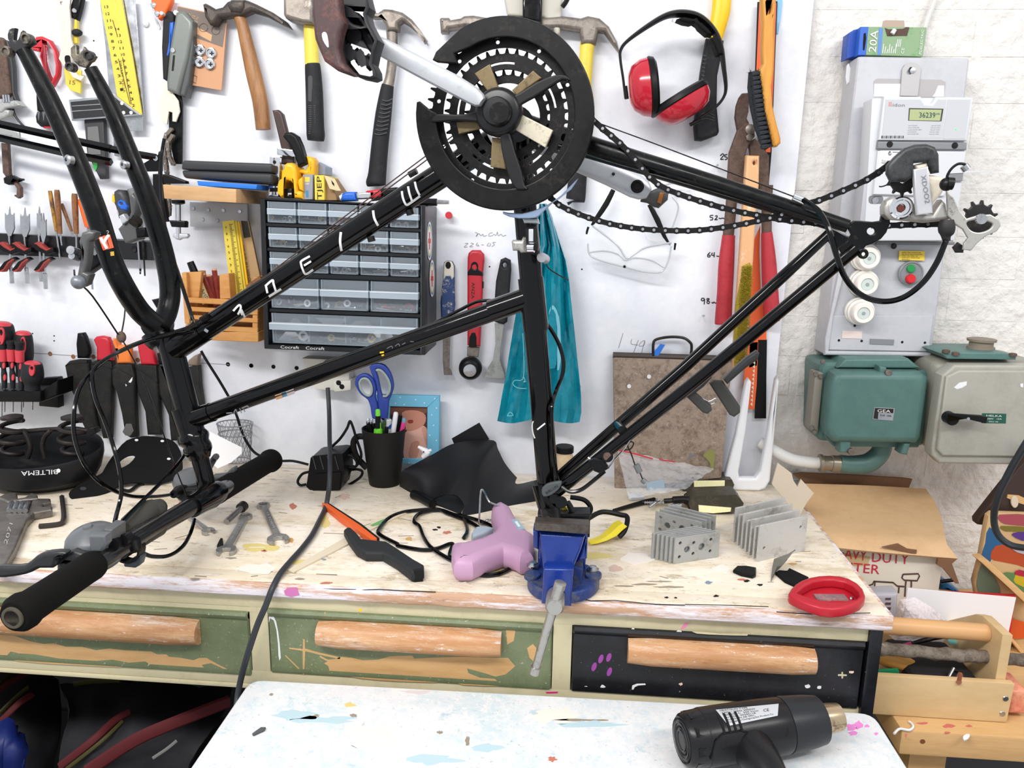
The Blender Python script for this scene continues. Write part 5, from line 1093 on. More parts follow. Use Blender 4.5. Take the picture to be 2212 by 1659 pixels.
# round stickers on the cabinet's side
sx = P(*fpx(1574,500), KY).x + .0004
for (cx, cy, rx, ry) in ((1612,555,22,165),(1634,875,22,158)):
    for k, (s, m, dx) in enumerate(((1, m_white, 0),(.88, mat('blue_ring', (90,130,190),.5),.0003),(.78, mat('yellow_ring', (226,206,120),.5),.0006),(.66, m_white, .0009))):
        mk('round_sticker', flat([PX(sx + .0004 + dx, *fpx(x, y)) for x, y in ell(cx, cy, rx * s, ry * s, 24)], (1,0,0),.0003), m, cab, smooth=0)
    mk('sticker_cross', flat([PX(sx + .0017, *fpx(cx + x * rx, cy + y * ry)) for x, y in ((-.15,-.45),(.15,-.45),(.15,-.12),(.45,-.12),(.45,.12),(.15,.12),(.15,.45),(-.15,.45),(-.15,.12),(-.45,.12),(-.45,-.12),(-.15,-.12))], (1,0,0),.0003), mat('sticker_red', (206,50,50),.5), cab, smooth=0)
# ---------------------------------------------------------------- things on top of the cabinet
t = T('staple_gun', 'chrome staple gun with brown lever standing on the parts cabinet', 'staple gun', 595,430,1.33)
mk('body', bev(hexp(L8(240,80,505,80,460,1050,200,1030),1.325,1.38),.003), m_chrome, t)
wpart('dark_window', L8(228,580,465,580,450,800,218,790),1.3245,.003, mat('dark_brown_metal', (58,48,46),.4, m=.4), t)
wpart('front_slot', L8(250,840,450,830,450,930,245,935),1.3245,.003, m_dark_steel, t); mk('rivet', lathe([(0,.003),(.0005,.0028)], P(*L8(365,225)[0], 1.325), NW, 12), m_hole, t)
wpart('lever', A2(740,940,790,935,825,970,870,1150,920,1310,930,1400,830,1400,815,1260,790,1150),1.35,.016, mat('brown_metal_lever', (70,56,52),.4, m=.4), t, b=.003)
mk('pivot', bev(hexp(A2(780,1260,925,1280,925,1340,780,1320),1.34,1.37),.002), m_chrome, t)
t = T('staple_gun', 'yellow plastic staple gun with black lever standing on the parts cabinet', 'staple gun', 640,430,1.32)
m_yg = mat('warm_yellow_plastic', (240,176,28),.34)
wpart('body', L8(515,420,570,380,570,300,640,240,760,235,850,320,880,480,920,900,1040,920,1040,1120,820,1090,800,760,740,680,650,660,560,710,525,790,520,1075,485,1060),1.312,.05, m_yg, t, b=.006)
wpart('rear_handle', L8(1100,70,1250,100,1310,180,1300,560,1100,560,1000,500,880,530,870,380,1100,390,1150,300),1.332,.03, m_yg, t, b=.006)
wpart('side_panel', L8(910,700,930,640,1030,560,1040,920,950,880),1.31,.02, m_yg, t, b=.003)
mk('staple_exit', bev(hexp(L8(545,860,775,850,790,1080,530,1070),1.325,1.35),.002), m_dark_steel, t); wpart('white_logo', L8(680,960,770,960,770,1000,700,1000,700,1030,680,1030),1.3245,.002, m_white, t)
wpart('lever', A2(828,1165,850,1130,900,1125,950,1160,985,1240,1030,1390,960,1425,930,1330,890,1240),1.325,.022, m_black_plastic, t, b=.004)
def carton(nm, lab, px, y0, y1, m):
    t = T(nm, lab, 'box', px[3][0], px[3][1], y0); mk('carton', bev(hexp(px, y0, y1),.0008,1), m, t); return t
t = carton('staple_box', 'grey staple box with a yellow square and blue print', L8(1035,520,1280,515,1280,1120,1040,1120),1.318,1.40, mat('grey_carton', (142,144,156),.5))
wpart('yellow_print', L8(1085,580,1205,580,1205,695,1085,695),1.3178,.0004, m_yellowp, t, b=0); wpart('blue_print', L8(1115,900,1175,900,1175,1065,1118,1065),1.3178,.0004, mat('teal_print', (60,130,160),.5), t, b=0)
mk('white_print', wtxt('1000', *L8(1095,770)[0], *L8(1195,770)[0], 5,1.3176), m_ink, t, smooth=0)
t = carton('staple_box', 'yellow staple box with black letters', L8(1315,535,1550,535,1560,1135,1325,1130),1.318,1.40, m_yellowp)
mk('letters', wtxt('TJEP', *L8(1500,1110)[0], *L8(1480,560)[0], 10,1.3177), m_blackink, t, smooth=0)
t = carton('staple_box', 'open brown cardboard staple box with lifted flap', L8(1575,570,1800,900,1850,1140,1575,1140),1.326,1.40, mat('brown_carton', (150,118,80),.7))
wpart('flap', L8(1550,540,1800,620,1950,910,1860,910,1680,860),1.316,.002, mat('pale_carton', (206,190,150),.7), t, b=.0003); wpart('hang_hole', L8(1720,650,1790,740,1790,800,1740,740),1.3156,.0006, m_hole, t, b=0)
t = carton('staple_box', 'blue-grey card box standing behind the yellow staple box', L8(1305,190,1580,330,1580,530,1290,530),1.36,1.40, mat('blue_grey_carton', (136,146,164),.5))
t = T('multi_tool', 'blue and red folding knife lying on the parts cabinet', 'knife', 770,432,1.32)
wpart('blue_end', B2(840,190,860,145,900,135,975,135,985,215,860,215),1.325,.02, mat('blue_plastic', (34,98,200),.4), t, b=.005); wpart('white_end', B2(838,185,850,150,880,145,860,175,855,212,842,205),1.3245,.02, m_white, t, b=.004)
wpart('jaw', B2(980,150,1040,135,1110,140,1110,195,985,200),1.324,.014, m_chrome, t, b=.003); wpart('red_grip', B2(1060,130,1180,110,1240,115,1200,180,1110,195,1110,145,1060,145),1.326,.016, m_red, t, b=.004); wpart('black_grip', B2(1180,110,1330,95,1330,130,1200,200,1110,215,1110,195,1200,175),1.325,.018, m_black_plastic, t, b=.004)
t = T('marker_tube', 'black tube with steel tip poking out from the cabinet top behind the down tube', 'tool', 940,440,1.33)
mk('body', wt([(860,430,7),(900,436,8),(944,437,8)], 1.335), m_black_plastic, t); mk('tip', wt([(944,436,5),(970,437,4)], 1.335), m_steel, t)
# ---------------------------------------------------------------- slatted organiser with pencils
OY = 1.33
org = T('pencil_rack', 'orange-brown slatted wooden pencil rack on the wall', 'rack', 480,740, OY)
m_ow = mat('oiled_orange_wood', (210,154,90),.48, var=((188,124,62),24,.42,.68), stretch=(.2,1,1))
def ob(nm, px, y0, y1, m=m_ow): return mk(nm, bev(hexa([P(x, y, y0) for x, y in px], (0, y1 - y0,0)),.001,1), m, org)
ob('side_board', B1(1548,982,1720,975,1700,1200,1600,1200), OY + .01, OY + .02); ob('side_board', B1(1548,985,1590,985,1620,1420,1575,1420), OY, OY + .075)
ob('divider_board', B1(1870,1000,1952,990,1970,1205,1875,1210), OY + .006, OY + .075); ob('side_board', B1(2160,1020,2200,1020,2200,1560,2150,1560), OY + .002, OY + .075)
for a, b_ in (((1590,1195),1240),((1600,1275),1312),((1610,1345),1380),((1580,1425),1465)):
    ob('slat', B1(a[0], a[1], 2200, a[1] + 32,2200, b_ + 34, a[0], b_), OY, OY + .008)
ob('bottom_board', B1(1800,1490,2205,1490,2205,1578,1790,1560), OY, OY + .075); ob('back_slat', B1(1580,1000,2200,1020,2200,1560,1600,1420), OY + .075, OY + .08, mat('dark_slat_wood', (120,76,38),.6))
t = T('marker_pen', 'thick black marker pen with yellow label in the slatted rack', 'marker', 440,640, OY + .02)
mk('cap', wt([(411,566,7.5),(416,578,8),(430,612,8.5)], OY + .03), m_black_plastic, t); mk('barrel', wt([(429,610,9),(447,655,9.5)], OY + .03), mat('pale_yellow_label', (232,222,150),.5), t)
mk('lettering', wtxt('Artlin', 432,625,448,652,8, OY + .0215), mat('navy_print', (40,50,110),.5), t, smooth=0)
m_pcl = mat('dark_red_pencil', (142,50,44),.45, var=((110,36,34),80,.45,.6))
for i, (a, b_, lab) in enumerate((((437,590),(462,655), 'flat dark red carpenter pencil leaning next to the marker'),((450,593),(466,660), 'second dark red carpenter pencil leaning in the rack'),((463,580),(472,650), 'dark red carpenter pencil nearest the rack divider'),((412,622),(432,655), 'short dark red pencil stub left of the marker'))):
    t = T('carpenter_pencil', lab, 'pencil', b_[0], b_[1], OY + .03, 'carpenter pencils in the slatted rack'); mk('body', wt([(a[0], a[1] + 4,6),(b_[0], b_[1], 6)], OY + .035 + .004 * i, 0,6,.6), m_pcl, t); mk('end', wt([(a[0], a[1], 5.6),(a[0] + .5, a[1] + 4,5.9)], OY + .035 + .004 * i, 0,6,.6), mat('raw_pencil_end', (206,160,120),.6), t)
t = T('folding_rule', 'yellow folding rule standing in the slatted rack', 'ruler', 505,640, OY + .03)
qy = B1(1895,545,1995,535,2085,1190,1975,1210); fy = qmap(qy)
for k in range(3): mk('rule_leaf', bev(hexa([P(x + k * 6, y + k * 1.5, OY + .03 + .003 * k) for x, y in qy], (0,.0028,0)),.0004,1), m_yellowp if k < 2 else m_yellow, t)
for k in range(11):
    mk('scale_number', wtxt(str(9 - k % 9), *fy(.2,.1 + .08 * k), *fy(.32,.1 + .08 * k),5, OY + .0297), m_blackink, t, smooth=0)
mk('scale_ticks', wink([[fy(.55,.05 + .0155 * k), fy(.75 if k % 5 else .9,.05 + .0155 * k)] for k in range(60)], .8, OY + .0297,0), m_blackink, t)
t = T('wooden_rule', 'old wooden folding rule with a dark tip leaning in the slatted rack', 'ruler', 545,640, OY + .045)
qw = B1(2050,540,2120,545,2240,1120,2130,1180); mk('rule_leaf', bev(hexa([P(x, y, OY + .045) for x, y in qw], (0,.006,0)),.0006,1), mat('old_rule_wood', (186,152,108),.55), t)
wpart('dark_tip', B1(2056,540,2112,545,2140,680,2080,690), OY + .0447,.002, mat('olive_dark_tip', (60,60,48),.5), t); mk('lettering', wtxt('0040/18 64 00', 544,612,527,528,6, OY + .0447), mat('faded_black_print', (110,100,60),.7), t, smooth=0)
t = T('wooden_rule', 'second yellow-brown ruler edge leaning in front of the slatted rack', 'ruler', 530,650, OY + .02); wpart('leaf', B1(2100,1090,2212,1010,2230,1040,2110,1130), OY - .004,.003, m_oldw, t)
# ================================================================== centre of the wall
m_blueh = mat('blue_worn_handle', (44,66,112),.5, var=((206,200,184),26,.54,.62))
t = T('paint_knife', 'slim knife with paint-flecked blue and white handle right of the cabinet', 'knife', 970,805)
wpart('handle', B3(230,660,255,645,300,650,320,690,320,900,325,1020,310,1140,205,1140,200,1000,215,860,225,740),1.398,.014, m_blueh, t, b=.004)
wpart('head', B3(232,665,256,647,298,652,316,690,318,780,300,815,285,780,250,780,232,815,225,780),1.397,.014, mat('beige_handle', (206,200,186),.45), t, b=.003); mk('hang_hole', wp(ell(968,573,6,8,14),1.3965,.002), m_hole, t)
wpart('blade', B3(225,1135,290,1135,278,1560,300,1600,300,1622,232,1620,222,1500),1.402,.004, m_hs, t, b=.001)
t = T('paint_scraper', 'red paint scraper with round black knob, lettered ANZA', 'scraper', 1020,818)
m_anza = mat('scraper_red', (170,34,46),.4)
wpart('handle', B3(432,620,440,580,470,555,540,555,572,590,575,650,562,760,562,900,540,1380,430,1370,430,900,430,740),1.396,.016, m_anza, t, b=.005)
wpart('collar', B3(455,710,470,670,510,662,530,720,562,745,562,775,432,770,432,745),1.395,.018, m_black_plastic, t, b=.002, holes=[ell(1025,575,5.5,7,12)]); wpart('side_button', B3(555,810,570,830,568,880,552,885),1.398,.01, m_black_plastic, t)
mk('lettering', wtxt('ANZA', 1019,610,1018,645,7,1.3958), m_blackink, t, smooth=0)
wpart('panel', B3(450,1300,470,1258,500,1260,512,1300,510,1380,445,1380),1.3955,.002, m_black_plastic, t); wpart('neck', B3(430,1380,535,1385,525,1470,428,1460),1.40,.01, m_hs, t, b=.002)
kc = P(1016.5,794,1.40); mk('knob', lathe([(-.012,.018),(0,.0218),(.010,.0212),(.016,.017),(.018,.0125)], kc, Vector((.05,-1,-.1)),32), m_black_plastic, t); mk('knob_cap', lathe([(0,.0125),(.0015,.0118),(.003,.002)], kc + Vector((.001,-.018,-.002)), Vector((.05,-1,-.1)),26), m_steel, t)
t = T('putty_knife', 'putty knife with dark grey handle and splayed steel blade', 'putty knife', 1070,825)
wpart('handle', B3(705,680,715,635,755,618,800,640,805,720,790,920,770,1170,740,1190,665,1170,662,1000,675,820),1.398,.014, m_grip_dark, t, b=.004, holes=[ell(1090,573,4.5,5.5,12)])
wpart('blade', B3(665,1180,745,1180,738,1250,715,1400,710,1490,745,1600,760,1655,570,1640,600,1570,650,1490,672,1350),1.404,.003, mat('blade_steel', (160,162,158),.35, m=.5, var=((110,106,98),40,.5,.7)), t, b=.0005)
# --- teal plastic bag
m_teal = mat('teal_plastic_film', (16,138,158),.22, var=((10,108,130),14,.42,.7), bump=(26,.5,.006))
bg = T('carrier_bag', 'teal plastic carrier bag hanging on the wall behind the seat tube', 'bag', 1165,910,1.39)
rows = []
prof = [(440,1166,1180),(470,1162,1192),(530,1160,1212),(560,1142,1222),(610,1128,1230),(680,1115,1236),(740,1105,1243),(800,1095,1250),(850,1085,1255),(890,1078,1256),(909,1074,1252)]
rg = random.Random(4)
for i in range(41):
    f = i / 40 * (len(prof) - 1); k = min(int(f), len(prof) - 2); t_ = f - k; y, xl, xr = [lerp(prof[k][q], prof[k + 1][q], t_) for q in range(3)]
    r_ = []
    for j in range(25):
        u = j / 24; fold = .010 * math.sin(u * 15 + 1.2 * math.sin(y * .012)) * (1 - .35 * i / 40) + .005 * math.sin(u * 37 + y * .02)
        r_.append(P(lerp(xl, xr, u), y + (5 * math.sin(u * 9) if i == 40 else 0),1.375 - .018 * math.sin(math.pi * u) + fold))
    rows.append(r_)
mk('film', grid(rows, .0012), m_teal, bg)
wpart('handle_slot', B3(1135,1060,1150,1030,1170,1030,1200,1080,1225,1200,1230,1500,1200,1580,1200,1300,1190,1150,1130,1120),1.346,.0008, mat('pale_teal_film', (120,188,206),.3), bg, b=0, sm=2); wpart('dark_oval', B3(1112,1300,1125,1130,1150,1060,1185,1100,1198,1300,1192,1530,1160,1562,1125,1540),1.3455,.0008, m_teal, bg, b=0, sm=2)
mk('printed_line', wink([C4(195,0,205,250,195,390,130,400,110,430,150,465,240,470), C4(200,370,215,400,200,415,225,410), C4(62,705,85,672,112,700,62,705)], 1.3,1.356,3), mat('pale_print', (120,196,208),.5), bg)
mk('coat_hook', lathe([(0,.007),(.008,.009),(.012,.012),(.018,.0128),(.024,.010),(.027,.004)], P(1240,832,1.42), Vector((0,-1,0)),10), m_chrome, label='faceted silver coat hook on the wall at the teal bag edge', cat='hook')
mk('push_pin', lathe([(0,.003),(.008,.003),(.009,.0056),(.014,.005),(.015,.0065),(.017,.0062)], P(974,467,1.42), Vector((-.1,-1,.1)),16), m_red, label='small red push pin right of the parts cabinet', cat='pin')
# --- safety glasses
m_gl = mat('clear_polycarbonate', (226,229,232),.06, alpha=.28); m_glr = mat('clear_rim', (190,194,198),.15, alpha=.75)
def glasses(lab, lens, straps, rim, Y):
    t = T('safety_glasses', lab, 'goggles', rim[0][0], rim[0][1], Y)
    wpart('lens', lens, Y, .0025, m_gl, t, b=.0006, sm=2); mk('rim', t3([P(x, y, Y - .001) for x, y in rim], .0016,5), m_glr, t)
    for s in straps: mk('temple', wt(s, Y + .004,2,8,.5), m_black_plastic, t)
    return t
t = glasses('clear safety glasses with black temples hanging below the far crank', B3(1500,345,1640,440,1730,530,1785,610,1850,560,1960,520,2110,500,2175,485,2170,560,2150,640,2100,735,1960,740,1800,700,1650,660,1530,620,1470,570,1460,480),
        [[(1325,410,5),(1310,440,6),(1290,470,5),(1278,487,2.4)], [(1402,442,4),(1420,475,6),(1435,510,4),(1448,530,1.6)]], B3(1500,345,1700,500,1770,600,1800,625,1840,600,1960,530,2175,490),1.385)
mk('rim', t3([P(x, y, 1.384) for x, y in B3(1465,575,1600,560,1720,590,1780,640,1860,620,2000,640,2110,700)], .0012,5), m_glr, t); mk('rim', t3([P(x, y, 1.384) for x, y in B3(1460,500,1475,590,1560,640,1800,705,1960,742,2090,738,2150,640,2172,520)], .0014,5), m_glr, t)
mk('hinge', wt([(1271,490,2.5),(1268,500,2.5),(1267,506,2)], 1.384), m_black_plastic, t); mk('hinge', wt([(1459,525,2.5),(1457,540,2)], 1.384), m_black_plastic, t); mk('nose_screw', ball(P(1349,576,1.383),.0026), m_black_plastic, t)
t = glasses('second pair of clear safety glasses behind the first', B4(0,150,170,60,350,80,340,130,210,180,255,250,250,330,200,440,170,540,50,560,-40,480), [[(1405,430,3),(1418,470,4),(1430,490,3)]], B4(-20,200,80,120,200,60,340,70),1.402)
mk('rim', t3([P(x, y, 1.402) for x, y in B4(210,180,258,260,230,380,190,480)], .0014,5), m_glr, t)
# --- ear muffs
em = T('ear_muffs', 'red and black ear muffs hanging on a nail', 'ear muffs', 1450,270,1.350)
mk('headband', wt([(1351,213,2.6),(1346,170,2.8),(1340,128,3),(1341,108,3.4),(1356,88,4),(1400,56,5.5),(1440,34,6.5),(1475,30,8),(1510,38,7.5),(1540,65,6.5),(1556,100,6),(1564,150,4.5),(1568,190,3.6),(1562,212,3),(1545,232,3),(1520,250,3.2),(1498,264,3.6)], 1.350,5,10,2.4), m_black_plastic, em)
wpart('pad', A4(640,160,700,185,760,195,800,180,830,230,900,290,950,290,900,230,800,160,700,140),1.335,.03, m_black_matte, em, b=.004); wpart('pad', A4(930,330,960,380,990,460,1040,460,1020,350,980,290),1.335,.03, m_black_matte, em, b=.004)
def cup(cx, cy, ax, ay, L_, W_, nm):
    """ear cup seen from the side: axis direction in pixels, half length px, thickness px"""
    c = P(cx, cy, 1.350); a = Vector((ax, ay)).normalized(); k = px2m(c); u = (P(cx + a.x, cy + a.y, 1.350) - c) / 1.0; v = (P(cx - a.y, cy + a.x, 1.350) - c)
    dn = u.normalized();
    def ovl(prof, m, nm2):
        rows = []; seg = 28
        V, F = [], []
        for h, r in prof:
            for i in range(seg):
                t = 2 * math.pi * i / seg; V.append(c + u * h + v * (math.cos(t) * r * L_) + Vector((0,1,0)) * (math.sin(t) * r * L_ * .72 * k))
        n = len(prof)
        for i in range(n - 1):
            for q in range(seg): F.append((i * seg + q, i * seg + (q + 1) % seg, (i + 1) * seg + (q + 1) % seg, (i + 1) * seg + q))
        F += [tuple(range(seg)), tuple((n - 1) * seg + q for q in range(seg))]
        return mk(nm2,(V, F), m, em)
    ovl([(-W_ * .5,.35),(-W_ * .47,.5),(-W_ * .35,.74),(-W_ * .05,.93),(W_ * .2,.98),(W_ * .22,.96)], mat('glossy_red_shell', (180,30,48),.18, coat=.4), 'shell')
    ovl([(W_ * .22,.99),(W_ * .26,1.02),(W_ * .42,.98),(W_ * .5,.85),(W_ * .5,.4)], m_black_plastic, 'cushion')
cup(1389,190,1,-.08,66,62, 'a'); cup(1478,228,-.5,-.82,68,56, 'b')
for q in ((1351,186,1354,214),(1490,270,1515,258)): mk('pivot', wt([(q[0], q[1], 4),(q[2], q[3], 4.4)], 1.345), m_black_plastic, em)
# --- hatchet handle
t = T('hatchet', 'hatchet with yellow shaft and ribbed black grip behind the ear muffs', 'hatchet', 1530,300)
mk('shaft', wt([(1560,-20,20),(1558,20,20),(1551,55,18),(1544,84,16)], 1.402,3,14,.6), m_yellow, t)
wpart('grip', A4(895,320,1045,340,1040,400,990,640,985,900,1005,1120,990,1150,860,1200,800,1195,790,1080,820,800,850,580),1.39,.022, m_grip_dark, t, b=.006)
for i in range(8): mk('grip_rib', wink([A4(866 - i * 3,470 + 34 * i, 890 - i * 3,480 + 34 * i)], 3,1.3894,0), mat('grip_relief', (60,60,62),.6), t)
for i in range(3): mk('grip_rib', wink([A4(850,975 + i * 22,900,960 + i * 26,960,985 + i * 22)], 1.6,1.3894,3), mat('grip_relief', (60,60,62),.6), t)
# --- hand saw in orange sleeve
sw = T('hand_saw', 'long orange and black saw blade hanging at the edge of the white board', 'saw', 1630,900,1.41)
wpart('black_sleeve', A4(1330,15,1500,10,1480,500,1450,1300,1420,1640,1400,1640,1310,600),1.406,.004, m_black_plastic, sw); wpart('orange_sleeve', A4(1345,25,1490,25,1470,600,1440,1300,1400,1300,1320,590),1.4035,.003, mat('orange_card', (228,96,46),.45), sw)
wpart('orange_blade', B4(900,560,960,420,950,640,960,1000,1010,1290,1010,1400,940,1400,930,1620,860,1640,870,1100),1.407,.003, mat('orange_card', (228,96,46),.45), sw)
wpart('orange_lower', Q(1617,740,1638,738,1635,830,1630,884,1602,884,1608,800),1.407,.003, mat('orange_card', (228,96,46),.45), sw); wpart('black_lower', B4(945,1290,1015,1400,1010,1700,1008,2070,910,2070,920,1900,930,1500),1.41,.004, m_black_plastic, sw)
for i in range(12): mk('tooth', wp(Q(1632 - i * .6,770 + i * 9,1627 - i * .6,774 + i * 9,1632 - i * .6,779 + i * 9),1.4062,.002, b=0), mat('pale_tooth', (226,206,180),.6), sw)
t = T('blue_strip', 'narrow light blue strip beside the orange saw sleeve', 'strip', 1683,70); wpart('strip', A4(1495,-20,1545,-20,1530,120,1505,290,1490,290,1490,100),1.41,.005, mat('light_blue_plastic', (120,178,214),.4), t)
# --- wire brushes
m_by = mat('yellow_brush_wood', (214,152,62),.45, var=((190,124,44),20,.42,.68), stretch=(1,1,.15))
def bristles(nm, quad, Y, nx, ny, m, par, L_=.016, seed=1, n=700):
    rg = random.Random(seed); f = qmap(quad); V, F = [], []
    for i in range(nx):
        for j in range(ny):
            for k in range(n // (nx * ny)):
                u = (i + .5 + rg.gauss(0,.22)) / nx; v = (j + .5 + rg.gauss(0,.22)) / ny
                p = P(*f(u, v), Y); d = Vector((rg.gauss(0,.25),-1, rg.gauss(0,.2))).normalized() * L_ * rg.uniform(.85,1.05); s = Vector((.0004,0,.0003)); b0 = len(V)
                V += [p - s, p + s, p + Vector((0,0,.0006)), p + d]; F += [(b0, b0 + 1, b0 + 3),(b0 + 1, b0 + 2, b0 + 3),(b0 + 2, b0, b0 + 3)]
    return mk(nm, (V, F), m, par, kind='stuff', smooth=0, fixn=False)
t = T('wire_brush', 'wire brush with yellow wooden handle and dark bristles in front of the saw sleeve', 'brush', 1675,315,1.37)
wpart('handle', A4(1365,-30,1495,-30,1480,160,1478,400,1470,600,1450,740,1462,900,1490,1030,1530,1180,1530,1220,1500,1250,1465,1250,1430,1100,1390,940,1370,760,1350,640,1345,595,1380,540,1370,400,1378,200),1.338,.022, m_by, t, b=.005, holes=[A4(1418,30,1438,25,1448,50,1440,105,1422,105)])
wpart('bristle_block', A4(1262,610,1345,600,1360,700,1385,900,1430,1100,1460,1240,1400,1280,1360,1220,1310,1080,1270,900,1252,740),1.348,.014, mat('dark_bristle', (44,48,54),.8, bump=(400,.8,.004)), t, b=.004)
for i in range(17):
    f_ = i / 16; cx = lerp(1356,1440, f_ ** 1.2) ; cy = lerp(620,1240, f_); x, y = A4(cx, cy)[0]
    mk('bristle_tuft', wt([(x + 2, y, 3.2,1.344),(x - 10, y + 2,4.6,1.339),(x - 20, y + 4,5.2,1.337)], None, 0,7), mat('dark_bristle', (44,48,54),.8, bump=(400,.8,.004)), t)
bristles('bristles', A4(1256,610,1350,605,1460,1250,1380,1260),1.349,5,22, mat('dark_bristle', (44,48,54),.8), t, .014,2,1400)
mk('hang_screw', lathe([(0,.004),(.003,.003)], P(1661,12,1.344), NW, 10), m_dark_steel, t)
t = T('wire_brush', 'wire brush with bare wooden handle and yellow brass bristles between the bolt cutter grips', 'brush', 1605,800,1.385)
wpart('handle', Q(1613,335,1641,336,1640,400,1634,460,1628,560,1622,640,1616,730,1608,800,1583,800,1588,700,1598,560,1606,440),1.352,.018, mat('pale_brush_wood', (216,166,120),.45, var=((232,200,170),40,.55,.65)), t, b=.004, holes=[ell(1630,352,3,4,10)])
wpart('brass_bed', B4(810,770,870,740,890,780,880,1000,850,1250,830,1500,740,1650,735,1400,750,1100,790,900),1.348,.008, mat('brass_bristle', (168,148,40),.7, bump=(400,1.0,.004)), t, b=.003)
bristles('bristles', B4(795,770,885,760,840,1600,735,1600),1.351,6,40, mat('brass_bristle_tip', (182,162,52),.6), t, .012,5,2400)
# --- bolt cutters
bc = T('bolt_cutter', 'rusty bolt cutter with red vinyl grips hanging by its jaws', 'bolt cutter', 1600,700,1.385)
wpart('jaw', A4(1200,795,1255,790,1260,850,1255,950,1240,1010,1260,1050,1220,1100,1160,1110,1140,1000,1150,900,1175,830),1.388,.014, m_rust, bc, b=.003)
wpart('arm', A4(1160,1110,1230,1040,1300,1080,1310,1160,1260,1230,1230,1310,1225,1540,1200,1650,1070,1640,1090,1300),1.382,.014, m_rust, bc, b=.003); wpart('arm', A4(1250,1220,1310,1180,1400,1280,1430,1330,1430,1640,1340,1640,1330,1500,1270,1330),1.39,.012, m_rust, bc, b=.003)
wpart('link_plate', A4(1210,1100,1240,1060,1290,1065,1310,1110,1290,1180,1250,1200,1215,1160),1.380,.006, m_rust, bc, b=.001); mk('pivot_bolt', lathe([(0,.0085),(.004,.0085),(.0055,.006)], P(1620,280,1.380), NW, 20), m_hs, bc); mk('pivot_bolt', lathe([(0,.006),(.004,.006),(.0045,.004)], P(1618,297,1.380), NW, 6), m_hs, bc)
for sx_, gx in ((0, None),):
    mk('handle_bar', wt([(1583,400,12),(1577,470,12),(1572,520,12)], 1.392,2,12,.7), m_rust, bc); mk('handle_bar', wt([(1658,400,12),(1656,450,11),(1656,505,11)], 1.396,2,12,.7), m_rust, bc)
mk('grip', wt([(1574,508,14),(1573,520,14.5),(1569,570,17),(1566,630,17),(1563,680,18),(1563,697,19),(1563,700,17)], 1.39,4,16,.75), m_redgrip, bc); mk('grip', wt([(1656,502,12),(1657,515,13),(1661,570,16),(1664,630,17),(1667,680,17.5),(1667,693,17)], 1.394,4,16,.75), m_redgrip, bc)
# --- picture frame with baby photo, standing on the bench against the wall
pf = T('picture_frame', 'light blue wooden picture frame with a baby photo leaning on the wall', 'picture frame', 900,1010,1.39)
m_pfb = mat('light_blue_frame', (112,182,212),.45)
fo = [(812,853),(949,856),(948,1005),(808,1000)]; fi = [(842,878),(923,880),(922,992),(838,990)]
for i in range(4):
    j = (i + 1) % 4; mk('frame_bar', bev(hexa([P(*fo[i], 1.388), P(*fo[j], 1.388), P(*fi[j], 1.388), P(*fi[i], 1.388)], (0,.012,0)),.0008,1), m_pfb, pf)
mk('photo', hexa([P(*q, 1.393) for q in fi], (0,.003,0)), mat('photo_dark', (74,48,42),.35), pf)
def ph(px, c, d): wpart('photo_shape', px, 1.393 - d * .0002,.0004, mat('photo_%d_%d_%d' % c, c, .35), pf, b=0, sm=3)
ph(C3(880,475,1195,475,1190,520,1000,560,880,530),(120,76,60),1); ph(C3(980,520,1100,500,1180,540,1170,620,1080,670,1010,660),(196,136,116),2); ph(C3(1030,585,1070,580,1075,605,1040,610),(150,60,54),3)
ph(C3(1010,690,1100,650,1190,650,1195,900,1120,930,1000,920),(222,172,156),1); ph(C3(1150,650,1195,660,1195,800,1170,740),(206,150,132),3); ph(C3(1060,780,1130,770,1110,900,1040,900),(196,140,124),2)
for x, y in C3(965,388,1097,408,1172,436,1260,400,1275,480,1235,538,1250,628,1218,712,1275,756,925,440,1000,450,1040,948): mk('frame_dot', wp(ell(x, y, 1.4,1.4,8),1.3877,.0006, b=0), m_white, pf)
t = T('toy_figure', 'tiny white glossy toy figure with a pointed nose on top of the rubber sheet', 'toy', 915,985,1.36)
mk('body', wt([(903,965,3,1.33),(912,970,5,1.33),(922,978,8,1.33),(914,988,6,1.33)], None, 4,12), m_white, t); mk('arm', wt([(922,976,4,1.33),(932,972,3,1.33)], None, 2), m_white, t); mk('eye', ball(P(915,976,1.323),.0012), m_hole, t)
# --- wall socket and adapter
so = T('wall_socket', 'beige surface wall socket behind the top tube', 'socket', 690,850,1.40)
mk('box', bev(hexp(C2(1070,210,1480,230,1480,500,1180,480),1.385,1.418),.004), mat('aged_white_plastic', (216,214,204),.45), so); mk('box', bev(hexp(C3(395,250,545,240,545,330,395,345),1.378,1.418),.004), mat('aged_white_plastic', (216,214,204),.45), so)
mk('plug', bev(hexp(C2(1250,240,1480,230,1470,300,1260,330),1.365,1.385),.004), m_black_plastic, so)
for x, y in C3(440,265,468,298): mk('socket_hole', lathe([(0,.005),(.0006,.0045)], P(x, y, 1.378), NW, 12), m_hole, so)
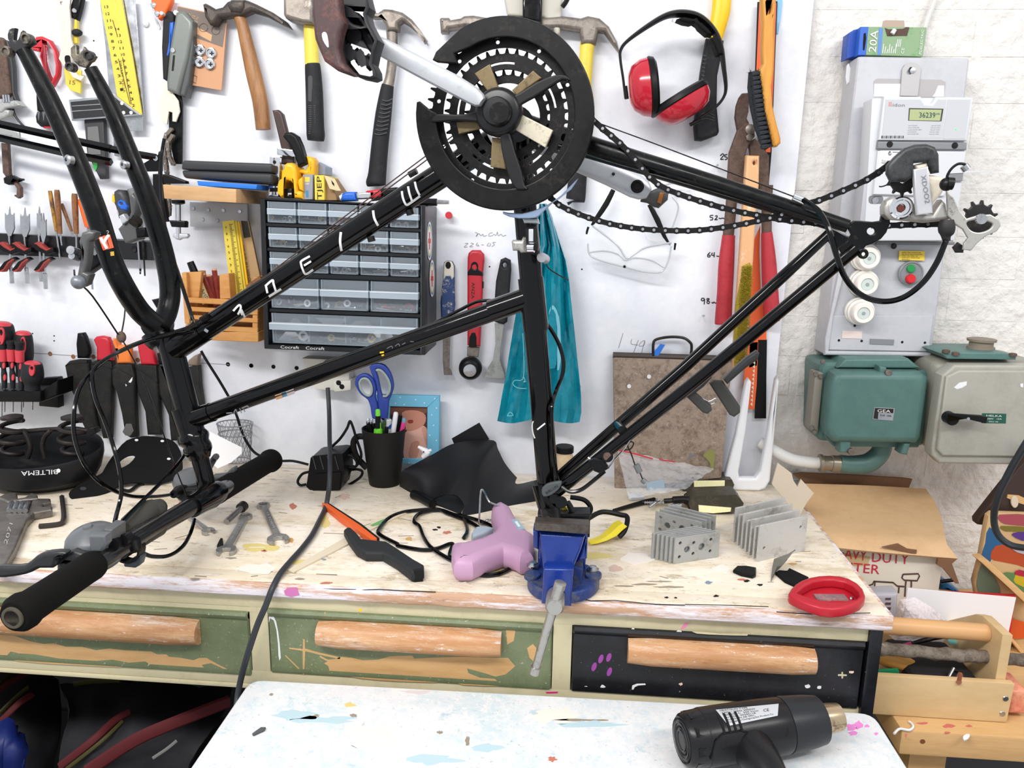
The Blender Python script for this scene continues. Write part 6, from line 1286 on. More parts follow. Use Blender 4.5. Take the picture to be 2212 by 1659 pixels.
# ================================================================== electrical boxes on the brick wall
m_gb = mat('grey_box_paint', (186,187,192),.4, var=((172,173,178),9,.45,.7)); m_gbs = mat('grey_box_side', (150,148,142),.5, var=((190,186,160),12,.6,.72))
mb = T('meter_cabinet', 'tall pale grey fuse and meter cabinet on the brick wall', 'cabinet', 1900,768,1.41)
EY = 1.376
def eb(nm, px, y0, y1, m, par, b=.003, seg=2): return mk(nm, bev(hexa([P(x, y, y0) for x, y in px], (0, y1 - y0,0)), b, seg), m, par)
eb('cabinet_shell', A5(795,478,1755,492,1500,1400,700,1400)[:2] + [(2012,772),(1781,768)], EY, 1.441, m_gb, mb, .006,3)
wpart('front_panel', C5(560,5,1440,5,1405,315,545,300), EY - .004,.006, m_gb, mb, b=.002); wpart('bottom_lip', C5(515,310,1425,325,1420,358,512,345), EY - .010,.012, m_gb, mb, b=.003)
wpart('left_lip', C5(515,340,515,200,560,0) + Q(1830,500,1846,500) + C5(590,0,548,300,545,340), EY - .008,.01, m_gb, mb, b=.002)
wpart('upper_recess', A5(930,690,960,670,1500,680,1545,700,1530,830,930,825), EY - .0006,.0008, mat('dirty_grey_smudge', (168,164,164),.45), mb, b=0)
wpart('recess_paper', A5(935,715,1160,715,1160,825,930,825), EY - .001,.0008, m_white, mb, b=0); wpart('recess_paper', A5(1450,800,1480,730,1530,730,1530,825,1430,825), EY - .001,.0008, m_white, mb, b=0)
wpart('paint_flake', A5(700,560,715,540,740,600,735,680,700,720,690,660), EY + .03,.001, m_white, mb, b=0)
tab_ = wpart('hanging_tab', A5(1175,590,1200,548,1250,532,1310,548,1335,590,1308,822,1155,818), EY - .004,.003, mat('galv_tab', (176,174,174),.45, m=.3), mb, b=.0006, holes=[A5(1240,575,1262,580,1262,600,1250,630,1225,635,1212,618)])
mk('tab_screw', lathe([(0,.0055),(.003,.0045),(.0035,.001)], P(*A5(1258,605)[0], EY - .002), NW, 14), m_steel, mb)
# electricity meter
me_ = T('electricity_meter', 'grey digital electricity meter reading 36239 on the cabinet', 'meter', 1990,520,1.33)
MY = 1.318; m_mt = mat('meter_plastic', (206,208,212),.35); m_md = mat('meter_grey', (128,130,134),.4)
eb('housing', A5(915,838,1780,832,1735,1200,880,1200)[:2] + [(2062,520),(1866,520)], MY + .008,1.3655, m_mt, me_, .003)
wpart('face', A5(1018,822,1335,824,1345,850,1380,885,1430,880,1462,826,1782,830,1725,1200,970,1195), MY, .012, m_mt, me_, b=.002)
wpart('face_inset', A5(1035,850,1330,850,1360,900,1440,905,1480,850,1550,850,1515,1180,1000,1180), MY - .0006,.001, mat('meter_inset', (190,192,196),.35), me_, b=.0002); wpart('face_side', A5(1562,850,1755,850,1710,1185,1520,1185), MY - .0006,.001, mat('meter_inset', (190,192,196),.35), me_, b=.0002)
wpart('display', A5(1232,922,1525,928,1508,1034,1225,1028), MY - .0012,.001, mat('display_rim', (60,64,58),.3), me_, b=0); wpart('display_screen', A5(1240,932,1510,936,1496,1030,1232,1026), MY - .0016,.001, mat('lcd_green', (168,178,132),.25), me_, b=0)
mk('digits', wtxt('36239', *A5(1318,1003)[0], *A5(1455,1005)[0], 11.5, MY - .0017), mat('lcd_digit', (40,70,72),.5), me_, smooth=0); mk('unit', wtxt('kWh', *A5(1462,980)[0], *A5(1494,980)[0], 4, MY - .0017), mat('lcd_digit', (40,70,72),.5), me_, smooth=0)
mk('lettering', wtxt('idon', *A5(1092,908)[0], *A5(1194,910)[0], 7, MY - .0008), mat('meter_print', (130,132,138),.5), me_, smooth=0); wpart('logo_mark', A5(1058,870,1086,870,1084,908,1056,908), MY - .0008,.0003, mat('logo_pink', (196,150,150),.5), me_, b=0)
for i in range(5):
    mk('small_print', wtxt('serial 3x230 400', *A5(1225 - i * 2,1075 + i * 18)[0], *A5(1300 - i * 2 + (i % 3) * 20,1075 + i * 18)[0], 2.2, MY - .0008), mat('meter_print', (130,132,138),.5), me_, smooth=0); mk('small_print', wtxt('imp per kWh', *A5(1420 - i * 4,1075 + i * 18)[0], *A5(1500 - i * 4,1076 + i * 18)[0], 2.2, MY - .0008), mat('meter_print', (130,132,138),.5), me_, smooth=0)
for i in range(16): wpart('barcode_bar', [(x, y) for x, y in A5(998 + i * 12,1158,998 + i * 12 + (4 if i % 3 else 8),1158,996 + i * 12 + (4 if i % 3 else 8),1180,996 + i * 12,1180)], MY - .0008,.0002, m_blackink, me_, b=0)
mk('status_light', wp(ell(*A5(1630,1105)[0], 2.4,2,10), MY - .001,.0006), mat('green_led', (80,230,110),.4, emit=((80,230,110),1.5)), me_)
wpart('band', A5(968,1205,1728,1215,1725,1278,960,1270), MY + .001,.012, m_md, me_, b=.002)
for q in A5(1067,1232,1622,1242): mk('band_screw', lathe([(0,.005),(.001,.0045)], P(*q, MY + .001), NW, 14), m_dark_steel, me_)
wpart('terminal_cover', A5(965,1285,1720,1290,1690,1470,1560,1470) + Q(2050,372,2046,410,2040,424,1886,420), MY + .002,.012, m_mt, me_, b=.002)
wpart('sticker', B5(870,195,1080,195,1010,260,960,330,840,420,850,330), MY + .0015,.0006, m_white, me_, b=0); mk('small_print', wtxt('Du ar utan', *B5(885,298)[0], *B5(955,300)[0], 4, MY + .0012), m_blackink, me_, smooth=0); mk('small_print', wtxt('matning', *B5(880,316)[0], *B5(940,318)[0], 4, MY + .0012), m_blackink, me_, smooth=0)
mk('diagram', wink([B5(960,200,960,235), ell(*B5(960,222)[0], 3,4,10), B5(985,210,1060,212)], 1, MY + .0012,0), m_blackink, me_)
eb('lower_block', B5(720,490,1480,500,1480,860,680,860), MY + .01,1.3655, mat('meter_lower', (176,178,182),.4), me_, .003)
wpart('latch', rrect(*B5(755,610)[0], *B5(905,700)[0], 8), MY + .008,.004, m_md, me_, b=.001); mk('latch_screw', lathe([(0,.006),(.002,.005)], P(*B5(822,660)[0], MY + .008), NW, 14), m_steel, me_)
wpart('side_button', B5(1510,430,1530,400,1650,400,1640,480,1505,478), MY + .003,.006, m_md, me_, b=.001)
wpart('bottom_tray', B5(900,905,1560,900,1560,1045,880,1040), MY + .02,.03, mat('meter_lower', (176,178,182),.4), me_, b=.003)
# fuse panel: fuses, switch, stickers
FYY = EY - .0045
wpart('panel_top_strip', B5(840,1045,1570,1050,1560,1078,830,1075), FYY - .0005,.003, m_md, mb, b=.0004)
for q, lab in zip(((1866,555),(1862,610),(1854,671)), 'abc'):
    c = P(*q, FYY)
    f_ = mk('fuse', lathe([(0,.0235),(.006,.0235),(.008,.021),(.010,.0205),(.011,.0222),(.017,.0222),(.019,.0195),(.026,.0185),(.030,.0180),(.033,.0160),(.0325,.0105),(.030,.010)], c, Vector((-.06,-1,-.04)),36), mat('porcelain', (232,228,220),.18, coat=.3), mb)
    mk('fuse_window', lathe([(0,.0098),(.0006,.0095)], c + Vector((-.0018,-.0302,-.0012)), Vector((-.06,-1,-.04)),24), mat('fuse_glass', (196,206,202),.1), f_); mk('fuse_dot', lathe([(0,.003),(.001,.0028)], c + Vector((-.0018,-.0308,-.0012)), Vector((-.06,-1,-.04)),14), mat('fuse_grey', (150,156,154),.4), f_)
s_ = mk('switch_bezel', lathe([(0,.0205),(.004,.0205),(.006,.018),(.0045,.0165)], P(1966,590, FYY), NW, 32), m_md, mb)
mk('push_button', lathe([(0,.0066),(.005,.0066),(.006,.0055)], P(1966,580, FYY - .0035), NW, 20), mat('green_button', (30,140,70),.35), s_); mk('push_button', lathe([(0,.0078),(.006,.0078),(.008,.006)], P(1965,602, FYY - .0035), NW, 20), mat('red_button', (206,30,40),.35), s_)
wpart('warning_sticker', B5(1050,1130,1288,1135,1282,1222,1042,1218), FYY - .0004,.0004, mat('yellow_sticker', (236,204,70),.5), mb, b=0)
for i, (s, w_) in enumerate((('OBS! Fjarravlasning', 175),('Sla ej av denna brytare', 190),('Om du slar av', 150),('avbryts matning', 165),('Elektriker', 75))): mk('sticker_text', wtxt(s, *B5(1072,1150 + i * 16)[0], *B5(1072 + w_, 1152 + i * 16)[0], 2.2, FYY - .0006), m_blackink, mb, smooth=0)
wpart('pink_label', C5(662,135,832,140,828,205,657,200), FYY - .0004,.0004, mat('pinkish_label', (222,206,198),.6), mb, b=0); wpart('name_plate', C5(900,205,1105,212,1100,258,897,250), FYY - .001,.001, m_md, mb, b=.0002)
for x, y in C5(768,93,633,218,827,223,1173,233,1367,238): mk('panel_hole', lathe([(0,.0022),(.0004,.002)], P(x, y, FYY), NW, 10), m_hole, mb)
mk('panel_screw', lathe([(0,.005),(.0015,.004)], P(*B5(998,1088)[0], FYY - .003), NW, 14), m_dark_steel, mb)
# box of cable on top
cb = T('bulb_box', 'blue and green cardboard box marked 20A on top of the meter cabinet', 'box', 1915,122,1.38)
eb('carton', A5(880,228,1385,232,1350,485,860,470),1.384,1.43, mat('green_carton', (132,160,122),.5, var=((96,150,90),20,.5,.6)), cb, .0008,1)
wpart('blue_end', A5(820,228,888,228,862,470,795,470),1.3838,.044, mat('royal_blue_carton', (44,96,190),.45), cb, b=.0006); wpart('blue_flap', A5(720,280,760,255,820,240,800,470,700,500),1.40,.03, mat('deep_blue_carton', (28,74,168),.45), cb, b=.0006)
wpart('blue_panel', A5(975,240,1010,240,990,470,962,470),1.3836,.0006, mat('mid_blue_carton', (88,130,196),.45), cb, b=0); wpart('euro_slot', A5(845,285,862,280,866,330,850,430,838,425,840,350),1.3834,.0006, m_hole, cb, b=0)
mk('lettering', wtxt('20A', *A5(945,450)[0], *A5(968,262)[0], 16,1.3832), m_ink, cb, smooth=0); mk('lettering', wtxt('PDELECTRIC', *A5(1335,465)[0], *A5(1358,255)[0], 5,1.3832), m_ink, cb, smooth=0); mk('lettering', wtxt('CE', *A5(1185,460)[0], *A5(1190,412)[0], 6,1.3832), m_ink, cb, smooth=0)
for i in range(7): wpart('print_line', A5(1002 + i * 18,455,1008 + i * 18,455,1018 + i * 18,375 + (i % 3) * 22,1012 + i * 18,375 + (i % 3) * 22),1.3834,.0004, m_ink, cb, b=0)
for i in range(3): wpart('print_line', A5(1122 + i * 14,400,1127 + i * 14,400,1138 + i * 14,335,1133 + i * 14,335),1.3834,.0004, m_ink, cb, b=0)
wpart('window', A5(1025,238,1060,250,1180,245,1205,230,1235,232,1215,305,1045,308),1.3834,.0006, mat('carton_inside', (84,62,54),.7), cb, b=0); wpart('torn_flap', A5(1010,180,1030,172,1190,175,1195,230,1160,245,1000,235),1.386,.001, mat('torn_card', (176,156,142),.7), cb, b=0); mk('cap', wt([(1927,73,5),(1933,64,4.5)], 1.381), mat('pale_cap', (214,220,210),.4), cb)
# green cast box
gr = T('junction_box', 'green cast iron junction box with a maker plate', 'junction box', 1880,990,1.40)
m_gr = mat('green_cast_paint', (84,118,112),.42, var=((74,106,102),14,.42,.68), layers=[((122,122,100),9,.62,.78)], bump=(160,.12,.001))
eb('body', C5(440,420,560,380,1280,380,1400,520,1390,1000,1320,1180,640,1190,440,1010)[:0] + C5(470,410,1290,395,1375,1130,450,1080),1.345,1.441, m_gr, gr, .012,3)
wpart('cover', C5(600,510,650,490,1350,495,1405,540,1405,600,1345,1060,1300,1105,600,1095,530,1030,525,960,565,590),1.302,.045, m_gr, gr, b=.012); wpart('cover_flange', C5(580,500,640,465,1370,475,1408,530,1402,620,1350,1080,1310,1135,590,1125,515,1050,512,950,555,570),1.335,.012, m_gr, gr, b=.003)
wpart('top_ridge', C5(690,376,1230,374,1300,430,1340,460,620,455),1.33,.06, m_gr, gr, b=.004)
for px in (C5(980,440,1040,450,1060,520,975,525), C5(640,1060,740,1070,730,1180,640,1180), C5(1190,1095,1250,1095,1220,1200,1160,1190)): wpart('lug', px, 1.31,.03, m_gr, gr, b=.004)
for x, y in C5(1042,490,725,1160,1040,600): mk('screw', lathe([(0,.0055),(.008,.0055),(.009,.0045)], P(x, y, 1.312), NW, 14), m_hs, gr)
eb('side_plate', C5(430,490,505,495,455,1020,380,985),1.34,1.375, mat('dusty_grey_plate', (140,134,124),.6), gr, .004)
for x, y in C5(435,505,478,525,400,965,425,1000,495,400): mk('screw', lathe([(0,.0045),(.002,.0035)], P(x, y, 1.338), NW, 12), m_hs, gr)
wpart('maker_plate', C5(935,788,1110,798,1095,905,918,893),1.3012,.0012, m_steel, gr, b=.0003); wpart('plate_black', C5(942,796,1100,804,1096,840,970,835,965,890,928,886),1.3008,.0004, m_blackink, gr, b=0)
mk('lettering', wtxt('GEA', *C5(960,830)[0], *C5(1072,836)[0], 6.5,1.3004), m_ink, gr, smooth=0); mk('plate_text', wtxt('TYP  10A', *C5(985,868)[0], *C5(1080,872)[0], 4,1.3006), m_blackink, gr, smooth=0)
mk('conduit_elbow', wt([(1812,1000,18),(1840,1004,20),(1875,1000,21),(1900,980,20),(1908,955,19)], 1.37,5,18), m_gr, gr)
mk('conduit_nut', wt([(1770,1000,19),(1776,1000,19),(1777,1000,16),(1795,1001,16),(1796,1001,18),(1812,1002,18)], 1.37,0,18), mat('brassy_gland', (150,140,124),.35, m=.6), gr)
mk('conduit', t3([P(x, y, 1.375 + z) for x, y, z in ((1640,955,.03),(1675,975,.02),(1710,992,.005),(1745,998,0),(1772,1000,0))], .0105,5,14), mat('whitewashed_conduit', (222,220,216),.6, bump=(80,.4,.002)), gr)
# grey switch box
sb = T('switch_box', 'grey metal switch box with a black rotary handle at the right edge', 'switch box', 2110,1000,1.36)
m_sb = mat('grey_green_box', (150,148,136),.45, var=((136,134,122),10,.45,.7)); m_sbd = mat('grey_door', (166,164,154),.4, var=((152,150,140),12,.45,.7))
eb('housing', C5(1330,400,1420,370,2400,400,2400,1290,1460,1270,1340,1150)[:0] + C5(1448,392,2400,396,2400,1250,1418,1190),1.31,1.441, m_sb, sb, .02,4)
wpart('door', C5(1620,430,2400,435,2400,1285,1490,1270,1425,1200,1425,1130,1515,520),1.278,.03, m_sbd, sb, b=.004); wpart('door_panel', C5(1660,475,2400,480,2400,1215,1520,1205,1470,1150,1550,530),1.272,.008, m_sbd, sb, b=.003)
wpart('top_plate', C5(1505,330,1540,320,2060,325,2150,355,2145,385,1560,378),1.30,.10, m_gr, sb, b=.002)
for x, y in C5(1545,322,1625,342,2115,352): mk('rusty_bolt', lathe([(0,.006),(.004,.006),(.005,.004)], P(x, y, 1.30),(0,0,1),10), m_rust, sb)
mk('cable_gland', lathe([(0,.022),(.012,.021),(.013,.0185),(.020,.0182),(.021,.022),(.025,.0225),(.026,.019)], P(*C5(1835,330)[0], 1.345),(0,0,1),24), mat('brown_grey_gland', (130,118,104),.55), sb)
eb('handle', C5(1560,850,1870,868,1905,875,1890,930,1560,905),1.245,1.257, m_black_plastic, sb, .003); mk('handle_hub', lathe([(0,.010),(.018,.010),(.02,.008)], P(*C5(1560,870)[0], 1.272), NW, 20), m_black_plastic, sb); mk('handle_pin', lathe([(0,.0028),(.001,.0025)], P(*C5(1735,887)[0], 1.245), NW, 10), m_steel, sb)
wpart('name_plate', C5(1855,840,2062,845,2058,928,1850,925),1.2715,.001, mat('dark_green_plate', (24,84,66),.35), sb, b=.0003); mk('lettering', wtxt('HELKA', *C5(1890,867)[0], *C5(2022,872)[0], 4,1.2704), m_ink, sb, smooth=0); mk('lettering', wtxt('500V   15A', *C5(1895,892)[0], *C5(2020,895)[0], 3,1.2704), m_ink, sb, smooth=0); mk('lettering', wtxt('DKG 100', *C5(1912,915)[0], *C5(1990,918)[0], 2.6,1.2704), m_ink, sb, smooth=0)
wpart('paint_mark', C5(1615,620,1660,580,1725,568,1722,600,1680,625,1640,635),1.2716,.0004, m_white, sb, b=0); wpart('paint_mark', C5(2180,590,2205,585,2205,620,2185,615),1.2716,.0004, m_white, sb, b=0)
# cable on the wall at the top right
mk('wall_cable', t3([P(x, y, 1.432) for x, y in ((2022,-10),(2012,20),(2002,45),(1994,75),(1990,100))], .0042,4), mat('white_painted_cable', (214,210,206),.6), label='white painted cable running down the brick wall to the meter cabinet', cat='cable')
# ================================================================== left end of the bench and lower wall
sr = T('screwdriver_rack', 'black plastic screwdriver rack at the left edge of the photo', 'rack', 60,870,1.40)
mk('back_plate', bev(hexp(C1(340,545,485,535,500,795,330,780),1.40,1.418),.002), m_black_plastic, sr)
mk('shelf', bev(hexa([P(x, y, 1.335) for x, y in C1(-400,650,340,640,380,660,360,720,340,745,-400,745)][:0] + [P(*q, 1.335) for q in C1(-400,652,345,648,345,748,-400,745)], (0,.08,0)),.004), m_black_plastic, sr)
wpart('gusset', C1(345,650,490,560,490,690,345,748),1.345,.05, m_black_plastic, sr, b=.003)
m_rg = mat('coral_red_plastic', (200,62,72),.42)
def rdriver(lab, cx, top, bot, r, tip, Y=1.35, big=False):
    t = T('screwdriver', lab, 'screwdriver', cx, tip, Y, 'red and black screwdrivers in the rack')
    h = bot - top
    if big:
        mk('handle', wt([(cx, top, r * .55),(cx, top + h * .08, r * .85),(cx, top + h * .35, r),(cx, top + h * .6, r * .98),(cx, top + h * .8, r * .72),(cx, bot, r * .7)], Y, 4,16), m_grip_dark, t)
        mk('red_cap', wt([(cx, top - 1, r * .35),(cx, top + 1, r * .62),(cx, top + h * .06, r * .78)], Y - .001,2,16), m_rg, t)
        wpart('red_inlay', ell(cx - r * .1, top + h * .32, r * .28, h * .2,18), Y - (r + .6) * px2m(P(cx, top, Y)),.004, m_rg, t, b=.001, holes=[ell(cx - r * .1, top + h * .24, r * .15, h * .07,12)])
    else:
        mk('cap', wt([(cx, top, r * 1.15),(cx, top + 5, r * 1.15),(cx, top + 8, r * .95),(cx, top + 18, r * .95)], Y, 0,14), m_grip_dark, t); mk('collar', wt([(cx, top + 18, r * 1.08),(cx + 1, top + 44, r)], Y, 0,14), m_rg, t)
        mk('handle', wt([(cx + 1, top + 44, r * .8),(cx + 2, top + 62, r * .55),(cx + 3, top + 74, r * .7),(cx + 4, bot, r * .55)], Y, 3,12), m_grip_dark, t)
        for k in (0,1): wpart('red_stripe', ell(cx + 1 + k * 2, top + 54 + k * 26, r * .35,7,12), Y - r * .95 * px2m(P(cx, top, Y)),.004, m_rg, t, b=.001)
    mk('shank', wt([(cx + (0 if big else 4), bot, 2),(cx + (0 if big else 4), tip, 1.6)], Y), m_steel, t)
rdriver('large red and black screwdriver cut off by the left edge', 4,696,790,26,905,1.365, True); rdriver('tall red and black screwdriver second from the left edge', 50,716,812,20,880,1.37, True); rdriver('stubby red and black screwdriver at the right end of the rack', 70,781,842,22,885,1.345, True)
rdriver('slim red precision screwdriver, leftmost of the three slim ones', 6,736,838,8.5,890); rdriver('slim red precision screwdriver, middle of the three slim ones', 24,736,839,8.5,890,1.348); rdriver('slim red precision screwdriver, rightmost of the three slim ones', 42,738,840,8.5,890,1.346)
# --- sheath knives
m_sheath = mat('dark_leather_sheath', (32,32,32),.6, spec=.3, var=((50,48,44),18,.45,.7), layers=[((22,22,23),30,.6,.72)])
SHE = [('black-handled knife in a black sheath, leftmost of the row', m_black_plastic, C1(650,160,700,155,720,190,750,290,755,330,740,375,650,375,640,250), C1(545,440,590,395,650,385,740,392,750,420,750,560,780,700,800,850,830,985,720,985,680,900,640,730,575,600),1.392),
       ('red-handled knife in a black sheath, second in the row', m_red, C1(788,215,810,188,860,182,915,195,935,240,950,395,815,395,815,280), C1(758,425,800,395,945,398,955,440,945,640,945,800,935,1060,870,1060,820,850,790,640),1.396),
       ('orange-handled knife in a black sheath, third in the row', mat('orange_handle', (226,122,52),.45), C1(950,205,980,205,1000,260,1105,260,1115,415,990,420,980,280), C1(945,465,985,420,1120,425,1145,520,1140,660,1160,1050,1110,1056,1060,1030,1030,850,985,660,950,600),1.390),
       ('red-handled knife with a white stripe in a black sheath, fourth in the row', m_red, C1(1160,235,1190,215,1245,215,1285,250,1320,430,1195,430,1170,300), C1(1145,450,1165,425,1330,432,1340,560,1345,700,1365,1030,1250,1030,1230,830,1165,660),1.394),
       ('knife in a black sheath right behind the head tube', m_black_plastic, C1(1330,330,1400,330,1440,420,1350,430), C1(1330,440,1400,420,1440,600,1460,800,1490,1000,1500,1080,1450,1080,1430,860,1350,680),1.399),
       ('brown-handled knife in a slim black sheath right of the head tube', mat('pale_brown_handle', (128,112,98),.5), C1(1580,440,1600,390,1650,350,1700,330,1680,440), C1(1585,450,1690,435,1700,600,1730,810,1650,830,1610,650),1.398)]
for lab, m, h, s, Y in SHE:
    t = T('sheath_knife', lab, 'knife', s[-1][0], s[-4][1], Y, 'knives in black sheaths on the wall')
    wpart('handle', h, Y - .002,.016, m, t, b=.006); wpart('sheath', s, Y, .018, m_sheath, t, b=.006); wpart('sheath_collar', [s[0], s[1], s[2], s[3], (s[3][0], s[3][1] + 6),(s[1][0], s[1][1] + 8)] if len(s) > 8 else s[:4], Y - .001,.01, m_sheath, t, b=.002)
wpart('sheath_label', C1(1045,1000,1075,930,1120,930,1140,990,1110,1035,1070,1030),1.3895,.001, mat('silver_badge', (120,118,118),.4, m=.3), bpy.data.objects['sheath_knife.002'], b=.0002)
for q in (C1(1095,575,1130,530,1128,560,1115,580), C1(1068,590,1082,600,1075,612)): wpart('paint_fleck', q, 1.3895,.0006, m_white, bpy.data.objects['sheath_knife.002'], b=0)
# --- bicycle saddle upside down
def onb(x, y): return G(x, y)
sd = thing('bicycle_saddle', 'black bicycle saddle lying upside down with coil springs, lettered upside down', 'saddle', onb(95,1048))
m_sad = mat('black_saddle_vinyl', (20,21,24),.45, spec=.3, bump=(300,.12,.0006))
c0 = P(85,985,1.255)
rows = []
for i in range(15):
    f = i / 14; r_ = []
    for k in range(49):
        a = 2 * math.pi * k / 48
        prof = [(0.0,-.056),(.35,-.056),(.62,-.052),(.82,-.042),(.94,-.024),(1.0,0.0),(1.0,.012),(.985,.016),(.96,.012),(.95,0),(.9,-.02),(.78,-.036),(.6,-.045),(.3,-.048),(0,-.048)][i]
        back = .014 * math.sin(a)
        r_.append(c0 + Vector((math.cos(a) * .112 * prof[0], math.sin(a) * .082 * prof[0], prof[1] + (back if prof[1] > -.03 else 0))))
    rows.append(r_)
mk('shell', grid(rows), m_sad, sd)
mk('lettering', txt('BILTEMA', P(125,1014,1.172), P(46,1018,1.172), P(125,1024,1.172) - P(125,1014,1.172)), m_ink, sd, smooth=0); mk('emblem', wp(ell(126,1017,4.5,4.5,10),1.171,.0006), m_ink, sd)
def coil(cx, cy0, cy1, rpx, Y, turns=3.2):
    p = []; n = 70
    for i in range(n + 1):
        t = i / n; a = t * turns * 2 * math.pi; c = P(cx, lerp(cy0, cy1, t), Y); r_ = rpx * px2m(c) * (.72 + .28 * math.sin(math.pi * min(1, t * 1.3)))
        p.append(c + Vector((math.cos(a) * r_, math.sin(a) * r_, 0)))
    return sweep(p, .0042,8)
m_spr = mat('rusty_black_spring', (40,36,35),.5, m=.4, var=((80,60,48),60,.55,.7))
mk('spring', coil(26,908,985,26,1.25), m_spr, sd); mk('spring', coil(156,908,985,26,1.25), m_spr, sd)
for q in ((26,904),(156,904)): mk('spring_cap', lathe([(0,.018),(.004,.018),(.006,.012)], P(q[0], q[1], 1.25),(0,0,1),20), m_spr, sd)
mk('rail', t3([P(*q, 1.25) for q in ((0,925),(40,932),(100,928),(160,926),(190,930))], .0042,5), m_spr, sd); mk('rail', t3([P(*q, 1.24) for q in ((52,930),(62,950),(66,970),(60,990))], .004,5), m_spr, sd); mk('rail', t3([P(*q, 1.24) for q in ((110,930),(96,945),(92,965),(97,990))], .004,5), m_spr, sd)
mk('clip', bev(hexp(C1(735,980,800,965,820,1010,760,1040),1.20,1.215),.002), m_black_plastic, sd)
# --- clip-on mudguard piece (flat black plastic)
mg = thing('saddle_mudguard', 'flat black plastic clip-on mudguard leaning behind the fork', 'mudguard', onb(205,1080))
out = C1(590,1545,600,1500,700,1430,850,1360,880,1330,920,1260,1000,1150,1080,1070,1180,1040,1260,1032,1380,1045,1480,1075,1540,1160,1560,1300,1500,1390,1420,1420,1360,1435,1200,1430,1060,1440,900,1520,720,1590,640,1590)
hole = C1(990,1290,1040,1230,1095,1200,1140,1195,1150,1215,1100,1270,1020,1310)
base_y = G(170,1078).y
# leaning plane through the bench contact line and the wall
pa, pb, pc_ = G(160,1078), G(372,1052), P(330,945,1.375)
nn = (pb - pa).cross(pc_ - pa).normalized(); nn = -nn if nn.y > 0 else nn
def onpl(x, y): d = ray(x, y); return CO + d * ((pa - CO).dot(nn) / d.dot(nn))
mk('plate', flat([onpl(*q) for q in out], nn, .003, [[onpl(*q) for q in hole]], b=.0008, sm=2, smh=2), m_black_matte, mg)
for q in C1(1165,1070,1385,1078,1440,1230): mk('snap_hole', flat([onpl(*p) + nn * .0004 for p in ell(*q, 4,2.4,12)], nn, .0004), m_white, mg)
mk('snap_stud', flat([onpl(*p) + nn * .001 for p in ell(*C1(710,1485)[0], 7,3.4,14)], nn, .001), mat('dark_grey_stud', (60,62,66),.4), mg)
mk('strap', t3([G(x, y, BZ + .004) for x, y in C1(1050,1495,1110,1500,1180,1450,1230,1440)], .003,4), m_black_plastic, mg)
# --- paper and mesh basket
mk('paper_sheet', flat([P(x, y, 1.33 + (y - 935) * -.0004) for x, y in C1(1770,1080,1810,985,2050,1140,2040,1200,1930,1290,1800,1350,1760,1300)], NW, .0008), mat('white_paper', (244,244,246),.6), label='blank white paper sheet leaning on the wall behind the handlebar', cat='paper')
bk = thing('mesh_basket', 'small grey wire mesh pen basket behind the white paper', 'basket', P(512,1005,1.385))
cb_ = P(512,995,1.385); ring = lambda z, r: [cb_ + Vector((math.cos(a) * r, math.sin(a) * r * .8, z)) for a in [2 * math.pi * k / 24 for k in range(24)]]
m_mesh = mat('grey_wire', (150,152,156),.4, m=.5)
for z, r in ((.075,.034),(.055,.032),(.0,.026)): mk('rim', sweep(ring(z, r),.0013,6, closed=True), m_mesh, bk)
ws = []
for k in range(24):
    for s in (-1,1): ws.append(sweep([ring(.075,.034)[k], ring(.037,.030)[(k + s * 2) % 24], ring(0,.026)[(k + s * 4) % 24]], .0005,4))
mk('mesh', join(*ws), m_mesh, bk, kind='stuff')
# --- adjustable spanner, hex key, ring spanners, bolt
m_ws = mat('worn_spanner_steel', (120,114,108),.4, m=.6, var=((78,72,68),26,.45,.7)); m_wc = mat('chrome_vanadium', (172,170,166),.3, m=.75, var=((110,106,102),40,.52,.72))
aw = thing('adjustable_wrench', 'large dark adjustable wrench at the left edge of the bench', 'wrench', onb(40,1170))
mk('body', gp(D1(-60,560,-40,330,20,300,90,320,200,300,430,300,435,330,370,345,360,370,445,370,440,395,290,420,230,480,180,600,130,720,40,880,-60,920),.014, b=.003), m_ws, aw); mk('jaw', gp(D1(-20,290,40,260,145,245,150,300,210,290,270,248,320,270,325,300,200,310,60,330),.018, b=.003), m_ws, aw)
mk('worm_slot', gp(D1(60,410,95,330,280,320,245,400),.0145, b=.0004), m_hole, aw)
for i in range(4): mk('worm_thread', sweep([G(x, y, BZ + .018) for x, y in D1(78 + 45 * i, 408,100 + 45 * i, 340)], .0042,8), m_steel, aw)
mk('stamped_text', txt('2071', G(*D1(60,700)[0], BZ + .0142), G(*D1(110,520)[0], BZ + .0142), G(*D1(30,690)[0], BZ + .0142) - G(*D1(60,700)[0], BZ + .0142)), mat('stamp_light', (170,166,160),.5), aw, smooth=0)
mk('hex_key', sweep(crs([G(x, y, BZ + .004) for x, y in D1(335,540,430,532,510,520,538,500,545,440,528,290)], 5),.0042,6), mat('dark_hex_steel', (62,58,56),.4, m=.5), label='dark L-shaped hex key next to the adjustable wrench', cat='hex key')
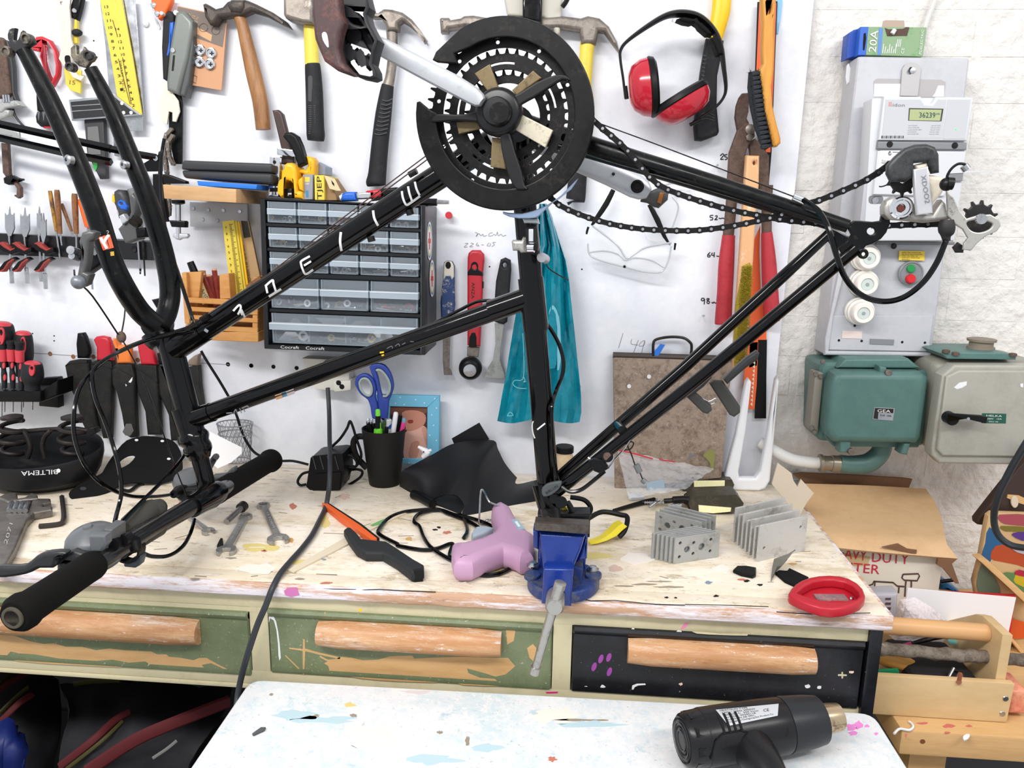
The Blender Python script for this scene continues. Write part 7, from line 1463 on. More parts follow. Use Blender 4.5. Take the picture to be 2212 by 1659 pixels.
def spanner(lab, a, b_, w0, w1, ring_r, jaw_r, z=0):
    """combination spanner lying on the bench: ring at pixel a, jaw at pixel b"""
    t = thing('combination_spanner', lab, 'spanner', G(*b_), 'combination spanners on the bench'); h = .007
    A, C = G(*a, BZ + z + h), G(*b_, BZ + z + h); u = (C - A).normalized(); v = Vector((-u.y, u.x, 0)); L_ = (C - A).length
    sh = [A + u * ring_r * .8 + v * w0, C - u * jaw_r * .6 + v * w1, C - u * jaw_r * .6 - v * w1, A + u * ring_r * .8 - v * w0]
    mk('shaft', flat([p for p in sh], NZ, h * .8, b=.0015), m_wc, t)
    c12 = [A + u * (math.cos(k * math.pi / 12) * (ring_r * (.62 if k % 2 else .7))) + v * (math.sin(k * math.pi / 12) * ring_r * (.62 if k % 2 else .7)) for k in range(24)]
    mk('ring_end', flat([A + u * (math.cos(k * math.pi / 14) * ring_r) + v * (math.sin(k * math.pi / 14) * ring_r) for k in range(28)], NZ, h + .001, [c12], b=.001), m_wc, t)
    j = jaw_r; pts = [(-.9,-.45),(-.5,-.9),(.1,-1.05),(.8,-.85),(1.05,-.5),(.35,-.48),(-.05,-.42),(-.18,0),(-.05,.42),(.35,.48),(1.05,.5),(.8,.9),(.1,1.05),(-.5,.9),(-.9,.45)]
    mk('open_end', flat([C + u * (p[0] * j) + v * (p[1] * j) for p in pts], NZ, h, b=.0015), m_wc, t)
    mk('stamped_text', txt('13 FORM', A + u * L_ * .3 - v * .0018 + Vector((0,0,.0003)), A + u * L_ * .75 - v * .0018 + Vector((0,0,.0003)), v * .0036), mat('stamp_light', (170,166,160),.5), t, smooth=0); return t
spanner('combination spanner right of the bolt, with the ring end towards the wall', (569,1088),(600,1160),.0055,.006,.0105,.0155); spanner('combination spanner with its rusty open end towards the bench edge', (531,1112),(489,1184),.0055,.0065,.0098,.014)
spanner('small combination spanner poking out under the handlebar', (388,1098),(449,1143),.004,.0042,.008,.0095)
bl = thing('socket_bit', 'loose steel bolt resting on the ring of a spanner', 'bolt', G(487,1128))
a, b_ = G(489,1127, BZ + .006), G(520,1098, BZ + .012); mk('shank', cyl(a, b_, .0048), m_wc, bl); mk('head', cyl(b_, b_ + (b_ - a).normalized() * .010,.0085, seg=16), mat('dark_hex_steel', (62,58,56),.4, m=.5), bl)
mk('spanner_chip', gp(D1(1850,700,1880,640,1900,640,1905,690,1870,720),.004), m_hole, label='dark scrap of rubber beside the rusty spanner end', cat='scrap')

# ================================================================== middle of the bench
ad = thing('power_adapter', 'black power adapter block with coiled cable on the bench', 'adapter', G(705,1058))
ya = G(700,1060).y
p4 = [P(*q, ya) for q in C2(1112,1310,1160,1350,1405,1335,1440,1190,1420,1030,1380,1025,1180,1045,1150,1060)]
mk('body', bev(flat(p4, NW, .055),.003,2), m_black_plastic, ad); wpart('face', C2(1190,1200,1410,1185,1395,1330,1165,1345), ya - .003,.004, m_black_plastic, ad, b=.001)
for i in range(4): mk('rib', wt([(675 + i * 16,985,1.4),(683 + i * 16,1014,1.4)], ya - .001), mat('grip_relief', (60,60,62),.6), ad)
mk('cable', t3([P(x, y, ya + .03) for x, y in C2(1390,1060,1480,1040,1540,1090,1530,1140,1440,1140,1420,1160)] + [P(x, y, ya + .04) for x, y in C2(1460,1170,1540,1160,1590,1180,1570,1230,1480,1290,1420,1310,1470,1200,1520,1130)], .0025), m_black_plastic, ad)
mk('cable', t3([P(x, y, ya + .04) for x, y in C2(1300,1040,1320,980,1400,900,1460,810,1485,750,1510,800,1540,900,1580,1020,1570,1090,1540,1130)], .0025), m_black_plastic, ad)
mk('cable', t3([P(x, y, ya + .01) for x, y in C2(1150,1180,1080,1200,1040,1260,1060,1295,1110,1290)], .0025), m_black_plastic, ad)
mk('cable', t3([P(x, y, 1.37) for x, y in C2(1130,1120,1000,1090,860,1085,690,1030,600,920,550,800,525,720,470,580,380,420,260,230,215,150)], .0026), m_black_plastic, ad)
# power cord from the socket across the bench and down over the edge
pts = [P(708,838,1.37), P(711,890,1.35), P(712,950,1.30), P(713,1000,1.235), P(711,1050,1.205), G(704,1094, BZ + .005), G(690,1125, BZ + .005), G(674,1156, BZ + .005), G(652,1185, BZ + .005), G(628,1212, BZ + .005), G(605,1240, BZ + .005), P(588,1272,.917), P(574,1308,.91), P(556,1350,.908), P(536,1410,.905), P(522,1460,.905), P(514,1500,.90), P(510,1540,.885)]
mk('extension_cord', t3(pts, .0042,8,10), mat('dark_grey_cord', (46,49,54),.45), label='thick dark grey power cord running over the bench edge to the floor', cat='cord')
# --- mug with pens
mc = G(831,1044); yk = mc.y; s_ = px2m(P(831,1000, yk))
mug = thing('pen_mug', 'matte black mug holding pens and scissors', 'mug', mc)
H = (P(831,935, yk) - P(831,1052, yk)).z + .002
mk('cup', lathe([(0,32 * s_),(.002,33.5 * s_),(H * .5,40.5 * s_),(H, 46.8 * s_),(H, 44.4 * s_),(H * .5,37.5 * s_),(.006,30 * s_)], mc, NZ, 36), mat('matte_black_ceramic', (26,25,24),.6, spec=.3), mug)
mk('handle', t3([P(x, y, yk) for x, y in C2(1620,885,1560,880,1522,910,1515,970,1540,1050,1590,1110,1630,1150)], .0058,5,10), mat('matte_black_ceramic', (26,25,24),.6, spec=.3), mug)
PENS = [('black ballpoint pen leaning at the left of the mug', C3(690,570,700,740),4.5, m_black_plastic, m_chrome),('green highlighter with a black collar in the mug', C3(775,490,778,760),5.5, mat('bright_green_plastic', (110,206,50),.4), mat('bright_green_plastic', (110,206,50),.4)),('white marker pen standing in the mug', C3(930,515,895,760),5.5, m_white, m_white),('black pen between the white markers in the mug', C3(970,540,935,760),4.5, m_black_plastic, m_black_plastic),('pink and grey pen at the right of the mug', C3(1000,565,985,740),5, mat('pink_plastic', (216,60,136),.4), mat('slate_plastic', (110,140,156),.4)),('white pen with a blue stripe in the mug', C3(870,575,880,760),6.5, m_white, m_white),('black gel pen at the front of the mug', C3(850,640,848,760),4.5, m_black_plastic, m_black_plastic),('grey pen behind the green highlighter', C3(825,560,820,740),5, mat('light_grey_plastic', (176,178,182),.45), m_white),('slim chrome pen behind the black ballpoint', C3(722,575,735,740),3.5, m_chrome, m_chrome)]
for i, (lab, q, r_, m, m2) in enumerate(PENS):
    dy = [-.006,-.022,-.006,.006,0,.006,-.018,.012,.01][i]; t = T('pen', lab, 'pen', q[1][0], q[1][1] + 40, yk + dy, 'pens in the black mug')
    e = (lerp(q[1][0], 831,.45), q[1][1] + 55)
    mk('barrel', wt([(lerp(q[0][0], q[1][0], .2), lerp(q[0][1], q[1][1], .2), r_),(e[0], e[1], r_)], yk + dy, 0,10), m, t); mk('cap', wt([(q[0][0], q[0][1], r_ * .7),(lerp(q[0][0], q[1][0], .04), lerp(q[0][1], q[1][1], .04), r_ * .95),(lerp(q[0][0], q[1][0], .22), lerp(q[0][1], q[1][1], .22), r_ * .98)], yk + dy, 0,10), m2, t)
    if i == 1: mk('collar', wt([C3(776,545)[0] + (6,), C3(777,650)[0] + (6.4,)], yk + dy), m_black_plastic, t); mk('sleeve', wt([C3(777,660)[0] + (9,), C3(777,700)[0] + (10,), C3(775,740)[0] + (11,)], yk + dy), mat('bright_green_plastic', (110,206,50),.4), t)
    if i == 5: wpart('stripe', C3(862,640,905,600,900,640,865,660), yk + dy - .007,.001, mat('blue_stripe', (40,70,170),.4), t, b=0)
sc = T('scissors', 'scissors with blue and grey loop handles standing in the mug', 'scissors', 820,1000, yk + .002)
m_sc = mat('blue_scissor_plastic', (44,66,150),.4)
wpart('handle', C3(575,260,590,215,640,188,690,195,735,240,758,320,750,390,765,440,775,520,775,570,725,570,710,480,685,410,630,370,590,310), yk - .002,.01, m_sc, sc, holes=[C3(612,265,635,228,675,222,710,255,730,310,725,360,700,382,660,365,625,320)], b=.003, sm=2, smh=2)
wpart('handle', C3(700,130,760,100,830,115,880,180,905,260,905,320,880,390,865,430,850,580,790,580,770,450,765,350,745,250), yk + .004,.01, m_sc, sc, holes=[C3(755,150,800,150,850,200,882,270,880,340,850,385,815,385,790,300,775,220)], b=.003, sm=2, smh=2)
mk('loop_lining', t3([P(x, y, yk - .0035) for x, y in C3(618,265,637,234,675,229,706,259,724,310,719,356,698,375,662,359,630,318,618,265)], .0022,4), mat('grey_green_rubber', (150,164,158),.5), sc); mk('loop_lining', t3([P(x, y, yk + .003) for x, y in C3(760,158,798,158,845,205,876,272,874,335,848,377,818,377)], .0022,4), mat('grey_green_rubber', (150,164,158),.5), sc)
wpart('blade', C3(765,560,860,570,850,900,800,900), yk + .004,.003, m_steel, sc)
# --- black rubber sheet
rb = thing('rubber_sheet', 'curled sheet of black rubber lying against the wall', 'rubber sheet', G(1000,1080))
top_c = C3(985,1010,1100,950,1250,870,1400,790,1560,760,1760,755,1800,830,1860,950,1950,1060,2010,1100,2140,1088)
bot_c = C3(960,1145,1080,1210,1200,1270,1290,1235,1380,1215,1460,1235,1510,1310,1505,1390,1700,1360,1900,1310,2140,1270)
rows = []
T2 = crs(top_c, 4); B2_ = crs(bot_c, 4); n = len(T2)
arch = [0,0,0,.014,.026,.02,.008,0,0,0,0]; A_ = [v[0] for v in crs([(a, 0) for a in arch], 4)]
topY = [1.30,1.31,1.33,1.35,1.37,1.385,1.39,1.39,1.395,1.395,1.395]; TY = [v[0] for v in crs([(a, 0) for a in topY], 4)]
for k in range(11):
    f = k / 10; r_ = []
    for i in range(n):
        b3 = G(B2_[i].x, B2_[i].y, BZ + .001 + max(A_[i], 0)); t3_ = P(T2[i].x, T2[i].y, TY[i]); p = lerp(b3, t3_, f)
        bul = math.sin(math.pi * f) * (.014 + .008 * math.sin(i * .35)); r_.append(p + Vector((0,-bul * .4, bul * .5)))
    rows.append(r_)
mk('sheet', grid(rows, .002), mat('black_rubber_sheet', (24,24,27),.5, spec=.3, bump=(500,.2,.0006)), rb)
wpart('tab', C3(1405,740,1640,605,1725,745,1500,880,1430,800),1.385,.002, mat('black_rubber_sheet', (24,24,27),.5, spec=.3), rb, b=.0004)
mk('arch_shade_layer', gp(C3(960,1140,1150,1110,1500,1150,1520,1300,1480,1380,1250,1290,1080,1210),.002), mat('black_rubber_sheet', (24,24,27),.5, spec=.3), rb)  # added black layer so the opening under the arch looks dark
mk('rolled_edge', t3([G(x, y, BZ + .008) for x, y in C3(1075,1215,1130,1235,1200,1275,1245,1300)], .008,4,12), m_black_plastic, rb)
# --- junior hacksaw with orange blade, stir stick
hs_ = thing('hacksaw', 'small black-handled hacksaw with an orange blade strip', 'hacksaw', G(840,1190))
mk('handle', gp(D2(1195,560,1225,540,1260,545,1310,590,1350,640,1480,655,1560,660,1640,710,1790,810,1880,860,1882,910,1770,930,1640,830,1520,760,1380,760,1300,720,1240,640),.016, b=.005), mat('dark_grey_handle', (40,42,44),.6, spec=.3), hs_)
mk('blade', gp(D2(1010,335,1060,345,1200,430,1340,520,1490,640,1430,650,1300,560,1160,460),.010, b=.0008), mat('orange_blade_paint', (222,96,44),.45), hs_); mk('blade_edge', gp(D2(1060,345,1075,345,1350,520,1500,640,1485,645,1330,525),.0105, b=.0003), m_dark_steel, hs_)
mk('end_slot', gp(D2(1790,905,1870,895,1872,915,1795,922),.0165, b=.0004), m_hole, hs_)
stt = mk('stir_stick', gp(D2(720,910,770,925,1230,690,1400,580,1560,500,1790,395,1710,390,1500,480,1400,530,1200,640),.003, b=.0005), mat('pale_stick', (214,200,176),.6), label='pale wooden stir stick with a green mark under the hacksaw', cat='stick')
wp_ = mk('green_mark', gp(D2(1420,530,1540,475,1530,520,1440,540),.0035, b=0), mat('green_paint_mark', (110,160,100),.6), stt)
# --- glue gun
gg = thing('glue_gun', 'pink glue gun with a grey trigger and black cable', 'glue gun', G(1060,1180))
m_pk = mat('dusty_pink_plastic', (184,144,174),.45)
mk('body', gp(D3(795,390,800,340,840,312,900,312,960,345,1000,420,1060,500,1120,555,1165,580,1160,760,1040,775,980,740,900,720,760,770,640,825,520,825,475,815,455,740,460,655,560,650,680,620,800,570,840,520),.036, b=.014), m_pk, gg)
mk('trigger', gp(D3(625,590,660,540,720,530,815,545,740,590,640,630),.022, b=.004), mat('blue_grey_trigger', (160,172,184),.45), gg); mk('label_plate', gp(D3(965,485,1015,475,1080,560,1030,570),.0364, b=0), mat('blue_grey_label', (150,176,190),.45), gg)
mk('logo', gp(D3(995,500,1015,495,1045,540,1025,545),.0367, b=0), m_white, gg); mk('nozzle', gp(D3(1110,690,1150,670,1185,735,1130,740),.02, b=.004), mat('pale_nozzle', (206,206,206),.4), gg)
mk('wire_stand', t3([G(x, y, BZ + z) for x, y, z in [q + (z,) for q, z in zip(D3(690,520,695,420,705,245,730,240,770,320,800,345,860,365),(.002,.02,.05,.052,.045,.04,.036))]], .0016,3), m_steel, gg); mk('wire_stand', t3([G(x, y, BZ + .004) for x, y in D3(715,530,760,485,800,490)], .0014,3), m_steel, gg)
mk('strain_relief', sweep([G(x, y, BZ + .014) for x, y in D3(560,770,520,800,480,840)], [.006,.005,.004], 10), mat('plum_plastic', (56,40,60),.5), gg)
mk('cable', t3([G(x, y, BZ + .004) for x, y in D3(490,840,440,800,450,740,470,700) + D3(440,690,330,730,200,740,0,705) + D2(1650,690,1500,610,1500,560,1580,470,1700,420,1850,400,2000,395) + D3(420,430,560,480,640,520,700,560)], .0030,6), m_black_gloss, gg)
mk('cable', t3([G(x, y, BZ + .005) for x, y in D3(490,840,400,800,280,720,220,640,180,540,135,500,170,440,260,410,360,400,480,440,620,470,740,510,800,540)], .0030,6), m_black_gloss, gg)
mk('cable', t3([G(x, y, BZ + .004) for x, y in D3(500,850,600,910,720,955,830,950,920,920,1000,860,1080,780)], .0030,6), m_black_gloss, gg)
mk('cable', t3([G(x, y, BZ + .004) for x, y in D3(530,440,570,500,590,580,560,640)], .0030,5), m_black_gloss, gg)
# ================================================================== vise
vs = thing('bench_vise', 'blue bench vise bolted to the bench edge', 'vise', G(1215,1250))
m_vb = mat('blue_enamel', (18,48,128),.25, coat=.3, var=((12,34,96),20,.45,.7), layers=[((206,210,214),80,.70,.74)])
m_vw = mat('dusty_blue_enamel', (26,52,110),.45, var=((96,92,70),22,.5,.68)); m_jaw = mat('rubbed_jaw_steel', (92,84,78),.45, m=.5, var=((60,52,48),50,.45,.7))
VY = .955
base = [G(x, y, BZ + .016) for x, y in ell(*D3(1412,968)[0], 78,36,40)]
mk('base', flat(base, NZ, .016, b=.003), m_vw, vs)
for sx_ in (-1,1): mk('ear', flat([G(1216 + sx_ * 66 + math.cos(a) * 18,1239 + math.sin(a) * 9, BZ + .020) for a in [2 * math.pi * k / 20 for k in range(20)]], NZ, .006, b=.001), m_vw, vs)
for q in D3(1150,878,1660,915): mk('bolt', lathe([(0,.0085),(.002,.0085),(.003,.006),(.0055,.0052),(.006,.002)], G(*q, BZ + .020), NZ, 16), m_steel, vs)
def vp(nm, px, Y, t, m, b=.003): return mk(nm, wp(px, Y, t, b=b), m, vs)
vp('fixed_body', D3(1200,620,1620,640,1600,880,1580,1120,1200,1090,1190,800), VY + .025,.05, m_vb, .004); vp('fixed_jaw', D3(1190,440,1640,440,1635,640,1190,620), VY + .018,.03, m_dark_steel)
vp('moving_body', D3(1205,600,1600,625,1560,760,1500,900,1490,960,1478,1230,1222,1205,1238,960,1235,900,1215,760), VY - .035,.04, m_vb, .006); vp('moving_slab', D3(1240,900,1500,905,1478,1232,1222,1208), VY - .048,.03, m_vb, .004)
vp('side_wing', D3(1152,575,1200,585,1200,745,1150,725), VY - .025,.028, m_vb); vp('side_wing', D3(1600,630,1618,640,1612,820,1560,830,1520,860,1560,760), VY - .022,.03, m_vb); vp('guide_bar', D3(1490,880,1580,900,1570,1130,1480,1180), VY - .01,.03, m_vw)
vp('moving_jaw', D3(1165,512,1632,540,1628,610,1162,578), VY - .042,.012, m_jaw, .0015); vp('jaw_top', D3(1168,505,1632,530,1632,548,1168,520), VY - .030,.02, m_jaw, .001)
sc_ = P(*D3(1345,1130)[0], VY - .05); mk('screw_boss', lathe([(0,.0118),(.03,.0118),(.034,.0095)], sc_, Vector((-.02,-1,.02)),24), m_wc, vs)
h0, h1 = P(*D3(1372,1070)[0], VY - .078), P(1158,1440, VY - .070); mk('handle_bar', cyl(h0, h1,.0066,.0052), m_wc, vs); mk('handle_end', lathe([(0,.0075),(.008,.0075),(.009,.006)], h0, h0 - h1,18), m_wc, vs); mk('handle_end', lathe([(0,.0068),(.010,.0068),(.012,.005)], h1, h1 - h0,18), m_wc, vs)
# glass jar
jr = G(1216,1010); jr.y = 1.36; jr = P(1218,1008,1.36); jr.z = BZ
gj = thing('glass_jar', 'glass jar with black lid and pink label behind the seat tube', 'jar', jr)
mk('glass', lathe([(0,.016),(.003,.018),(.055,.018),(.062,.0155),(.066,.0155)], jr, NZ, 24), mat('amber_jar', (206,184,150),.15, var=((186,150,110),30,.45,.7)), gj); mk('lid', lathe([(.066,.0172),(.076,.0172),(.0775,.016)], jr, NZ, 24), m_black_plastic, gj); mk('label', lathe([(.008,.0183),(.038,.0183)], jr, NZ, 24), mat('pink_label', (222,170,176),.5), gj)
# ================================================================== right part of the bench
rp2 = thing('metal_panel', 'mottled rusty brown metal panel with a wire handle leaning on the wall', 'panel', P(1450,1050,1.39))
m_mp = mat('mottled_brown_metal', (148,130,114),.5, m=.1, var=((110,92,78),60,.46,.62), layers=[((178,166,152),130,.57,.68),((84,70,60),24,.58,.72),((60,50,44),160,.64,.70)], bump=(120,.2,.001))
qp = C4(965,190,1985,222,1890,1235,980,1330); qp3 = [P(*qp[0], 1.405), P(*qp[1], 1.405), P(*qp[2], 1.36), P(*qp[3], 1.36)]
mk('sheet', bev(hexa(qp3,(0,.012,0)),.003), m_mp, rp2); mk('top_rail', sweep([qp3[0] + Vector((0,.004,0)), qp3[1] + Vector((0,.004,0))], .006,8), mat('dark_edge_metal', (70,62,58),.5, m=.3), rp2)
mk('wire_handle', t3([P(x, y, 1.405) for x, y in C4(1308,190,1308,100,1330,55,1440,32,1560,38,1620,75,1635,110,1630,180)], .0026,6), m_dark_steel, rp2); mk('blue_tag', wp(C4(1290,190,1370,92,1410,98,1350,198),1.404,.003), mat('bright_blue_card', (38,116,214),.5), rp2)
for q in C4(1102,452,1272,370,1508,925): mk('white_spot', wp(ell(*q, 4.5,4.5,12),1.392,.001, b=0), m_white, rp2)
wpart('green_paint', C4(1735,1040,1790,990,1830,1000,1835,1060,1815,1200,1790,1100),1.355,.0006, mat('olive_paint', (132,130,74),.6), rp2, b=0)
wb = thing('plastic_bracket', 'white plastic U-shaped bracket leaning at the end of the board', 'bracket', P(1630,1058,1.36))
mk('frame', flat([P(x, y, 1.375) for x, y in [(1612,826),(1618,818),(1624,826),(1612,930),(1596,1020),(1598,1034),(1632,1034),(1644,1018),(1660,930),(1676,822),(1681,814),(1684,822),(1672,960),(1664,1040),(1654,1056),(1640,1062),(1578,1060),(1562,1050),(1566,1030),(1590,940)]], NW, .02, b=.005), mat('white_abs', (232,233,236),.3), wb)
# zip bag
zb = thing('zip_bag', 'clear plastic zip bag with a red seal line lying on the bench', 'plastic bag', G(1430,1070))
rg = random.Random(21); rows = []; qz = qmap(C6(320,50,1150,210,900,380,420,465))
for i in range(13):
    r_ = []
    for j in range(17):
        u, v = j / 16, i / 12; x, y = qz(u, v); r_.append(P(x, y + rg.uniform(-2,2),1.345 - .10 * v + rg.uniform(-.006,.006)))
    rows.append(r_)
mk('film', grid(rows), mat('clear_bag_film', (232,234,238),.08, alpha=.34, bump=(40,1.0,.01)), zb, smooth=60); mk('seal_line', wt([(1334,972,1.6),(1370,980,1.6),(1410,991,1.6)], 1.335,2), m_red, zb); mk('seal_line', wt([(1424,992,1.4),(1458,998,1.4)], 1.334,2), m_red, zb)
mk('contents', gp(C6(410,410,520,400,560,440,430,450),.008, b=.003), mat('pale_contents', (214,218,222),.4, alpha=.8), zb); mk('blue_card', wp(C6(570,330,720,300,730,390,575,395),1.26,.003), mat('pale_blue_card', (150,168,184),.5), zb); mk('grey_leaf', wp(C6(915,145,940,70,1000,95,950,115),1.33,.001), mat('grey_leaf', (112,108,108),.7), zb)
# pedals with yellow reflectors, the flash glow put into their pale colour
m_rf = mat('yellow_reflector_glow', (255,248,176),.08, coat=.6, var=((255,254,232),300,.45,.6)); m_pd = mat('dark_pedal_resin', (62,58,50),.45, var=((90,82,62),40,.5,.7))
def pedal(lab, bpx, rfx, axl, by):
    Yp = G(*by).y; t = thing('bicycle_pedal', lab, 'pedal', G(*by), 'pedals on the bench'); mk('body', bev(flat([P(*q, Yp) for q in bpx], NW, .045),.003), m_pd, t)
    mk('reflector', wp(rfx, Yp - .002,.004, b=.0008), m_rf, t); mk('axle', sweep([P(x, y, Yp + .02) for x, y in axl], [.0045,.0045,.0065,.0065,.0085], 12), m_dark_steel, t); return t
pedal('bicycle pedal with a bright yellow reflector nearer the metal panel', C6(880,305,1300,300,1320,345,1300,400,880,405), C6(975,312,1240,310,1238,376,977,374), C6(715,355,780,352,785,352,840,350,880,350),(1530,1064))
pedal('bicycle pedal with a bright yellow reflector lying in front of the other pedal', C6(930,500,990,440,1340,430,1400,500,1390,550,1300,580,1000,600,950,570), C6(1015,520,1295,542,1290,575,1140,590,1018,578), C6(720,485,790,478,800,475,880,470,930,480),(1545,1112))
mk('pedal_plate', gp(C6(890,415,1330,400,1340,470,930,500),.012, b=.003), m_pd, bpy.data.objects['bicycle_pedal.001'])
# thin screwdriver and screws
t = thing('screwdriver', 'thin screwdriver with black shaft lying in front of the zip bag', 'screwdriver', G(1370,1092)); mk('handle', sweep([G(x, y, BZ + .005) for x, y in C6(290,565,560,490,640,470)], [.003,.0045,.004], 10), m_black_plastic, t); mk('tip', sweep([G(x, y, BZ + .004) for x, y in C6(185,570,290,562)], [.0012,.002], 8), m_steel, t)
for i, (q, lab) in enumerate(((C6(515,495,700,497), 'long loose screw lying left of the pedal axle'),(C6(590,540,660,485), 'short loose screw crossing the long one'),(C6(780,520,850,520), 'loose screw under the pedal axle'))):
    a, b_ = G(*q[0], BZ + .006 + .003 * i), G(*q[1], BZ + .006 + .003 * i); t = thing('wood_screw', lab, 'screw', a, 'loose screws on the bench'); mk('shank', sweep([a, b_], [.0012,.0024], 8), m_steel, t); mk('head', lathe([(0,.0026),(.003,.0045)], b_, b_ - a, 12), m_steel, t)
    for k in range(6): mk('thread', lathe([(0,.0022 + .0001 * k),(.0012,.0030 + .0001 * k),(.0016,.0022)], lerp(a, b_, .1 + .11 * k), b_ - a, 10), m_steel, t)
# bent black strip with yellow band behind the vise
ys = thing('toe_strap', 'black wire hoop with a yellow band behind the vise', 'strap', G(1320,1165))
mk('hoop', t3([G(x, y, BZ + z) for x, y, z in ((1268,1122,.03),(1300,1106,.035),(1340,1112,.03),(1355,1118,.028),(1350,1145,.016),(1338,1160,.008))], .0040,6,8), m_black_plastic, ys); mk('hoop', t3([P(x, y, 1.02) for x, y in ((1232,1074, ),(1262,1080),(1276,1098),(1268,1118))], .0035,5,8), m_black_plastic, ys)
rows = []
for i, (x, y, w_, z) in enumerate(((1346,1132,12,.022),(1336,1138,14,.018),(1322,1152,13,.01),(1304,1164,9,.006),(1285,1170,7,.004),(1272,1172,5,.004))): rows.append([G(x - w_ * .7, y - w_ * .5, BZ + z), G(x, y, BZ + z + .003), G(x + w_ * .7, y + w_ * .5, BZ + z)])
mk('band', grid(rows, .002), mat('yellow_strap', (226,206,40),.45), ys); mk('clip', wp(C4(520,1490,560,1480,590,1520,540,1530),.99,.004), mat('yellow_strap', (226,206,40),.45), ys); mk('hoop', t3([P(x, y, .985) for x, y in C4(575,1440,600,1480,640,1560)], .004,3), mat('dark_grey_handle', (40,42,44),.6, spec=.3), ys)
# hinge plates standing in two fanned stacks
m_pl2 = mat('pale_galvanised', (196,194,190),.5, m=.25, var=((140,134,126),30,.52,.72), layers=[((110,92,78),80,.66,.74)])
def plate_(lab, a, b_, h, th, m, holes, dirn, nm='hinge_plate', grp=None):
    A, C = G(*a), G(*b_); n = (C - A).cross(Vector((0,0,1))).normalized(); n = -n if n.y > 0 else n; u = (C - A).normalized(); L_ = (C - A).length; up = Vector((0,0,1))
    pts = [A, C, C + up * h, A + up * h]; hs = [[A + u * (fx * L_ + math.cos(q) * r_) + up * (fz * h + math.sin(q) * r_) for q in [2 * math.pi * k / 10 for k in range(10)]] for fx, fz, r_ in holes]
    return mk(nm, flat([p + n * 0 for p in pts], n, th, hs, b=.0004), m, label=lab, cat='metal plate', group=grp)
H1 = [(.12,.25,.0026),(.12,.78,.0026),(.28,.5,.005),(.42,.3,.0026),(.42,.72,.0026),(.6,.52,.0055),(.8,.3,.0026),(.8,.75,.0026)]
ordn = ['first', 'second', 'third', 'fourth', 'fifth', 'sixth', 'seventh', 'eighth']
for i in range(6):
    f = i; a = (1455 - 9.4 * f, 1219 - 2.2 * f); b_ = (1552 - 9.4 * f, 1204 - 2.6 * f)
    plate_('perforated steel hinge plate, %s from the front in the left stack' % ordn[i], a, b_, .040,.0034, m_galv, H1 if i == 0 else H1[:3], 1, grp='perforated plates in the left stack')
for i in range(4):
    a = (1413 + 9 * i, 1152 - 5 * i); b_ = (1512 + 10 * i, 1178 - 5 * i)
    plate_('perforated steel hinge plate standing slantwise, %s of the rear fan' % ordn[i], a, b_, .037,.0034, m_galv, H1,1, grp='slanted plates behind the left stack')
H2 = [(.12,.35,.0026),(.86,.72,.0026)]
for i in range(7):
    f = i / 6; a = (lerp(1636,1585, f), lerp(1214,1172, f)); b_ = (lerp(1738,1690, f), lerp(1190,1146, f))
    plate_('pale steel plate, %s from the front in the right stack' % ordn[i], a, b_, .056 if i % 2 == 0 else .050,.0036, m_pl2, H2,1, grp='plates in the right stack')
# scraps and sanding block
mk('rubber_scrap', gp(C6(1310,1065,1345,1030,1420,1030,1508,1045,1505,1105,1480,1115,1380,1095),.006, b=.002), m_black_plastic, label='small black plastic scrap with a curved end on the bench', cat='scrap')
mk('rubber_scrap', gp(C6(1670,1090,1700,1070,1770,1075,1790,1052,1955,1130,1840,1200,1750,1160),.004, b=.001), m_black_matte, label='black rubber scrap half under the red sanding block', cat='scrap')
rows = []
for x, y, z, x2, y2, z2 in ((1665,1255,.001,1672,1240,.001),(1668,1225,.004,1690,1222,.012),(1672,1207,.010,1700,1208,.026),(1700,1198,.018,1712,1192,.030),(1716,1188,.026,1718,1187,.03)): rows.append([G(x, y, BZ + z), G((x + x2) / 2,(y + y2) / 2, BZ + (z + z2) / 2 + .003), G(x2, y2, BZ + z2)])
mk('leaf_scrap', grid(rows, .001), mat('grey_paper_scrap', (120,118,110),.7), label='curled grey paper scrap in front of the steel plates', cat='scrap')
sb_ = thing('sanding_block', 'red plastic sanding block with a worn grit strip at the bench corner', 'sanding block', G(1787,1285))
m_sbk = mat('bright_red_block', (178,28,44),.36)
oo = D4(202,1108,225,1068,262,1030,310,1000,380,974,460,960,550,955,640,963,720,984,790,1022,838,1070,858,1125,852,1150,820,1185,760,1212,680,1234,580,1243,480,1232,390,1206,300,1170,235,1140,210,1125); ii = D4(270,1104,330,1052,410,1010,500,992,590,990,680,1005,750,1040,800,1090,810,1130,770,1160,690,1176,590,1180,480,1168,370,1140)
mk('base', gp(oo, .009, b=.003, sm=0), m_sbk, sb_)
mk('rim', flat([G(x, y, BZ + .022) for x, y in oo], NZ, .0135, [[G(x, y, BZ + .022) for x, y in ii]], b=.0035, sm=0, smh=0), m_sbk, sb_)
mk('grit_strip', gp(D4(415,1115,680,1118,715,1165,610,1160,560,1165,450,1160),.0115, b=.0008), mat('worn_grit', (120,96,100),.8, var=((160,120,120),90,.45,.6)), sb_); mk('rivet', lathe([(0,.003),(.002,.002)], G(*D4(738,1155)[0], BZ + .0095), NZ, 12), m_steel, sb_)
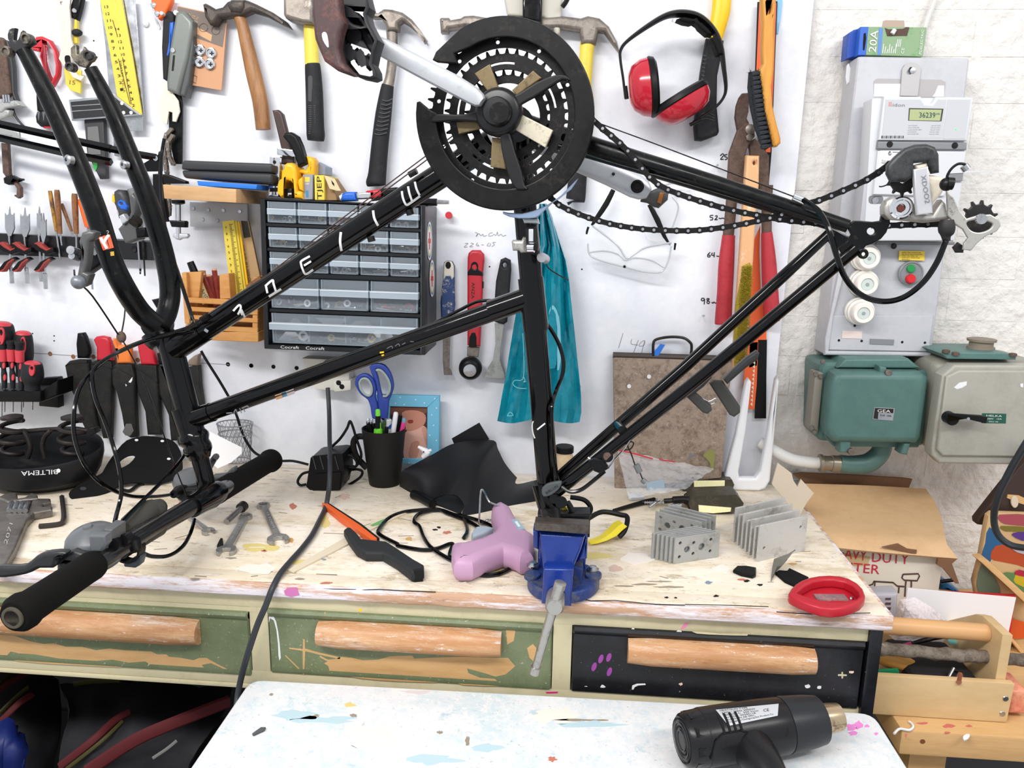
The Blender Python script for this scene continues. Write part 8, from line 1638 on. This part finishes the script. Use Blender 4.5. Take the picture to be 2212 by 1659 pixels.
# ================================================================== pine side bench and its clutter
PZ = P(2030,1553,1.0).z
pb_ = thing('pine_bench', 'low pine bench with paint marks to the right of the workbench', 'bench', (.78,1.17,0))
fe = G(2050,1584, PZ).y
mk('top', bev(box((.47, fe, PZ - .038),(1.15,1.42, PZ)),.004), m_pine, pb_)
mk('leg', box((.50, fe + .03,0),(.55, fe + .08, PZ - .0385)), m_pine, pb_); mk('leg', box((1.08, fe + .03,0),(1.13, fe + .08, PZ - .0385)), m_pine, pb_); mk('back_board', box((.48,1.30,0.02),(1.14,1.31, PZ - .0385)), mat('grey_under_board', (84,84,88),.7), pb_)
for i, (x, y, a, b_) in enumerate(((2050,1568,14,4),(2093,1568,6,2),(2046,1582,6,2),(1992,1562,12,2),(1957,1588,3,4))): mk('paint_splat', flat([G(u, v, PZ + .0004) for u, v in blob(x, y, a, b_, 12,.4, i + 290)], NZ, .0003, sm=2), mat('crimson_wash', (196,104,96),.6), pb_, smooth=0)
mk('knot', flat([P(u, v, fe - .0002) for u, v in ell(1993,1602,6,5,14)], NW, .0004), mat('dark_knot', (120,70,40),.6), pb_, smooth=0)
mk('string_bit', sweep(crs([G(x, y, PZ + .002) for x, y in E4(1105,1365,1150,1325,1230,1335,1265,1310,1255,1280,1230,1262)], 5),.0017,6), m_white, label='loose bit of white string on the pine bench', cat='string'); mk('paint_blob', gp(E4(1690,1385,1720,1365,1752,1370,1740,1400,1700,1415),.003, PZ, b=.001, sm=2), m_white, label='dried white paint blob on the pine bench edge', cat='paint')
# --- tool caddy
cd = thing('tool_caddy', 'light wooden tool caddy with a dowel handle on the pine bench', 'tool caddy', (.66,1.08, PZ))
m_cd = mat('plywood', (212,182,136),.5, var=((200,166,116),14,.42,.7), stretch=(.3,1,1)); CY = 1.0
x0, x1 = .428, P(*E4(2110,1000)[0], CY).x
zt = P(*E4(1500,905)[0], CY).z
mk('front_board', bev(hexa([(x0, CY, PZ + .001),(x1, CY, PZ + .001),(x1 + .002, CY, zt),(x0, CY, zt)], (0,.010,0)),.001), m_cd, cd)
for q in E4(2055,1068,2028,1197): mk('screw', lathe([(0,.0042),(.0008,.0036)], P(*q, CY), NW, 12), m_steel, cd)
Xe = P(*E4(2000,700)[0], CY + .011).x
def EX(a, b_): return PX(Xe, *E4(a, b_)[0])
bk = EX(1740,620).y; pr = [EX(1988,480), EX(1856,358), EX(1835,380), EX(1740,620)]; yf = CY + .0105; yb = max(bk, 1.16)
prof = [Vector((Xe, yf, PZ + .001)), Vector((Xe, yf, EX(1988,480).z)), Vector((Xe, EX(1856,358).y, EX(1856,358).z)), Vector((Xe, EX(1835,380).y + .012, EX(1835,380).z)), Vector((Xe, yb, EX(1740,620).z)), Vector((Xe, yb, PZ + .001))]
mk('end_board', flat([p + Vector((.0135,0,0)) for p in prof], (1,0,0),.0135, b=.0008), m_cd, cd)
mk('back_board', bev(box((x0, yb + .001, PZ + .001),(Xe + .012, yb + .011, zt)),.001), m_cd, cd); mk('floor_board', box((x0, yf, PZ + .001),(Xe - .001, yb, PZ + .008)), m_cd, cd)
dy = EX(1895,505); mk('dowel', cyl((x0, dy.y, dy.z + .004),(Xe - .0005, dy.y, dy.z),.0125, seg=20), mat('smooth_dowel', (206,158,108),.4), cd)
# things in the caddy
a, b_ = P(1890,1400,1.035), P(2230,1428,1.04)
n = 26; rg = random.Random(2); mk('branch', sweep([lerp(a, b_, i / n) + Vector((0, rg.uniform(-.001,.001), rg.uniform(-.001,.001))) for i in range(n + 1)], [.0088 + rg.uniform(-.0008,.0008) for i in range(n + 1)], 14), mat('grey_bark', (126,116,104),.8, var=((90,78,68),50,.45,.6), layers=[((170,166,150),40,.6,.68)], bump=(120,.8,.003)), label='grey bark-covered stick lying across the tool caddy', cat='stick')
t = thing('mallet_handle', 'smooth yellow wooden tool handle inside the caddy', 'handle', P(1950,1445,1.06)); mk('shaft', sweep([P(1880,1408,1.06), P(1920,1420,1.06), P(1985,1446,1.065)], [.012,.014,.009], 14), mat('honey_wood', (220,162,82),.4), t)
t = thing('file_tool', 'long grey flat file lying in the caddy', 'file', P(1960,1448,1.05)); mk('blade', sweep([P(1885,1452,1.05), P(2080,1440,1.07)], [.006,.004], 6,.4), mat('grey_brown_file', (112,100,88),.5, m=.3), t)
t = thing('green_card', 'green card edge sticking out of the caddy', 'card', P(1920,1460,1.03)); mk('card', bev(hexa([P(*q, 1.03) for q in E4(960,830,1140,818,1152,860,955,862)], (0,.004,0)),.0004), mat('green_card', (24,140,90),.5), t)
t = thing('chisel_bit', 'thin silvery bit standing up at the front of the caddy', 'bit', P(2050,1460,1.015)); mk('rod', cyl(P(*E4(1565,900)[0], 1.02), P(*E4(1612,805)[0], 1.03),.0022), m_steel, t); mk('head', cyl(P(*E4(1605,820)[0], 1.03), P(*E4(1640,830)[0], 1.03),.003), m_dark_steel, t)
t = thing('copper_fitting', 'small copper coloured fitting at the front of the caddy', 'fitting', P(2072,1468,1.015)); mk('tube', sweep([P(*E4(1668,850)[0], 1.02), P(*E4(1665,890)[0], 1.015), P(*E4(1655,930)[0], .997)], [.003,.005,.003], 12), mat('copper', (170,110,84),.35, m=.6), t)
t = thing('dark_pouch', 'black pouch lying in the bottom of the caddy', 'pouch', (.6,1.08, PZ + .009)); mk('pouch', bev(box((.50,1.03, PZ + .009),(Xe - .01,1.13, PZ + .05)),.012,3), mat('black_cloth', (26,24,26),.8), t)
t = thing('paint_brush', 'long paint brush with a pink-tipped handle behind the caddy stick', 'brush', P(2000,1392,1.10)); mk('handle', sweep([P(*E4(1185,615)[0], 1.09), P(*E4(1450,545)[0], 1.10), P(*E4(1520,540)[0], 1.10)], [.002,.0042,.003], 10), m_dark_steel, t); mk('ferrule', sweep([P(*E4(1520,541)[0], 1.10), P(*E4(1580,540)[0], 1.10)], [.003,.0034], 10), m_chrome, t); mk('bristle_head', sweep([P(*E4(1580,540)[0], 1.10), P(*E4(1612,540)[0], 1.10)], [.003,.001], 8), m_hole, t); mk('tip', sweep([P(*E4(1185,615)[0], 1.089), P(*E4(1250,598)[0], 1.089)], [.003,.003], 8), mat('pink_plastic', (216,60,136),.4), t)
t = thing('teal_folder', 'pale teal plastic folder behind the caddy stick', 'folder', P(2060,1390,1.12)); mk('sheet', hexa([P(*q, 1.12) for q in E4(1530,470,1680,440,1700,610,1580,610)], (0,.003,0)), mat('pale_teal_plastic', (140,206,204),.3), t)
# --- white card and red folder standing behind
rows = []
for i in range(2):
    r_ = []
    for j in range(9):
        u = j / 8; x, y = qmap(E4(1215,122,2135,200,2040,640,1150,620))(u, i); r_.append(P(x, y, 1.155 + .03 * u ** 3))
    rows.append(r_)
mk('white_card', grid(rows, .002), mat('white_card_sheet', (236,234,236),.5), label='large blank white card standing behind the caddy handle', cat='card')
mk('red_folder', hexa([P(*q, 1.20) for q in E4(1230,140,2140,185,2080,640,1200,640)], (0,.004,0)), mat('red_folder_card', (206,40,52),.5), label='red folder showing behind the blank white card', cat='folder')
# --- measuring cup and plastic bag
mc2 = P(*E4(1010,440)[0], 1.09); t = thing('measuring_cup', 'grey translucent measuring cup with red scale marks beside the bench corner', 'cup', P(1905,1350,1.09))
mk('cup', flat([P(*q, 1.085) for q in E4(870,180,1145,170,1130,420,1060,480,900,420)], NW, .03, b=.006), mat('smoky_plastic', (176,172,180),.2, alpha=.75), t)
for i in range(3): mk('scale_mark', wp(E4(1030,208 + 40 * i, 1078,208 + 40 * i, 1074,226 + 42 * i, 1028,226 + 42 * i),1.0845,.0006, b=0), mat('brown_mark', (80,64,66),.5), t)
t = thing('crumpled_bag', 'crumpled clear plastic bag with a pink tint beside the white card', 'plastic bag', P(1990,1390,1.10))
rg = random.Random(8); rows = []; oq = E4(1150,210,1280,205,1400,280,1500,350,1570,430,1560,560,1400,590,1250,570,1100,570,1030,500,1100,380,1130,280); cx, cy = E4(1300,420)[0]
for i in range(7):
    f = i / 6; rows.append([P(cx + (x - cx) * f * (1 + rg.uniform(-.06,.06)), cy + (y - cy) * f * (1 + rg.uniform(-.06,.06)),1.125 - .03 * math.cos(f * 1.57) + rg.uniform(-.007,.007)) for x, y in oq + [oq[0]]])
    rows[-1][-1] = rows[-1][0]
mk('film', grid(rows), mat('pinkish_bag_film', (234,220,222),.1, alpha=.62, bump=(50,1,.01)), t, smooth=70)
# --- cardboard box
m_kb = mat('kraft_cardboard', (206,170,128),.7, var=((192,154,112),8,.42,.7), layers=[((150,112,78),40,.66,.75)]); m_kd = mat('dark_kraft', (118,84,58),.75); m_kw = mat('white_printed_card', (222,214,198),.6)
kb = thing('cardboard_box', 'torn cardboard box printed HEAVY DUTY in red, next to the workbench', 'box', (.58,1.30, PZ)); KB = 1.20
xr = P(*D4(1495,1000)[0], KB).x; xl = .428; zt2 = P(*D4(1000,740)[0], KB).z
mk('front_wall', hexa([(xl, KB, PZ + .001),(xr, KB, PZ + .001),(xr, KB, zt2),(xl, KB, zt2)], (0,.004,0)), m_kw, kb); mk('side_wall', hexa([(xr - .004, KB + .004, PZ + .001),(xr - .004,1.40, PZ + .001),(xr - .004,1.40, zt2),(xr - .004, KB + .004, zt2)], (.004,0,0)), m_kb, kb); mk('side_wall', hexa([(xl, KB + .004, PZ + .001),(xl, 1.40, PZ + .001),(xl, 1.40, zt2),(xl, KB + .004, zt2)], (.004,0,0)), m_kb, kb)
mk('back_wall', hexa([(xl, 1.402, PZ + .001),(xr, 1.402, PZ + .001),(xr, 1.402, zt2),(xl, 1.402, zt2)], (0,.004,0)), m_kb, kb)
lines = [(D4(340,190,860,205,1370,235),1.395),(D4(320,300,900,330,1450,350),1.36),(D4(310,470,900,480,1510,500),1.29),(D4(420,600,950,620,1535,640),1.225),(D4(500,655,1000,682,1548,710),1.198),(D4(540,730,1000,775,1640,825),1.182)]
rows = [[v for v in crs([P(*q, Y) for q in px], 5)] for px, Y in lines]
mk('lid', grid(rows, .004), m_kb, kb, smooth=50)
wpart('torn_flap', D4(110,0,230,90,245,150,280,205,310,140,420,260,360,340,330,390,290,470,180,330,60,180),1.25,.004, mat('grey_kraft', (204,190,170),.7), kb, b=.0005); wpart('back_flap', D4(240,95,310,85,700,100,1190,130,1260,140,1225,225,1120,215,860,205,350,190),1.41,.005, m_kd, kb, b=.0005); wpart('torn_corner', D4(1480,820,1640,825,1600,860,1660,1030,1630,1030,1520,900,1470,870),1.178,.006, m_kd, kb, b=.0006)
wpart('torn_edge', D4(1140,690,1220,735,1300,745,1290,790,1200,760,1080,735,1000,720),1.181,.003, m_kd, kb, b=.0004)
m_rt = mat('red_box_print', (196,40,62),.6); m_br = mat('brown_box_print', (84,62,56),.6)
mk('lettering', wtxt('HEAVY', *D4(560,800)[0], *D4(865,835)[0], 22, KB - .0006), m_rt, kb, smooth=0); mk('lettering', wtxt('DUTY', *D4(915,842)[0], *D4(1228,864)[0], 22, KB - .0006), m_rt, kb, smooth=0); mk('lettering', wtxt('ROUTER', *D4(480,905)[0], *D4(976,948)[0], 20, KB - .0006), m_rt, kb, smooth=0)
mk('router_drawing', wink([D4(885,1080,890,1045,920,1035,930,1010,1095,1020,1130,1050,1190,1055), D4(1195,1140,1200,1050,1205,1005), D4(1180,950,1310,945,1320,965,1300,1005,1190,1000,1170,980,1180,950), D4(1250,1005,1250,1055,1245,1060), D4(960,1085,1115,1105), D4(940,1010,935,1080), D4(1145,1060,1140,1110)], 3.2, KB - .0006,0), m_br, kb)
wpart('stain', D4(640,770,760,770,900,800,880,880,740,880,680,850), KB - .0004,.0003, mat('tape_stain', (196,168,124),.6), kb, b=0)
# --- painted play panel, dark easel, loose cable at the right edge
pp = thing('play_panel', 'wooden panel with painted colour shapes at the right edge of the photo', 'panel', P(2170,1400,1.22))
wpart('panel', L4(640,860,690,820,1200,840,1200,2400,600,2400,470,1650,540,1400,610,1000),1.22,.014, mat('panel_wood', (196,162,118),.6), pp, b=.002)
PN = [((40,104,158), L4(650,990,880,1190,740,1230,650,1420,545,1390,600,1180)),((206,84,36), L4(720,1215,900,1215,1200,1330,1200,1500,980,1440,780,1400,660,1360)),((190,84,96), L4(770,840,1200,850,1200,970,900,960,790,930)),((140,126,40), L4(790,975,1200,1000,1200,1050,900,1040,820,1030)),((96,56,150), L4(915,1080,1000,1050,1200,1050,1200,1140,1040,1150)),((206,196,206), L4(880,1205,960,1210,1200,1290,1200,1340,980,1290)),((104,150,88), L4(800,1550,960,1540,1200,1640,1200,1800,980,1720)),((228,196,30), L4(950,1590,1000,1540,1200,1580,1200,1740,960,1660)),((196,30,70), L4(950,1540,1010,1500,1200,1560,1200,1600,1000,1570)),((130,150,120), L4(560,1420,720,1600,780,1800,620,1900,500,1700))]
for i, (c, px) in enumerate(PN): wpart('painted_shape', px, 1.2196 - .0003 * i, .0006, mat('play_%d_%d_%d' % c, tuple(int(v * .82) for v in c),.6), pp, b=0, sm=2)
mk('ledge', bev(hexa([P(*q, 1.19) for q in L4(540,1400,640,1390,1200,1900,1200,2010)], (0,.03,0)),.002), m_pine, pp); mk('ledge', bev(hexa([P(*q, 1.19) for q in L6(980,960,1040,980,1260,1230,1240,1300)], (0,.03,0)),.002), m_pine, pp)
wpart('painted_shape', L6(880,1000,940,830,1060,740,1260,800,1260,1010,1120,1020),1.216,.0006, mat('play_208_84_30', (208,84,30),.5), pp, b=0)
t = thing('dark_easel', 'dark brown wooden easel corner at the right edge above the painted panel', 'easel', P(2190,1130,1.26)); wpart('board', L4(1200,60,1000,280,860,460,700,660,505,910,510,960,615,970,690,830,1200,840),1.245,.02, mat('dark_brown_wood', (56,40,34),.5), t, b=.002); wpart('light_stripe', L4(870,600,1000,610,1200,700,1200,760,1000,700,860,640),1.2435,.002, m_pine, t, b=0); mk('wing_nut', wp(ell(*L4(955,690)[0], 8,13,14),1.24,.004, b=.001), mat('translucent_nut', (206,190,170),.4), t)
mk('black_cable', t3([P(*q) for q in ((2235,930,1.06),(2212,965,1.06),(2180,1020,1.07),(2155,1075,1.08),(2147,1120,1.09),(2156,1155,1.09),(2185,1178,1.08),(2230,1185,1.06))], .0048,8,10), mat('dull_black_cable', (36,40,44),.5), label='thick black cable hanging in a loop at the right edge', cat='cable')
t = thing('glazed_bowl', 'small blue and black bowl behind the cardboard box corner', 'bowl', P(2045,1270,1.24)); mk('rim', flat([P(*q, 1.24) for q in D4(1500,1030,1560,1030,1640,1080,1680,1110,1500,1090)], NW, .04, b=.006), mat('blue_bowl', (34,110,160),.35), t); mk('rod', cyl(P(*D4(1500,1012)[0], 1.23), P(*D4(1615,998)[0], 1.23),.003), m_black_plastic, t)
t = thing('pink_jar', 'pink-smeared clear jar standing right of the caddy', 'jar', P(2200,1545,1.02)); mk('jar', flat([P(*q, 1.01) for q in E4(2085,990,2240,1000,2240,1215,2075,1205)], NW, .05, b=.008), mat('pink_smear', (222,150,116),.35, var=((206,110,96),30,.45,.6)), t)
# ================================================================== heat gun on the white table
hg = thing('heat_gun', 'black heat gun with a metal nozzle and silver rating label on the white table', 'heat gun', G(1620,1640, TZ))
m_hg = mat('satin_black_shell', (24,24,26),.28, spec=.35, bump=(600,.08,.0005))
R0 = .0325
a0, a1 = G(1472,1600, TZ + R0 + .001), G(1812,1548, TZ + R0 + .008); ax = (a1 - a0).normalized(); LL = (a1 - a0).length
def hl(p): return lathe([(h * LL, r * .84) for h, r in p], a0, ax, 40)
mk('rear_cap', hl([(0,.012),(0,.026),(.004,.031),(.02,.0345),(.06,.0365),(.12,.0375)]), m_hg, hg); mk('body', hl([(.12,.0378),(.13,.0385),(.5,.0385),(.62,.0375),(.635,.0365)]), m_hg, hg); mk('front_sleeve', hl([(.635,.0372),(.65,.0378),(.80,.0350),(.865,.0325),(.87,.030)]), mat('slate_sleeve', (36,38,42),.38, spec=.35), hg)
mk('nozzle', hl([(.86,.0205),(.90,.0205),(.97,.0195),(1.0,.0185),(1.0,.0165),(.93,.016)]), mat('heat_tinted_steel', (190,170,140),.25, m=.85, var=((110,84,66),40,.55,.68)), hg)
for i in range(4): mk('rear_ring', lathe([(-.0003,.010 + .0042 * i),(-.0006,.011 + .0042 * i),(-.0003,.012 + .0042 * i)], a0 - ax * .0004, ax, 30, closed=True), m_hole if i % 2 else m_hg, hg)
sd_ = (Vector((0,0,1)) - ax * ax.z).normalized(); s2 = ax.cross(sd_)
for k in range(9):
    an = k * 2 * math.pi / 9; d = sd_ * math.cos(an) + s2 * math.sin(an); mk('cap_notch', obox(a0 + ax * .014 + d * .0292, ax * .006, d.cross(ax) * .005, d * .0014), m_black_gloss, hg)
for k in range(4):
    an = .55; mk('vent_slot', sweep([a0 + ax * (LL * .2 + .007 * k) + (sd_ * math.cos(t) + s2 * math.sin(t)) * .0325 for t in [(-1.0 + .1 * q) for q in range(8)]] if (s2.y > 0) else [a0 + ax * (LL * .2 + .007 * k) + (sd_ * math.cos(t) + s2 * math.sin(t)) * .0325 for t in [(.2 + .1 * q) for q in range(8)]], .0016,6), m_hole, hg)
def oncyl(r):
    def fn(x, y):
        d = ray(x, y); dd = d - ax * d.dot(ax); oo = CO - a0; oo = oo - ax * oo.dot(ax); A_, B_, C_ = dd.dot(dd),2 * dd.dot(oo), oo.dot(oo) - r * r
        return CO + d * ((-B_ - math.sqrt(max(B_ * B_ - 4 * A_ * C_, 0))) / (2 * A_))
    return fn
fn = oncyl(.0328); ql = qmap([(1546,1533),(1682,1520),(1680,1546),(1574,1568)])
mk('rating_label', grid([[fn(*ql(u / 12, v / 6)) for u in range(13)] for v in range(7)]), mat('silver_label', (190,192,196),.35, m=.2), hg)
fn2 = oncyl(.0330)
for i, (s, u1) in enumerate((('HEATGUN TYPE', .5),('230V~ 50Hz 2000W', .62),('350-550 C  500 l/min', .66),('Art. No. 20200118', .6),('RUNSVEN AB 3901', .56),('Changzhou Chengyang Elec Product Co', .92))):
    v = .12 + .145 * i; p0, p1 = fn2(*ql(.05, v)), fn2(*ql(u1, v)); up = fn2(*ql(.05, v - .09)) - p0; mk('label_text', txt(s, p0, p1, up, .0002), m_blackink, hg, smooth=0)
mk('ce_mark', txt('CE', fn2(*ql(.74,.5)), fn2(*ql(.84,.5)), fn2(*ql(.74,.3)) - fn2(*ql(.74,.5)),.0002), m_blackink, hg, smooth=0)
for q in ((1563,1603),(1698,1580)): mk('screw_recess', flat([fn(*p) for p in ell(q[0], q[1], 6,14 if q[0] < 1600 else 11,14)], (a0 - CO).normalized() * -1,.001), m_hole, hg)
mk('seam', sweep([fn(*q) for q in ((1535,1640),(1545,1600),(1560,1585),(1600,1578),(1625,1586),(1640,1610),(1655,1645))], .0012,6), m_black_gloss, hg)
hd = [G(1615,1605, TZ + R0), G(1650,1650, TZ + .033), G(1690,1720, TZ + .024), G(1720,1790, TZ + .022)]
mk('handle', sweep(crs(hd, 5), [lerp(.026,.017, min(1, i / 8)) for i in range(16)], 18), m_hg, hg)
# ================================================================== dark camping gear under the bench
def rag(nm, lab, cat, poly_rows, m, parts=(), bump_=.02, seed=1):
    t = thing(nm, lab, cat, P(*poly_rows[-1][0][:2], poly_rows[-1][0][2])); rg = random.Random(seed); rows = []
    for r in poly_rows: rows.append([v + Vector((0, rg.uniform(-bump_, bump_), rg.uniform(-bump_, bump_) * .5)) for v in crs([P(*q) for q in r], 5)])
    cols_ = list(zip(*rows)); rows2 = list(zip(*[crs(c, 4) for c in cols_])); mk('fabric', grid([list(r) for r in rows2], .004), m, t, smooth=70)
    for n2, pl, r_, mm in parts: mk(n2, sweep(crs([P(*q) for q in pl], 6), r_, 8,.5), mm, t)
    return t
m_bag = mat('dark_nylon', (26,25,30),.7, var=((16,16,20),14,.45,.65)); m_rs = mat('dark_red_webbing', (84,18,22),.7); m_os = mat('olive_webbing', (66,62,22),.6); m_bl = mat('dark_blue_nylon', (16,32,96),.5)
rag('duffel_bag', 'dark grey nylon bag with red and yellow piping under the bench on the left', 'bag', [[(-120,1440,1.32),(40,1450,1.30),(120,1470,1.34)], [(-120,1530,1.09),(30,1545,1.07),(125,1560,1.12)], [(-120,1660,1.03),(40,1680,1.02),(115,1700,1.06)], [(-120,1800,1.04),(40,1820,1.04),(110,1830,1.06)]], m_bag,
    [('strap', [(-20,1505,1.04),(20,1475,1.08),(64,1452,1.14)], .005, m_rs),('strap', [(-20,1490,1.05),(20,1462,1.10),(50,1448,1.15)], .004, m_os),('strap', [(0,1560,1.0),(40,1520,1.02),(70,1500,1.05)], .005, m_rs),('strap', [(-5,1545,1.0),(30,1510,1.03),(60,1485,1.06)], .004, m_os)], .012,3)
rag('tent_bag', 'dark grey bag with a broad red band under the bench next to the white table', 'bag', [[(130,1480,1.32),(300,1470,1.3),(500,1490,1.3)], [(150,1540,1.08),(300,1530,1.08),(480,1540,1.1)], [(130,1630,1.0),(280,1620,1.0),(420,1640,1.02)], [(120,1780,.99),(280,1780,.98),(400,1790,1.0)]], m_bag,
    [('strap', [(190,1665,.965),(290,1600,.975),(380,1560,1.0),(495,1515,1.06)], .010, m_rs),('strap', [(130,1655,.975),(200,1600,.99),(250,1555,1.03),(280,1538,1.05)], .006, m_rs),('piping', [(145,1660,.975),(215,1605,.99),(265,1558,1.03)], .003, m_os),('strap', [(160,1478,1.2),(200,1472,1.2),(260,1470,1.2)], .005, m_os),('cord', [(330,1638,.97),(360,1618,.98),(382,1600,.99)], .0025, mat('grey_cord', (120,118,116),.6))], .012,9)
rag('blue_sack', 'crumpled dark blue sack under the bench at the lower left corner', 'sack', [[(-40,1570,.98),(20,1562,.98),(44,1590,.99)], [(-40,1620,.95),(15,1620,.945),(55,1630,.96)], [(-40,1700,.95),(20,1710,.95),(55,1700,.96)]], m_bl, (),.008,5)
t = thing('folding_shelf', 'dark low shelf carrying the bags under the bench', 'shelf', (-.85,1.16,0)); mk('board', box((-1.4,.98,.30),(-.36,1.38,.32)), mat('dark_shelf_board', (48,44,42),.8), t)
for x, y in ((-1.38,1.0),(-.39,1.0),(-1.38,1.35),(-.39,1.35)): mk('leg', box((x - .012, y - .012,0),(x + .012, y + .012,.299)), mat('dark_shelf_board', (48,44,42),.8), t)
